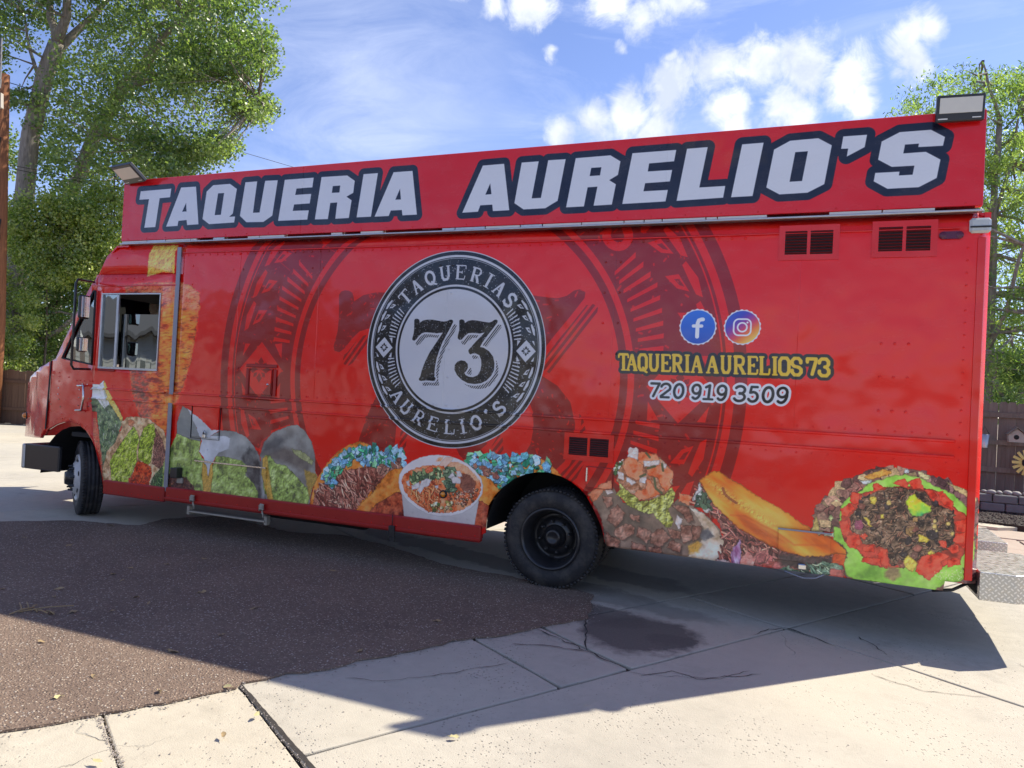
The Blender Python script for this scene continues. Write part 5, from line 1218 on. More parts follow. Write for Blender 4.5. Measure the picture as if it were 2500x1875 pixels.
# waist rails, skirt rail
for z_, th in ((1.365, .018), (1.205, .018)):
    pass
wa = [fx(p) for p in ((416.3, 982.5), (1495, 1057), (2346.8, 1123.6))]; ZL = sum(p[1] for p in wa) / 3
ZU = ZL + .115
for z_ in (ZU, ZL):
    wrapbox('waist_rail', -6.29, 1.10, z_ - .012, z_ + .012, -.022, .01, M_WRAP, ROOT, .006)
    wrapbox('waist_rail', DX0 + .01, -6.42, z_ - .012, z_ + .012, -.024, .01, M_WRAP, ROOT, .006)
sr_t = fx((1000, 1273))[1]
SK = .485
wrapbox('skirt_rail', -6.30, -2.552, .335, SK, -.045, .02, M_SKIRT, ROOT, .012)
wrapbox('skirt_lip', -6.30, -2.552, .352, .376, -.056, -.04, M_SKIRT, ROOT, .004)
wrapbox('door_skirt_rail', -7.25, -6.33, .315, SK - .01, -.035, .02, M_SKIRT, ROOT, .012)
bxr = fx((2410, 700))[0]
box('corner_post', (1.215, -.002, 1.75), (.05, .012, 2.45), M_RED, ROOT, bev=.004)
box('belt_cap', (-2.6, -.004, 3.045), (7.35, .012, .012), M_RED, ROOT, bev=.003)
# bright strips at the door and nose
def strip(name, a, b, w, y, mat, th=.012):
    a, b = Vector((a[0], y, a[1])), Vector((b[0], y, b[1])); d = b - a; bm = bmesh.new(); add_box(bm, (a + b) / 2, (w, th, d.length), Euler((0, math.atan2(d.x, d.z), 0))); o = bm_obj(name, bm, mat, ROOT); bevel_mod(o, .003); return o
strip('door_strip', fx((441, 604)), fx((420, 963)), .055, -.012, M_STRIP); strip('door_strip', fx((418, 984)), fx((406, 1199)), .055, -.012, M_STRIP)
strip('nose_strip', ds, db, .018, ycab(ds[0]) - .008, M_BLACK)
# front quarter window
def flat_poly(name, pts, mat, y, parent=None, th=.006, yfun=None):
    bm = bmesh.new(); a = [bm.verts.new((x, (yfun(x) if yfun else 0) + y, z)) for x, z in pts]; b = [bm.verts.new((x, (yfun(x) if yfun else 0) + y + th, z)) for x, z in pts]; n = len(pts)
    bm.faces.new(a); bm.faces.new(b[::-1])
    for i in range(n): bm.faces.new((a[i], b[i], b[(i + 1) % n], a[(i + 1) % n]))
    return bm_obj(name, bm, mat, parent or ROOT)
flat_poly('quarter_window', qh, M_GLASS, .012, th=.004, yfun=ycab)
tube('window_gasket', [(x, ycab(x) - .004, z) for x, z in qh + [qh[0]]], .013, M_BLACK, ROOT)
# cab door window: two sliding panes in a bright frame
mx_ = (cab((690 / 2.37, 718))[0] + cab((668 / 2.37, 898))[0]) / 2
fr = empty_fr = None
for nm, p0, p1, w in (('window_frame', (wx0, wz0), (wx1, wz0), .022), ('window_frame', (wx0, wz1), (wx1, wz1), .014), ('window_frame', (wx0, wz0), (wx0, wz1), .022), ('window_frame', (wx1, wz0), (wx1, wz1), .014), ('window_frame', (mx_, wz0), (mx_, wz1), .034)):
    c = ((p0[0] + p1[0]) / 2, -.006, (p0[1] + p1[1]) / 2); s = (abs(p1[0] - p0[0]) + w, .022, w) if p0[1] == p1[1] else (w, .018, abs(p1[1] - p0[1]) - w)
    box(nm, c, s, M_ALU, ROOT)
box('sliding_pane', ((wx0 + mx_) / 2, .006, (wz0 + wz1) / 2), (mx_ - wx0 - .01, .005, wz1 - wz0 - .02), M_GLASS, ROOT)
ptop = cab((800 / 2.37, 600 + 395 / 2.37))[1]
box('drop_pane', ((wx1 + mx_) / 2, .035, (wz0 + ptop) / 2), (wx1 - mx_ - .03, .005, ptop - wz0), M_GLASS2, ROOT)
# inside the cab
box('cab_ceiling', (-7.0, 1.2, wz1 + .02), (1.35, 2.3, .03), M_DARK, ROOT)
box('cab_bulkhead', (-6.28, 1.6, 1.9), (.03, 1.5, 2.4), M_DARK, ROOT)
box('cab_floor', (-7.1, 1.2, .95), (1.6, 2.3, .05), M_DARK, ROOT)
st = box('driver_seat', (-6.95, .75, 1.25), (.5, .5, .14), M_DARK, ROOT, bev=.04); box('seat_back', (-6.72, .75, 1.62), (.12, .48, .72), M_DARK, ROOT, Euler((0, .12, 0)), .04)
box('dashboard', (-7.95, 1.2, 1.62), (.35, 2.2, .30), M_DARK, ROOT, bev=.05)
lathe('steering_wheel', [(.2 + .015 * math.cos(t * .785), .015 * math.sin(t * .785)) for t in range(8)], (-7.6, .75, 1.75), (.7, 0, .7), M_BLACK, ROOT, 28, True)
box('far_window_frame', ((wx0 + wx1) / 2, WID - .01, wz0), (wx1 - wx0, .03, .02), M_ALU, ROOT)
# door hardware
hp = z8_([(822, 380), (895, 380), (880, 628), (808, 628)])
hx = (hp[1][0] + hp[2][0]) / 2
tube('grab_handle', [(hp[0][0], ycab(hp[0][0]), hp[0][1]), (hp[0][0] + .01, -.05, hp[0][1]), (hx - .01, -.055, hp[1][1]), (hx, -.055, (hp[1][1] + hp[2][1]) / 2), (hx - .02, -.055, hp[2][1]), (hp[3][0], -.05, hp[3][1]), (hp[3][0], 0, hp[3][1])], .012, M_CHROME, ROOT)
box('window_sill', ((wx0 + mx_) / 2, -.012, wz0 - .028), (mx_ - wx0, .016, .022), M_SKIRT, ROOT, bev=.004)
db_ = z1_([(565, 226), (1000, 228)]); box('door_head_rail', ((db_[0][0] - 6.33) / 2, -.012, db_[1][1]), (-6.33 - db_[0][0], .014, .016), M_RED, ROOT, bev=.003)
bd = z8_([(535, 222), (742, 222), (735, 275), (535, 262)]); box('maker_badge', ((bd[0][0] + bd[1][0]) / 2, ycab(bd[0][0]) - .012, (bd[0][1] + bd[3][1]) / 2 - .005), (bd[1][0] - bd[0][0], .012, .045), M_RED, ROOT, bev=.006)
# mirrors and their arm
ma = [(545, 210), (452, 195), (440, 215), (430, 400), (412, 690), (425, 712), (520, 714)]
def mp3(p, y): x, z = side_xz((p[0] / 2.37, 600 + p[1] / 2.37), y); return (x, y, z)
arm_pts = [mp3(ma[0], -.01), mp3(ma[1], -.30), mp3(ma[2], -.32), mp3(ma[3], -.32), mp3(ma[4], -.32), mp3(ma[5], -.30), mp3(ma[6], -.01)]
tube('mirror_arm', arm_pts, .013, M_PLASTIC, ROOT)
def mirror(a, b, nm):
    c = Vector(mp3(((a[0] + b[0]) / 2, (a[1] + b[1]) / 2), -.30)); x0 = mp3((a[0], (a[1] + b[1]) / 2), -.30); x1 = mp3((b[0], (a[1] + b[1]) / 2), -.30); zt = mp3(a, -.30)[2] - mp3((a[0], b[1]), -.30)[2]
    w = (x1[0] - x0[0]); R = Euler((0, 0, math.radians(80)))
    bm = bmesh.new(); add_box(bm, c, (w * .62, .06, zt * .96), R); o = bm_obj(nm, bm, M_PLASTIC, ROOT); bevel_mod(o, .03, 4)
    rr = R.to_matrix(); bm = bmesh.new(); add_box(bm, c + rr @ Vector((.0, -.031, 0)), (w * .46, .004, zt * .82), R); o = bm_obj('mirror_glass', bm, M_MIRROR, ROOT)
mirror((450, 283), (522, 426), 'mirror'); mirror((438, 527), (510, 616), 'mirror')
# lamps
def lens_(nm, p, r, y, mat, ring=True, ax=(0, -1, 0)):
    x, z = side_xz(p, y)
    if ring: lathe('lamp_ring', [(r * 1.45, -.006), (r * 1.45, .012), (r * 1.1, .02), (r * 1.0, .012)], (x, y, z), ax, M_BLACK, ROOT, 24)
    lathe(nm, [(r, .0), (r, .014), (r * .7, .026), (r * .3, .031), (.001, .032)], (x, y, z), ax, mat, ROOT, 24)
lens_('marker_lamp', (1082.8, 1206.4), .026, -.006, M_AMBER)
xn, zn = cab((58.5, 1014)); lathe('lamp_ring', [(.05, -.006), (.05, .012), (.038, .02)], (xn + .02, ycab(xn) - .006, zn), (-.45, -.9, 0), M_BLACK, ROOT, 24); lathe('marker_lamp', [(.036, 0), (.036, .02), (.028, .045), (.01, .055), (.001, .056)], (xn + .02, ycab(xn) - .008, zn), (-.45, -.9, 0), M_AMBER, ROOT, 24)
x_, z_ = fx((2322, 575)); bm = bmesh.new()
for sx_ in (-.05, .05): add_lathe(bm, [(.028, 0), (.028, .01), (.02, .016), (.001, .018)], (x_ + sx_, -.004, z_), (0, -1, 0), 16)
add_box(bm, Vector((x_, -.010, z_)), (.10, .016, .054)); bm_obj('marker_lamp', bm, M_MAROON, ROOT)
x_, z_ = fx((2393, 551)); o = box('corner_lamp', (x_ + .0, .0, z_), (.135, .05, .108), M_LENS, ROOT, bev=.016); box('lamp_rib', (x_, -.027, z_ - .012), (.13, .006, .012), M_BLACK, ROOT)
# louvred vents
def vent(a, b, banks=2, nsl=8):
    x0, z1 = fx(a); x1, z0 = fx(b); cx, cz = (x0 + x1) / 2, (z0 + z1) / 2; w, h = x1 - x0, z1 - z0
    m = .045; o = bpy.data.objects.new('louvred_vent', None); COL.objects.link(o); o.parent = ROOT; o.location = Vector((cx, 0, cz)) - ROOT.location
    def sub(nm, bm, mat): q = bm_obj(nm, bm, mat, None); q.parent = o; return q
    bm = bmesh.new(); T = .010
    for (c, s) in (((0, -.006, h / 2 + m / 2), (w + 2 * m, T, m)), ((0, -.006, -h / 2 - m / 2), (w + 2 * m, T, m)), ((-w / 2 - m / 2, -.006, 0), (m, T, h)), ((w / 2 + m / 2, -.006, 0), (m, T, h)), ((0, -.006, 0), (.024, T, h))): add_box(bm, Vector(c), s)
    sub('vent_frame', bm, M_RED)
    bm = bmesh.new(); add_box(bm, Vector((0, -.0045, 0)), (w, .003, h)); sub('vent_opening', bm, M_DARK)
    bw = (w - .024) / banks; slat = None
    for k in range(banks):
        for i in range(nsl):
            zc = h / 2 - (i + .5) * h / nsl; xc = (-1 if k == 0 else 1) * (.012 + bw / 2)
            if slat is None:
                bm = bmesh.new(); add_box(bm, Vector((0, 0, 0)), (bw, .013, .0032), Euler((math.radians(-30), 0, 0))); slat = bm_obj('louvre', bm, M_SLATRED, None); q = slat
            else: q = slat.copy(); COL.objects.link(q)
            q.parent = o; q.location = (xc, -.012, zc)
vent((1918, 566), (2032, 620)); vent((2146, 556), (2270, 612)); vent((1391, 1066), (1485, 1117))
# hatches
def hatch(name, quad, mat=M_WRAP, rim=.014, lip=M_SKIRT, th=.006):
    q = [fx(p) for p in quad]; x0 = (q[0][0] + q[3][0]) / 2; x1 = (q[1][0] + q[2][0]) / 2; z1 = (q[0][1] + q[1][1]) / 2; z0 = (q[2][1] + q[3][1]) / 2
    o = wrapbox(name, x0 + rim * .6, x1 - rim * .6, z0 + rim * .6, z1 - rim * .6, -th - .010, -.0, mat, ROOT, .002)
    for (a, b, c, d) in ((x0, x1, z1 - .0035, z1), (x0, x1, z0, z0 + .0035), (x0, x0 + .0035, z0, z1), (x1 - .0035, x1, z0, z1)): wrapbox('hatch_gap', a, b, c, d, -.013, 0, lip, ROOT, 0)
    return x0, x1, z0, z1
hq = [(611, 899), (667, 902), (664, 968), (609, 964)]
x0, x1, z0, z1 = hatch('filler_door', hq, M_WRAP, .02)
for c, s in ((((x0 + x1) / 2, z1 + .03), (x1 - x0 + .1, .035)), (((x0 + x1) / 2, z0 - .03), (x1 - x0 + .1, .035)), ((x0 - .03, (z0 + z1) / 2), (.035, z1 - z0)), ((x1 + .03, (z0 + z1) / 2), (.035, z1 - z0))):
    box('filler_surround', (c[0], -.007, c[1]), (s[0], .014, s[1]), M_SKIRT, ROOT, bev=.006)
lathe('latch', [(.012, 0), (.012, .006), (.001, .008)], (x1 - .05, -.014, (z0 + z1) / 2 - .02), (0, -1, 0), M_CHROME, ROOT, 12)
x0, x1, z0, z1 = hatch('service_hatch', [(470, 988), (540, 993), (537, 1076), (467, 1068)], M_WRAP, .03, M_BLACK)
tube('padlock', [((x0 + x1) / 2, -.03, z0 + .05), ((x0 + x1) / 2 + .01, -.035, z0 + .09), ((x0 + x1) / 2 + .03, -.03, z0 + .06)], .010, M_CHROME, ROOT); box('padlock_body', ((x0 + x1) / 2 + .01, -.03, z0 + .035), (.04, .02, .04), M_CHROME, ROOT, bev=.005)
hatch('locker_door', [(479, 1124), (652, 1144), (650, 1222), (477, 1197)], M_WRAP, .01, M_WRAP)
hatch('service_hatch', [(1432, 1137), (1497, 1144), (1496, 1197), (1432, 1190)], M_WRAP, .008, M_SKIRT)
hatch('locker_door', [(1900, 1287), (2030, 1306), (2028, 1384), (1897, 1364)], M_WRAP, .008, M_WRAP)
a, b = fx((479, 1124)), fx((652, 1143)); box('piano_hinge', ((a[0] + b[0]) / 2, -.020, a[1]), (b[0] - a[0], .01, .014), M_CHROME, ROOT)
a, b = fx((1900, 1289)), fx((2030, 1308)); box('piano_hinge', ((a[0] + b[0]) / 2, -.020, a[1]), (b[0] - a[0], .01, .012), M_STRIP, ROOT)
a, b = fx((1432, 1141)), fx((1432, 1174)); box('piano_hinge', (a[0] + .01, -.020, (a[1] + b[1]) / 2), (.012, .01, a[1] - b[1]), M_CHROME, ROOT)
x_, z_ = fx((439, 1153)); box('socket_box', (x_, -.05, z_), (.095, .09, .11), M_PLASTIC, ROOT, bev=.008); box('socket_base', (x_ + .03, -.02, z_ - .085), (.075, .035, .06), M_BEIGE, ROOT, bev=.008)
for p in ((471, 1219), (640, 1241)):
    x_, z_ = fx(p, -.06)
    for k_ in range(3): tube('rope_knot', [(x_ - .025, -.07, z_ - .02 + .02 * k_), (x_, -.085, z_ + .005 + .018 * k_), (x_ + .026, -.07, z_ - .012 + .022 * k_)], .013, M_BEIGE, ROOT, 7)
    tube('rope_tail', [(x_, -.06, z_ - .02), (x_ + .01, -.05, z_ - .10)], .009, M_BEIGE, ROOT, 6)
a, b = side_xz((467, 1246), .05), side_xz((655, 1268), .05)
box('folding_step', ((a[0] + b[0]) / 2, .05, a[1] + .0), (b[0] - a[0], .12, .018), M_BEIGE, ROOT, bev=.004)
for q in (a, b): box('step_bracket', (q[0], .03, a[1] + .01), (.035, .05, .09), M_BEIGE, ROOT)
x_, z_ = fx((958, 1293), -.05); box('hook_latch', (x_, -.065, z_ - .01), (.06, .03, .10), M_PLASTIC, ROOT, bev=.006); tube('latch_wire', [(x_, -.06, z_ + .14), (x_ + .004, -.065, z_ + .04)], .004, M_BLACK, ROOT, 6); box('latch_plate', (x_ + .005, -.06, z_ - .08), (.055, .012, .05), M_BLACK, ROOT)
def sp(p, y): x, z = side_xz(p, y); return (x, y, z)
tube('hanging_cable', [sp((1915, 1394), .0), sp((1960, 1411), .0), sp((1990, 1412), .0), sp((2012, 1403), .0)], .006, M_STRIP, ROOT, 6)
tube('hanging_cable', [sp((2275, 1441), .1), sp((2325, 1440), .08), sp((2352, 1428), .1), sp((2375, 1418), .2)], .012, M_BLACK, ROOT, 7)
xl, zl = fx((1957, 1383)); box('hatch_latch', (xl, -.015, zl), (.06, .02, .045), M_CHROME, ROOT, bev=.008)
def seam(x, z0, z1):
    bm = bmesh.new(); uvl = bm.loops.layers.uv.new('wrap'); pv = None; n = 24
    for i in range(n + 1):
        z = z0 + (z1 - z0) * i / n; y = ybody(x, z); a, c, b = bm.verts.new((x - .005, y + .0005, z)), bm.verts.new((x + .001, y - .0032, z)), bm.verts.new((x + .0015, y + .0005, z))
        if pv: bm.faces.new((pv[0], pv[1], c, a)); bm.faces.new((pv[1], pv[2], b, c))
        pv = (a, c, b)
    for f_ in bm.faces:
        for l in f_.loops: l[uvl].uv = ((l.vert.co.x - PX0) / UW, (l.vert.co.z - PZ0) / UH)
    bm_obj('panel_seam', bm, M_WRAP, ROOT)
for x_ in (-5.47, -4.46, -3.02, -1.44, .02): seam(x_, ZU + .03, 3.03)
# rivets
rv = bmesh.new()
def rivets(pts, r=.011, y=None):
    for x, z in pts:
        yy = (ybody(x, z) if x > -6.31 else yz0(x, z) - .005) if y is None else y
        t = bmesh.ops.create_uvsphere(rv, u_segments=7, v_segments=4, radius=r, matrix=Matrix.Translation((x, yy - .001, z)) @ Matrix.Diagonal((1, .55, 1, 1)))
rivets(rowpts((-6.2, 3.018), (-.4, 3.018), 58)); rivets(rowpts((-6.2, ZU + .045), (1.05, ZU + .045), 66), .008); rivets(rowpts((-6.2, ZL - .045), (1.05, ZL - .045), 66), .008)
for x_ in (-5.47, -4.46, -3.02, -1.44): 
    for dx in (-.09, .04): rivets(rowpts((x_ + dx, 1.55), (x_ + dx, 2.85), 6))
rivets(rowpts((-6.12, 1.5), (-6.12, 2.9), 8)); rivets(rowpts((1.13, .65), (1.13, 2.9), 26), .008)
for z_ in (2.2, 1.95, 1.7): rivets(rowpts((.6, z_), (.78, z_), 3))
for zz in (.93, .82, .71): rivets([(-5.9 + .12 * i, zz) for i in range(3)] + [(-4.35, zz + .05), (-4.22, zz + .04)])
rivets(rowpts((-6.2, .53), (-2.7, .53), 32), .007); rivets(rowpts((-6.25, .395), (-2.6, .395), 28), .0065, -.046); rivets(rowpts((-7.2, .36), (-6.4, .36), 9), .0065, -.036)
rivets(rowpts((DX0 + .05, ZU + .045), (-6.45, ZU + .045), 8), .007); rivets(rowpts((DX0 + .05, ZL - .045), (-6.45, ZL - .045), 8), .007)
for P_ in ([(535,282),(605,287),(695,294),(780,326),(812,329),(853,332),(910,334),(938,335)], [(600,335),(596,402),(592,464),(600,518),(614,592),(626,665)], [(805,420),(800,500),(794,580)], [(508,540),(520,566),(516,628),(500,652)], [(925,415),(925,515),(927,553),(896,590),(900,510)], [(576,718),(628,712),(654,704),(720,726),(806,762),(874,788)], [(600,250),(530,262)], [(1146,282),(1138,380)], [(836,362),(885,368),(820,634),(866,642)]):
    rivets([z8_([p])[0] for p in P_], .0075)
for P_ in ([(680,72),(672,190),(706,190),(742,190),(780,190),(830,192)], [(640,30),(700,22),(760,20),(820,20)], [(590,262),(640,258),(700,254),(760,252),(840,250),(920,250)]): rivets([z1_([p])[0] for p in P_], .0075)
ar = [(x + (0), z) for x, z in farch]; rivets([(x + (.035 if x > -7.6 else -.02), z + .03) for x, z in farch[1:-1]], .0065)
rivets([(x, 3.21 + .012) for x in np.linspace(-7.1, 1.1, 30)], .007, -.013); rivets([(-7.19, z) for z in np.linspace(3.25, 3.85, 6)], .006, -.013); rivets([(x, 3.875) for x in np.linspace(-7.0, .8, 9)], .006, -.013)
o = bm_obj('rivets', rv, M_WRAP, ROOT, True); tag(o, kind='stuff')
uvl = o.data.uv_layers.new(name='wrap'); co = np.empty(len(o.data.vertices) * 3); o.data.vertices.foreach_get('co', co); co = co.reshape(-1, 3); li = np.empty(len(o.data.loops), int); o.data.loops.foreach_get('vertex_index', li)
uvl.data.foreach_set('uv', np.stack([(co[li, 0] - PX0) / UW, (co[li, 2] - PZ0) / UH], 1).ravel())
# rear step bumper of chequer plate
def plate_poly(name, pts, z0, z1, parent=ROOT):
    bm = bmesh.new(); add_prism(bm, pts, z0, z1); uv = bm.loops.layers.uv.new('UVMap')
    bmesh.ops.recalc_face_normals(bm, faces=bm.faces)
    for f in bm.faces:
        nn = f.normal
        for l in f.loops:
            c = l.vert.co
            l[uv].uv = (c.x, c.y) if abs(nn.z) > .5 else ((c.x, c.z) if abs(nn.y) > .5 else (c.y, c.z))
    o = bm_obj(name, bm, M_PLATE, parent, recalc=False); bevel_mod(o, .006, 2); return o
plate_poly('rear_step', [(1.285, -.01), (1.505, -.01), (1.71, .12), (1.78, .96), (1.285, .96)], .40, .60)
plate_poly('rear_step', [(1.285, 1.46), (1.80, 1.46), (1.83, 2.25), (1.62, 2.43), (1.285, 2.43)], .40, .60)
plate_poly('step_bridge', [(1.285, .962), (1.78, .962), (1.80, 1.458), (1.285, 1.458)], .41, .45)
box('step_frame', (1.32, 1.21, .47), (.08, 2.3, .09), M_DARK, ROOT)
# floodlights at both ends of the sign
def flood(name, c, rot, w=.305, h=.185, lit=True):
    o = bpy.data.objects.new(name, None); COL.objects.link(o); o.parent = ROOT; o.location = Vector(c) - ROOT.location; o.rotation_euler = rot
    def sub(nm, cc, s, mat, b=.0): 
        bm = bmesh.new(); add_box(bm, Vector(cc), s); q = bm_obj(nm, bm, mat, None); q.parent = o
        if b: bevel_mod(q, b, 2)
    sub('lamp_housing', (0, .02, 0), (w, .045, h), M_PLASTIC, .008); sub('lamp_back', (0, .05, 0), (w * .6, .03, h * .6), M_PLASTIC, .01)
    sub('lamp_face', (0, -.004, .018), (w * .88, .004, h * .58), M_DIFF, .001)
    sub('print_mark', (-w * .36, -.0035, -h * .40), (w * .20, .002, .008), M_WHITE); sub('print_mark', (w * .34, -.0035, -h * .38), (w * .18, .002, .007), M_WHITE)
    sub('bracket', (0, .09, -.07), (.04, .09, .03), M_PLASTIC)
    return o
flood('floodlight', (1.03, -.10, 3.885), (math.radians(8), 0, math.radians(4)))
flood('floodlight', (-6.98, -.16, 3.905), (math.radians(54), 0, math.radians(-9)), .36, .24)
tube('lamp_stay', [(-6.98, -.10, 3.90), (-6.90, .0, 3.88)], .015, M_PLASTIC, ROOT)
# ================================================================= trees and shrubs
rng = np.random.RandomState(21)
def leaves_mesh(name, cen, size, aspect, mat, parent, droop=.0, tintv=None):
    n = len(cen); d = rng.randn(n, 3); d[:, 2] -= droop; d /= np.linalg.norm(d, axis=1)[:, None]
    u = np.cross(d, rng.randn(n, 3)); u /= np.linalg.norm(u, axis=1)[:, None] + 1e-9
    s = size * (.65 + .7 * rng.rand(n))[:, None]
    a = cen - d * s * .5; b = cen + u * s * aspect * .5 + d * s * .05; c = cen + d * s * .5; e = cen - u * s * aspect * .5 + d * s * .05
    V = np.stack([a, b, c, e], 1).reshape(-1, 3).astype(np.float32)
    me = bpy.data.meshes.new(name); me.vertices.add(4 * n); me.vertices.foreach_set('co', V.ravel()); me.loops.add(4 * n); me.loops.foreach_set('vertex_index', np.arange(4 * n, dtype=np.int32))
    me.polygons.add(n); me.polygons.foreach_set('loop_start', np.arange(0, 4 * n, 4, dtype=np.int32)); me.update(calc_edges=True)
    at_ = me.attributes.new('tint', 'FLOAT', 'FACE'); tv = rng.rand(n) if tintv is None else np.clip(tintv + .35 * rng.randn(n), 0, 1); at_.data.foreach_set('value', tv.astype(np.float32))
    o = link(name, me, mat, parent); return o
def in_poly(poly, x, y):
    ins = np.zeros(len(x), bool); n = len(poly)
    for i in range(n):
        ax, ay = poly[i]; bx, by = poly[(i + 1) % n]
        if ay != by: ins ^= ((ay > y) != (by > y)) & (x < (bx - ax) * (y - ay) / (by - ay) + ax)
    return ins
def clusters(poly, n, d0, d1, dens=None):
    "points spread through the volume behind an outline seen in the photograph, each at its own distance"
    poly = np.array(poly, float); lo, hi = poly.min(0), poly.max(0); out = []
    while len(out) < n:
        p = lo + (hi - lo) * rng.rand(2000, 2); p = p[in_poly(poly, p[:, 0], p[:, 1])]
        out += p.tolist()
    return [at(x, y, d0 + (d1 - d0) * rng.rand()) for x, y in out[:n]]
def cloud(cs, per, rad, flat=.75):
    cs = np.array([tuple(c) for c in cs]); r = rad * (.6 + .8 * rng.rand(len(cs))); k = (per * (.5 + rng.rand(len(cs)))).astype(int); idx = np.repeat(np.arange(len(cs)), k)
    v = rng.randn(len(idx), 3); v /= np.linalg.norm(v, axis=1)[:, None]; v *= (rng.rand(len(idx)) ** .45)[:, None] * r[idx][:, None]; v[:, 2] *= flat
    return cs[idx] + v, (np.random.RandomState(len(cs)).rand(len(cs)))[idx]
def limb(bm, pts, r0, r1, seg=9, wob=.02):
    q = [Vector(p) for p in pts]; out = []
    for i in range(len(q) - 1):
        k = max(2, int((q[i + 1] - q[i]).length / .7))
        for j in range(k): out.append(q[i].lerp(q[i + 1], j / k) + Vector(rng.randn(3)) * wob)
    out.append(q[-1]); n = len(out); add_tube(bm, out, [r0 + (r1 - r0) * (i / (n - 1)) ** .8 for i in range(n)], seg)
    return out
def tree(name, label, cat, base_pt, limbs, twigs_from, crown, leaf, mat, group=None, bark=M_BARK, droop=0.):
    """limbs: list of (list of world points, r0, r1); crown: list of (cluster points, leaves per cluster, radius)"""
    root = empty(name, base_pt, label, cat, group)
    bm = bmesh.new(); nodes = []
    for pts, r0, r1 in limbs: nodes += limb(bm, pts, r0, r1)
    bm_obj('trunk', bm, bark, root, True)
    nod = np.array([tuple(v) for v in nodes]); bm = bmesh.new(); allc = []; allt = []
    for cs, per, rad in crown:
        for c in cs[::max(1, len(cs) // twigs_from)]:
            dd = np.linalg.norm(nod - np.array(tuple(c)), axis=1); j = int(dd.argmin())
            if dd[j] < 6: a = nodes[j]; mid = a.lerp(c, .5) + Vector(rng.randn(3)) * .12 * dd[j] * .3; add_tube(bm, [a, mid, c], [.035 + .01 * dd[j] * .3, .02, .006], 4, False)
        p, t = cloud(cs, per, rad); allc.append(p); allt.append(t)
    bm_obj('branch', bm, bark, root, True)
    leaves_mesh('crown', np.concatenate(allc), leaf[0], leaf[1], mat, root, droop, np.concatenate(allt)); return root
def A(d, *pts): return [at(x, y, d + (dd if dd else 0)) for x, y, dd in pts]

# left cottonwood, pale leaning trunk
tp = A(25, (42,640,0), (58,470,0), (75,330,0), (105,200,0), (140,105,0)); up1 = A(25, (140,105,0), (125,45,.3), (118,-60,.5)); up2 = A(25, (140,108,0), (160,40,-.3), (172,-90,-.6)); up3 = A(25, (135,125,0), (180,85,.4), (230,40,.8), (290,-30,1.5))
lf = A(25, (100,200,0), (70,120,.6), (60,30,.8))
cr = clusters([(-160,-260),(330,-260),(330,20),(250,90),(215,70),(190,30),(110,60),(75,110),(60,200),(75,240),(20,150),(-30,140),(-160,100)], 190, 23, 28)
cr2 = clusters([(20,225),(60,215),(60,262),(25,262)], 8, 24, 26) + clusters([(75,230),(95,240),(85,330),(65,300)], 8, 24.5, 26)
tree('cottonwood_tree', 'tall cottonwood with a pale leaning forked trunk beside the wooden pole', 'tree', tp[0] * 1.0 - Vector((0, 0, tp[0].z)), [([tp[0] - Vector((0, 0, tp[0].z))] + tp, .38, .26), (up1, .17, .09), (up2, .20, .1), (up3, .18, .07), (lf, .08, .03)], 60, [(cr, 120, .62), (cr2, 70, .35)], (.105, .82), M_LEAF_A)
# second cottonwood, darker trunk hidden by leaves
tp = A(27, (140,620,0), (175,470,0), (235,320,0), (300,215,0), (352,160,0)); b1 = A(27, (352,160,0), (400,90,-.5), (455,40,-1)); b2 = A(27, (300,218,0), (370,195,-.8), (440,140,-1.5), (520,130,-2)); b3 = A(27, (352,160,0), (372,100,.4), (350,20,.8)); b4 = A(27, (225,330,0), (330,345,-1), (420,370,-1.8)); b5 = A(27, (200,390,0), (300,420,-.8), (400,430,-1)); b6 = A(27, (440,190,-1.5), (560,180,-2), (630,240,-2.5))
o1 = clusters([(210,110),(260,60),(330,-220),(640,-220),(655,0),(600,40),(620,70),(675,80),(682,130),(655,190),(610,195),(560,215),(600,225),(660,245),(655,280),(590,290),(560,330),(585,345),(560,385),(500,385),(490,430),(360,455),(300,400),(250,470),(150,480),(100,440),(90,380),(120,200),(150,130)], 560, 22.5, 30.5)
o2 = clusters([(380,110),(640,60),(680,130),(640,190),(560,190),(440,240),(380,190)], 70, 22, 26) + clusters([(560,232),(640,240),(662,262),(640,285),(570,275)], 22, 24, 26) + clusters([(330,330),(480,330),(575,350),(560,385),(490,385),(480,425),(360,440)], 60, 22.5, 25)
tree('cottonwood_tree', 'broad cottonwood whose leafy crown reaches over the front of the truck', 'tree', tp[0] - Vector((0, 0, tp[0].z)), [([tp[0] - Vector((0, 0, tp[0].z))] + tp, .36, .2), (b1, .18, .07), (b2, .14, .05), (b3, .14, .06), (b4, .10, .04), (b5, .1, .04), (b6, .07, .03)], 150, [(o1, 92, .66), (o2, 110, .55)], (.105, .82), M_LEAF_A)
# a third crown far left behind, seen between pole and trunk
cs = clusters([(-120,290),(30,300),(42,380),(48,470),(20,560),(-120,560)], 60, 29, 33); tp = A(31, (-20,640,0), (-10,480,0), (0,360,0))
tree('distant_tree', 'dark green tree glimpsed between the wooden pole and the pale trunk', 'tree', tp[0] - Vector((0, 0, tp[0].z)), [([tp[0] - Vector((0, 0, tp[0].z))] + tp, .2, .1)], 20, [(cs, 90, .7)], (.12, .8), M_LEAF_A)

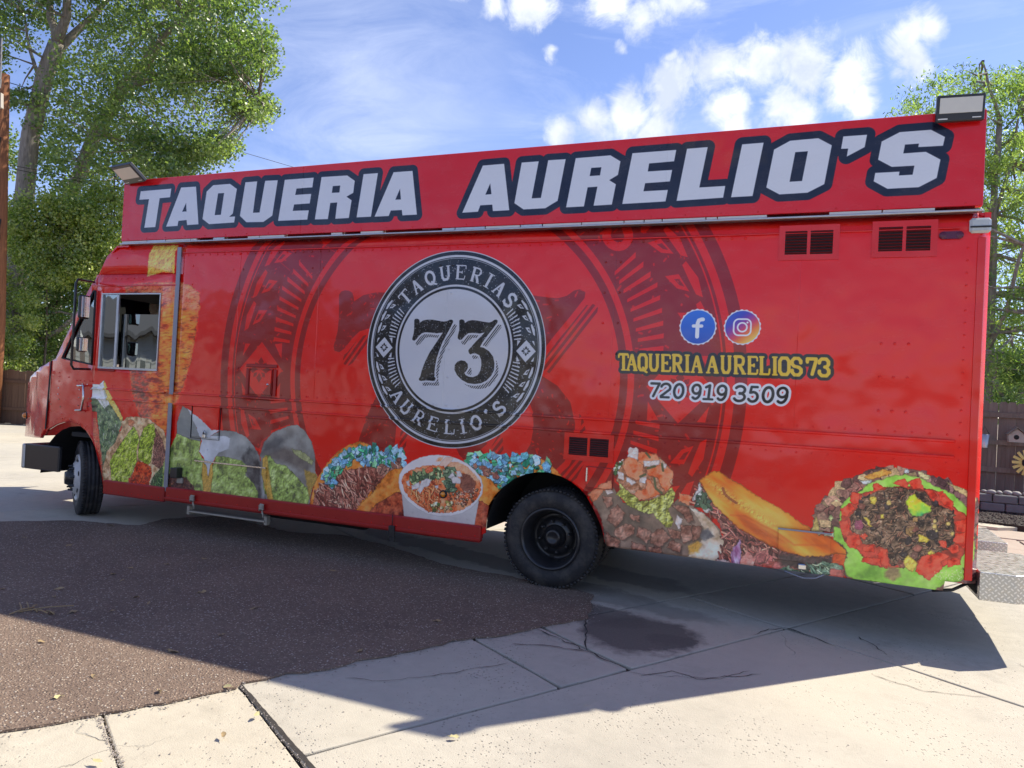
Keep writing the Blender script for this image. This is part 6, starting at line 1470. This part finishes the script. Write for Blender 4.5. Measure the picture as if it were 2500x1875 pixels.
def shrub(label, outline, n, d0, d1, per, rad, leaf, mat, stems, group='bushes behind the left fence', name='shrub', cat='bush', bark=M_TWIG, droop=0.):
    cs = clusters(outline, n, d0, d1); limbs = []
    for st in stems:
        p = [at(x, y, (d0 + d1) / 2) for x, y in st]; g = p[0].copy(); g.z = 0; limbs.append(([g] + p, .05, .015))
    return tree(name, label, cat, limbs[0][0][0], limbs, 40, [(cs, per, rad)], leaf, mat, group, bark, droop)
shrub('pale green bush right behind the brown fence at the picture edge', [(-120,640),(10,655),(50,700),(80,720),(95,790),(70,850),(85,905),(30,912),(-120,912)], 160, 22.0, 23.8, 105, .42, (.085, .6), M_LEAF_B, [[(20,900),(30,760)], [(-40,900),(-30,720)]])
shrub('tall bright bush standing below the pale cottonwood trunk', [(20,500),(90,480),(170,485),(215,520),(235,600),(205,690),(130,700),(60,650),(20,610)], 230, 22.2, 24.4, 105, .5, (.095, .62), M_LEAF_B, [[(110,880),(115,700),(120,560)]])
shrub('shaggy bush with thin pale stems beside the front end of the sign', [(200,470),(260,455),(310,450),(330,520),(330,640),(280,700),(215,650),(190,560)], 150, 22.6, 24.8, 100, .5, (.095, .62), M_LEAF_B, [[(250,880),(262,700),(275,470)], [(290,880),(283,640),(280,430)]])
shrub('dark bush with heavy low boughs above the brown fence', [(60,640),(170,640),(280,660),(290,700),(240,760),(180,870),(150,905),(85,905),(70,800)], 190, 23.4, 25.6, 105, .48, (.09, .62), M_LEAF_A, [[(150,905),(140,800),(90,700)]])
bm = bmesh.new(); limb(bm, A(23.6, (100,830,0), (150,806,0), (185,770,0), (215,745,0)), .10, .06); limb(bm, A(23.6, (105,770,0), (150,760,0), (190,768,0)), .05, .03); o = bm_obj('fallen_bough', bm, M_BARK, None, True); tag(o, 'thick dark bough leaning through the bushes by the windscreen', 'branch')
# greenery farther off, seen through the cab window and under the crowns
for i, (ol, lab) in enumerate((([(-200,560),(0,560),(200,600),(420,600),(430,900),(-200,920)], 'low dark hedge far behind the left bushes'), )):
    cs = clusters(ol, 200, 29, 33); tree('hedge', lab, 'hedge', at(150, 900, 31) * 1.0, [([at(100, 920, 31), at(110, 800, 31)], .06, .03)], 10, [(cs, 110, .9)], (.15, .8), M_LEAF_A)

# right hand tree: long narrow leaves
R0 = 16.5
tp = [Vector((at(2405, 1230, R0).x, at(2405, 1230, R0).y, 0))] + A(R0, (2405,1120,0), (2415,900,0), (2425,620,0), (2430,430,0), (2440,300,0))
b1 = A(R0, (2412,860,0), (2455,760,-.6), (2485,640,-1), (2520,560,-1.2)); b2 = A(R0, (2418,700,0), (2390,560,.3), (2380,420,.4), (2340,330,.5)); b3 = A(R0, (2428,520,0), (2470,400,0), (2490,260,0)); b4 = A(R0, (2440,300,0), (2410,200,0), (2400,150,0)); b5 = A(R0 - 1.2, (2470,820,0), (2440,860,-.2), (2425,930,-.3)); b6 = A(R0 - 1.2, (2470,820,0), (2480,880,0), (2490,960,0))
ot = clusters([(2175,285),(2200,250),(2250,225),(2260,200),(2290,180),(2335,200),(2365,165),(2395,185),(2430,160),(2460,180),(2500,150),(2640,140),(2700,300),(2700,930),(2560,950),(2480,960),(2440,990),(2420,930),(2370,930),(2300,900),(2200,700),(2150,450)], 620, 15.2, 19.4)
oc = clusters([(2420,860),(2560,840),(2560,950),(2490,960),(2460,1000),(2430,930)], 30, 14.6, 15.6)
tree('ash_tree', 'narrow leaved tree hanging over the weathered fence behind the rear of the truck', 'tree', tp[0], [(tp, .13, .06), (b1, .06, .025), (b2, .06, .02), (b3, .05, .02), (b4, .05, .015), (b5, .03, .01), (b6, .03, .01)], 110, [(ot, 108, .42), (oc, 100, .32)], (.115, .24), M_LEAF_C, None, M_BARK, .6)
cs = clusters([(2150,420),(2350,330),(2600,360),(2750,500),(2750,960),(2150,960)], 230, 22, 26); tp = A(24, (2520,1180,0), (2510,900,0), (2500,600,0)); tp = [Vector((tp[0].x, tp[0].y, 0))] + tp
tree('background_tree', 'pale sunlit tree farther back behind the weathered fence', 'tree', tp[0], [(tp, .16, .08)], 30, [(cs, 80, .8)], (.13, .5), M_LEAF_B)
cs = clusters([(2150,880),(2360,900),(2760,900),(2760,1010),(2150,1010)], 90, 20, 24)
tree('hedge', 'low shaded hedge filling the gap behind the weathered fence', 'hedge', Vector((8, 14, 0)), [([Vector((8, 14, 0)), Vector((8, 14, 1.6))], .05, .03)], 10, [(cs, 110, .6)], (.12, .6), M_LEAF_A)

# ================================================================= fences
def fence(name, label, a, b, base_z, h, bw, mat, rails, dog=False, vary=.02):
    a, b = Vector(a), Vector(b); d = (b - a); Ln = d.length; d.normalize(); nrm_ = Vector((-d.y, d.x)); ang = math.atan2(d.y, d.x)
    root = empty(name, (a.x, a.y, base_z), label, 'fence'); n = int(Ln / bw)
    src = []
    for k in range(3):
        bm = bmesh.new(); w = bw * .955; hh = h * (1 + random.uniform(-.004, .004)); t = .009
        if dog: pts = [(-w / 2, 0), (w / 2, 0), (w / 2, hh - .04), (w / 2 - .03, hh), (-w / 2 + .03, hh), (-w / 2, hh - .04)]
        else: pts = [(-w / 2, 0), (w / 2, 0), (w / 2, hh), (-w / 2, hh + random.uniform(-.01, .01))]
        f = [bm.verts.new((x, -t, z)) for x, z in pts]; g_ = [bm.verts.new((x, t, z)) for x, z in pts]; bm.faces.new(f); bm.faces.new(g_[::-1])
        for i in range(len(pts)): bm.faces.new((f[i], g_[i], g_[(i + 1) % len(pts)], f[(i + 1) % len(pts)]))
        bmesh.ops.recalc_face_normals(bm, faces=bm.faces); me = bpy.data.meshes.new('board'); bm.to_mesh(me); bm.free(); me.materials.append(mat); src.append(me)
    for i in range(n):
        o = bpy.data.objects.new('board', src[i % 3]); COL.objects.link(o); o.parent = root; p = a + d * (i + .5) * bw + nrm_ * random.uniform(-.004, .004)
        o.location = (p.x - a.x, p.y - a.y, random.uniform(-vary, vary)); o.rotation_euler = (0, random.uniform(-.006, .006), ang)
    for z in rails:
        c = a + d * Ln / 2 - nrm_ * .035
        q = box('rail', (0, 0, 0), (Ln, .04, .09), mat, None); q.parent = root; q.location = (c.x - a.x, c.y - a.y, z); q.rotation_euler = (0, 0, ang)
    for i in range(int(Ln / 2.4) + 1):
        c = a + d * min(i * 2.4 + .1, Ln) + nrm_ * .06; q = box('post', (0, 0, 0), (.09, .09, h - .1), mat, None); q.parent = root; q.location = (c.x - a.x, c.y - a.y, (h - .1) / 2); q.rotation_euler = (0, 0, ang)
    return root
fence('wooden_fence', 'dark brown board fence in front of the bushes, left of the truck nose', (-28.5, 6.2), (-11, 13.0), 0, 1.62, .185, M_FENCE_L, (.45, 1.28))
fence('wooden_fence', 'grey weathered board fence shaded by the narrow leaved tree', (1.2, 9.6), (9.4, 9.25), .18, 1.78, .145, M_FENCE_R, (.55, 1.05, 1.55), True)

# ================================================================= bed with block wall behind the truck's rear
bm = bmesh.new(); pts = [(1.5, 7.0), (2.9, 6.85), (4.2, 6.4), (9.4, 5.6), (9.4, 9.3), (1.5, 9.6)]
tess = []; add_prism(bm, pts, -.02, .10); o = bm_obj('mulch_bed', bm, M_MULCH); tag(o, kind='structure')
def m_fn(): return random.uniform(1.8, 6.5), random.uniform(6.75, 8.2), .105
stones('mulch_chips', 3800, m_fn, .012, .034, M_CHIP, None, 'dark wood chips covering the bed below the block wall')
wall = empty('retaining_wall', (5, 8.3, .1), 'low grey block wall topped with round cobbles along the weathered fence', 'wall')
bme = None
for row in range(2):
    for i in range(22):
        x = 1.4 + i * .36 + (.18 if row else 0)
        if bme is None: bm = bmesh.new(); add_box(bm, Vector((0, 0, 0)), (.345, .2, .135)); bmesh.ops.bevel(bm, geom=bm.edges[:], offset=.014, segments=1, affect='EDGES'); bme = bpy.data.meshes.new('block'); bm.to_mesh(bme); bm.free(); bme.materials.append(M_BLOCK)
        o = bpy.data.objects.new('block', bme); COL.objects.link(o); o.parent = wall; o.location = (x - 5, random.uniform(-.008, .008) - .012 * row * -1, .08 + row * .142); o.rotation_euler = (0, 0, random.uniform(-.015, .015))
cobs = []
for k in range(4):
    bm = bmesh.new(); bmesh.ops.create_icosphere(bm, subdivisions=2, radius=.075)
    for v in bm.verts: v.co *= 1 + .22 * mnoise.noise(v.co * 11 + Vector((k * 3, 0, 0)))
    me = bpy.data.meshes.new('cobble'); bm.to_mesh(me); bm.free(); me.materials.append(M_COB)
    for p in me.polygons: p.use_smooth = True
    cobs.append(me)
x = 1.45
while x < 9:
    o = bpy.data.objects.new('cobble', random.choice(cobs)); COL.objects.link(o); o.parent = wall; s = random.uniform(.45, .95); o.scale = (s * 1.35, s, s * .72); o.location = (x - 5, random.uniform(-.02, .1), .32); o.rotation_euler = (0, 0, random.random() * 3); x += .13 * s + random.random() * .05
# flagstones and white kerb slabs
def flag(name, pts, z, mat, label, cat, parent=None):
    q = [Vector(p) for p in pts]; me = sum(q, Vector((0, 0))) / len(q); r = []
    for i, p in enumerate(q):
        for j in range(4): v = p.lerp(q[(i + 1) % len(q)], j / 4); r.append(v + (me - v).normalized() * random.uniform(.006, .02))
    bm = bmesh.new(); add_prism(bm, r, .0, z); o = bm_obj(name, bm, mat, parent); bevel_mod(o, .008, 2, 50); return o
patio = empty('flagstone_path', (0, 0, 0), None, None); tag(patio, kind='structure')
for j in range(4):
    for i in range(8):
        x = 1.2 + i * 1.02 + (j % 2) * .45 - .3; y = 3.3 + j * .86
        k_ = .22 * (i - 1)
        flag('flagstone', [(x, y - k_ * .5), (x + 1.0, y - .11 - k_ * .5), (x + 1.02, y + .74 - k_ * .5), (x + .02, y + .84 - k_ * .5)], .022 + random.uniform(-.004, .004), M_FLAG, None, None, patio)
for (pts) in ([(1.9, 6.62), (2.9, 6.5), (3.45, 6.95), (2.4, 7.25)], [(1.1, 6.2), (2.25, 6.02), (2.75, 6.42), (1.6, 6.6)]): flag('stepping_slab', pts, .07, M_WHITE if 0 else M_CONC2, None, None, patio)

# ornaments on the weathered fence
def on_fence(px, py, y=9.28): x, z = side_xz((px, py), y); return Vector((x, y, z))
c = on_fence(2507, 1130, 9.22); r_ = empty('metal_daisy', c, 'yellow metal daisy with a dark centre hung on the weathered fence', 'garden ornament')
for i in range(14):
    a_ = i * 2 * math.pi / 14; bm = bmesh.new(); add_box(bm, Vector((math.cos(a_) * .155, -.01 - .01 * (i % 2), math.sin(a_) * .155)), (.15, .008, .052), Euler((.25, -a_, 0))); q = bm_obj('petal', bm, M_YEL, r_); q.location = (0, 0, 0); bevel_mod(q, .018, 2)
bm = bmesh.new(); add_lathe(bm, [(.075, 0), (.075, .02), (.05, .04), (.001, .045)], (0, -.015, 0), (0, -1, 0), 20); q = bm_obj('flower_centre', bm, M_DARK, r_, True); q.location = (0, 0, 0)
bm = bmesh.new(); add_tube(bm, [(0, 0, 0), (.02, .0, -.35), (.03, 0, -.75)], .009, 6); q = bm_obj('stem', bm, M_DARK, r_); q.location = (0, 0, 0)
c = on_fence(2481, 1066, 9.24); r_ = empty('bird_house', c, 'small pale weathered bird house with a dark hole on the grey fence', 'bird house')
bm = bmesh.new(); pts = [(-.12, -.10), (.12, -.10), (.13, .03), (.0, .14), (-.13, .03)]; add_prism(bm, pts, -.06, .06); bmesh.ops.rotate(bm, verts=bm.verts, matrix=Matrix.Rotation(math.pi / 2, 3, 'X')); q = bm_obj('house_body', bm, M_TRIM, r_); q.location = (0, 0, 0)
for s_ in (-1, 1): bm = bmesh.new(); add_box(bm, Vector((s_ * .075, -.01, .10)), (.20, .17, .014), Euler((0, s_ * .70, 0))); q = bm_obj('roof', bm, M_FENCE_R, r_); q.location = (0, 0, 0)
bm = bmesh.new(); add_lathe(bm, [(.042, 0), (.03, .006), (.001, .006)], (-.01, -.062, -.01), (0, -1, 0), 16); q = bm_obj('entrance_hole', bm, M_DARK, r_); q.location = (0, 0, 0)
c = on_fence(2402, 1076, 9.22); r_ = empty('tin_planter', c, 'small tapered metal planter hanging on the fence right beside the truck rear', 'planter')
bm = bmesh.new(); add_lathe(bm, [(.05, -.12), (.075, .12), (.07, .12), (.045, -.11)], (0, -.06, 0), (0, 0, 1), 18); q = bm_obj('pot', bm, M_ALU, r_, True); q.location = (0, 0, 0)
bm = bmesh.new(); add_tube(bm, [(-.07, -.06, .12), (0, -.03, .26), (.07, -.06, .12)], .005, 6); q = bm_obj('handle', bm, M_DARK, r_); q.location = (0, 0, 0)

# ================================================================= pole, eave, wires, leaves
pb = at(8, 640, 21.5); tpz = at(9, 215, 21.5)
pole = empty('utility_pole', (pb.x, pb.y, 0), 'reddish brown wooden pole at the left edge below the shingled eave', 'pole')
tube('pole_shaft', [(pb.x, pb.y, 0), (pb.x, pb.y, 3), (tpz.x, tpz.y, tpz.z + .4)], [.155, .15, .14], M_POLE, pole, 18)
for zz in (2.6, 4.4): 
    p0 = at(0, 360 if zz > 4 else 560, 21.3); tube('conduit_clip', [p0 + Vector((0, 0, -.3)), p0 + Vector((.12, -.1, 0)), p0 + Vector((0, 0, .3))], .02, M_BLACK, pole, 6)
def eave():
    c = at(-60, 160, 18.5); r = empty('garage_roof', (c.x, c.y, c.z), 'grey shingled eave cut off by the left picture edge', 'roof')
    ctr = [at(4, 92, 18.5), at(24, 226, 18.5), at(-160, 226, 18.5), at(-160, 92, 18.5)]; back = _F * 3.2; n = 6
    t0, b0_, b1_, t1 = [Vector(p) for p in ctr]
    for i in range(n):
        f0, f1 = i / n, (i + 1) / n + .02
        q = [t0.lerp(b0_, f0), t0.lerp(b0_, f1), t1.lerp(b1_, f1), t1.lerp(b1_, f0)]; bm = bmesh.new(); off_ = Vector(_F) * (-.012 * 0) - Vector(_F) * (.10 * f0 - .0) 
        a = [bm.verts.new(p - Vector(_F) * (.35 * (f0 if k in (0, 3) else f1)) - Vector(_F) * (.02 if k in (1, 2) else 0)) for k, p in enumerate(q)]; b = [bm.verts.new(v.co + Vector(_F) * .05) for v in a]
        bm.faces.new(a); bm.faces.new(b[::-1])
        for k in range(4): bm.faces.new((a[k], b[k], b[(k + 1) % 4], a[(k + 1) % 4]))
        bm_obj('shingle', bm, M_SHINGLE, r)
    f = [at(2, 226, 18.4), at(2, 262, 18.4), at(-160, 262, 18.4), at(-160, 226, 18.4)]; bm = bmesh.new(); a = [bm.verts.new(p) for p in f]; b = [bm.verts.new(p + Vector(_F) * .1) for p in f]; bm.faces.new(a); bm.faces.new(b[::-1])
    for k in range(4): bm.faces.new((a[k], b[k], b[(k + 1) % 4], a[(k + 1) % 4]))
    bm_obj('fascia', bm, M_TRIM, r)
eave()
def wire(label, pts, d, r=.011):
    q = [at(x, y, dd) for (x, y), dd in zip(pts, d)]; o = tube('overhead_wire', q, r, M_WIRE, None, 5); tag(o, label, 'wire', 'overhead wires')
wire('thin wire sagging from the pole to behind the front floodlight', [(20,402),(90,415),(180,432),(300,458),(420,470)], [21.5, 22, 23, 24, 25])
wire('second thin wire just below the upper one near the pole', [(20,410),(90,424),(180,440),(300,463),(420,476)], [21.5, 22, 23, 24, 25])
wire('thin wire leaving the cottonwood crown towards the top of the sign', [(24,202),(70,216),(250,270),(400,315),(570,365),(713,407),(860,450)], [22, 24, 28, 32, 35, 37, 40], .013)

def leaf_thing(p, s, mat, label, group, rz):
    x, y = gnd(p, .016); bm = bmesh.new(); n = 8; top = []
    c = bm.verts.new((0, 0, .006))
    for i in range(n):
        t = 2 * math.pi * i / n; r = s * (1 + .15 * math.cos(2 * t)) * (1.25 if i == 0 else 1); top.append(bm.verts.new((math.cos(t) * r, math.sin(t) * r * .72, random.uniform(.0, .016))))
    for i in range(n): bm.faces.new((c, top[i], top[(i + 1) % n]))
    add_tube(bm, [(-s * .9, 0, .006), (-s * 1.7, .004, .004)], .0012, 4)
    o = bm_obj('fallen_leaf', bm, mat, None, True); o.location = (x, y, .016); o.rotation_euler = (random.uniform(-.2, .2), random.uniform(-.2, .2), rz); tag(o, label, 'leaf', group)
f = lambda x, y: (x / 1.7696, 1200 + y / 1.7696)
for i, p in enumerate([(107,200),(300,234),(478,148),(720,316),(562,332),(528,385),(488,358),(232,456),(588,458),(642,484),(486,518),(1096,505),(870,436),(222,528),(315,522),(958,622),(255,424),(1440,346),(1886,560),(10,424),(884,292),(748,692),(1555,690)]):
    leaf_thing(f(*p), random.uniform(.018, .03), M_DRY, 'small dry leaf lying on the dark asphalt in the shade of the truck', 'dry leaves on the shaded asphalt', random.random() * 6)
for p, lab in (((420, 1168), 'yellowish leaf on the buff slab close to the bottom edge'), ((688, 868), 'yellow leaf on the sunlit asphalt above the buff slabs'), ((985, 848), 'yellow leaf at the upper end of the open slab joint'), ((1108, 968), 'pale leaf caught in the black open joint'), ((965, 1056), 'small grey leaf in the middle of the buff slab'), ((180, 652), 'dry brown leaf just outside the shadow edge at the left'), ((405, 800), 'dry leaf in the middle of the sunlit gravelly asphalt'), ((250, 890), 'pale curled leaf on sunlit asphalt near the left slab'), ((1960, 1062), 'small pale leaf beyond the tip of the shadow notch')):
    leaf_thing(f(*p), .019, M_DRYY if 'yellow' in lab or 'pale' in lab else M_DRY, lab, None, random.random() * 6)
tw = bmesh.new()
for a_, b_ in (((40,530),(150,500)), ((80,520),(320,492)), ((95,520),(85,480)), ((125,508),(115,478)), ((150,512),(205,525)), ((160,520),(150,505)), ((200,516),(235,530)), ((130,510),(160,488))):
    p, q = gnd(f(*a_), .02), gnd(f(*b_), .03); add_tube(tw, [(p[0], p[1], .02), ((p[0] + q[0]) / 2, (p[1] + q[1]) / 2, .035), (q[0], q[1], .03)], .0045, 5)
o = bm_obj('dead_twig', tw, M_DRY, None, True); tag(o, 'bare branching dead twig on the asphalt at the left edge', 'twig')

# ================================================================= house across the driveway: not in the picture itself, but mirrored in the cab windows and the paint
hs = empty('neighbouring_house', (-22, -15, 0), 'pale grey house across the driveway, mirrored in the cab windows of the truck', 'house')
M_SIDING = simple('pale_siding', (.58, .58, .55), .7, 0, .1, 3)
for i in range(17):
    box('siding_board', (-22, -14.0 + .012 * (i % 2), .3 + i * .18), (24, .04, .176), M_SIDING, hs, Euler((math.radians(4), 0, 0)))
box('wall', (-22, -17.1, 1.6), (24, 6, 3.1), M_SIDING, hs)
box('foundation', (-22, -14.03, .1), (24, .1, .22), M_CONC, hs)
box('garage_door', (-17, -13.93, 1.2), (4.6, .05, 2.2), M_WHITE, hs)
for x_ in (-26, -22.5, -12.5): box('window_frame', (x_, -13.92, 1.7), (1.5, .06, 1.2), M_WHITE, hs); box('window_pane', (x_, -13.88, 1.7), (1.34, .02, 1.04), M_GLASS2, hs)
bm = bmesh.new(); add_prism(bm, [(-13.4, 3.25), (-17.1, 4.9), (-20.8, 3.25), (-20.8, 3.1), (-13.4, 3.1)], -34.4, -9.6)
bmesh.ops.rotate(bm, verts=bm.verts, matrix=Matrix(((0, 0, 1), (1, 0, 0), (0, 1, 0)))); bm_obj('roof', bm, M_SHINGLE, hs)
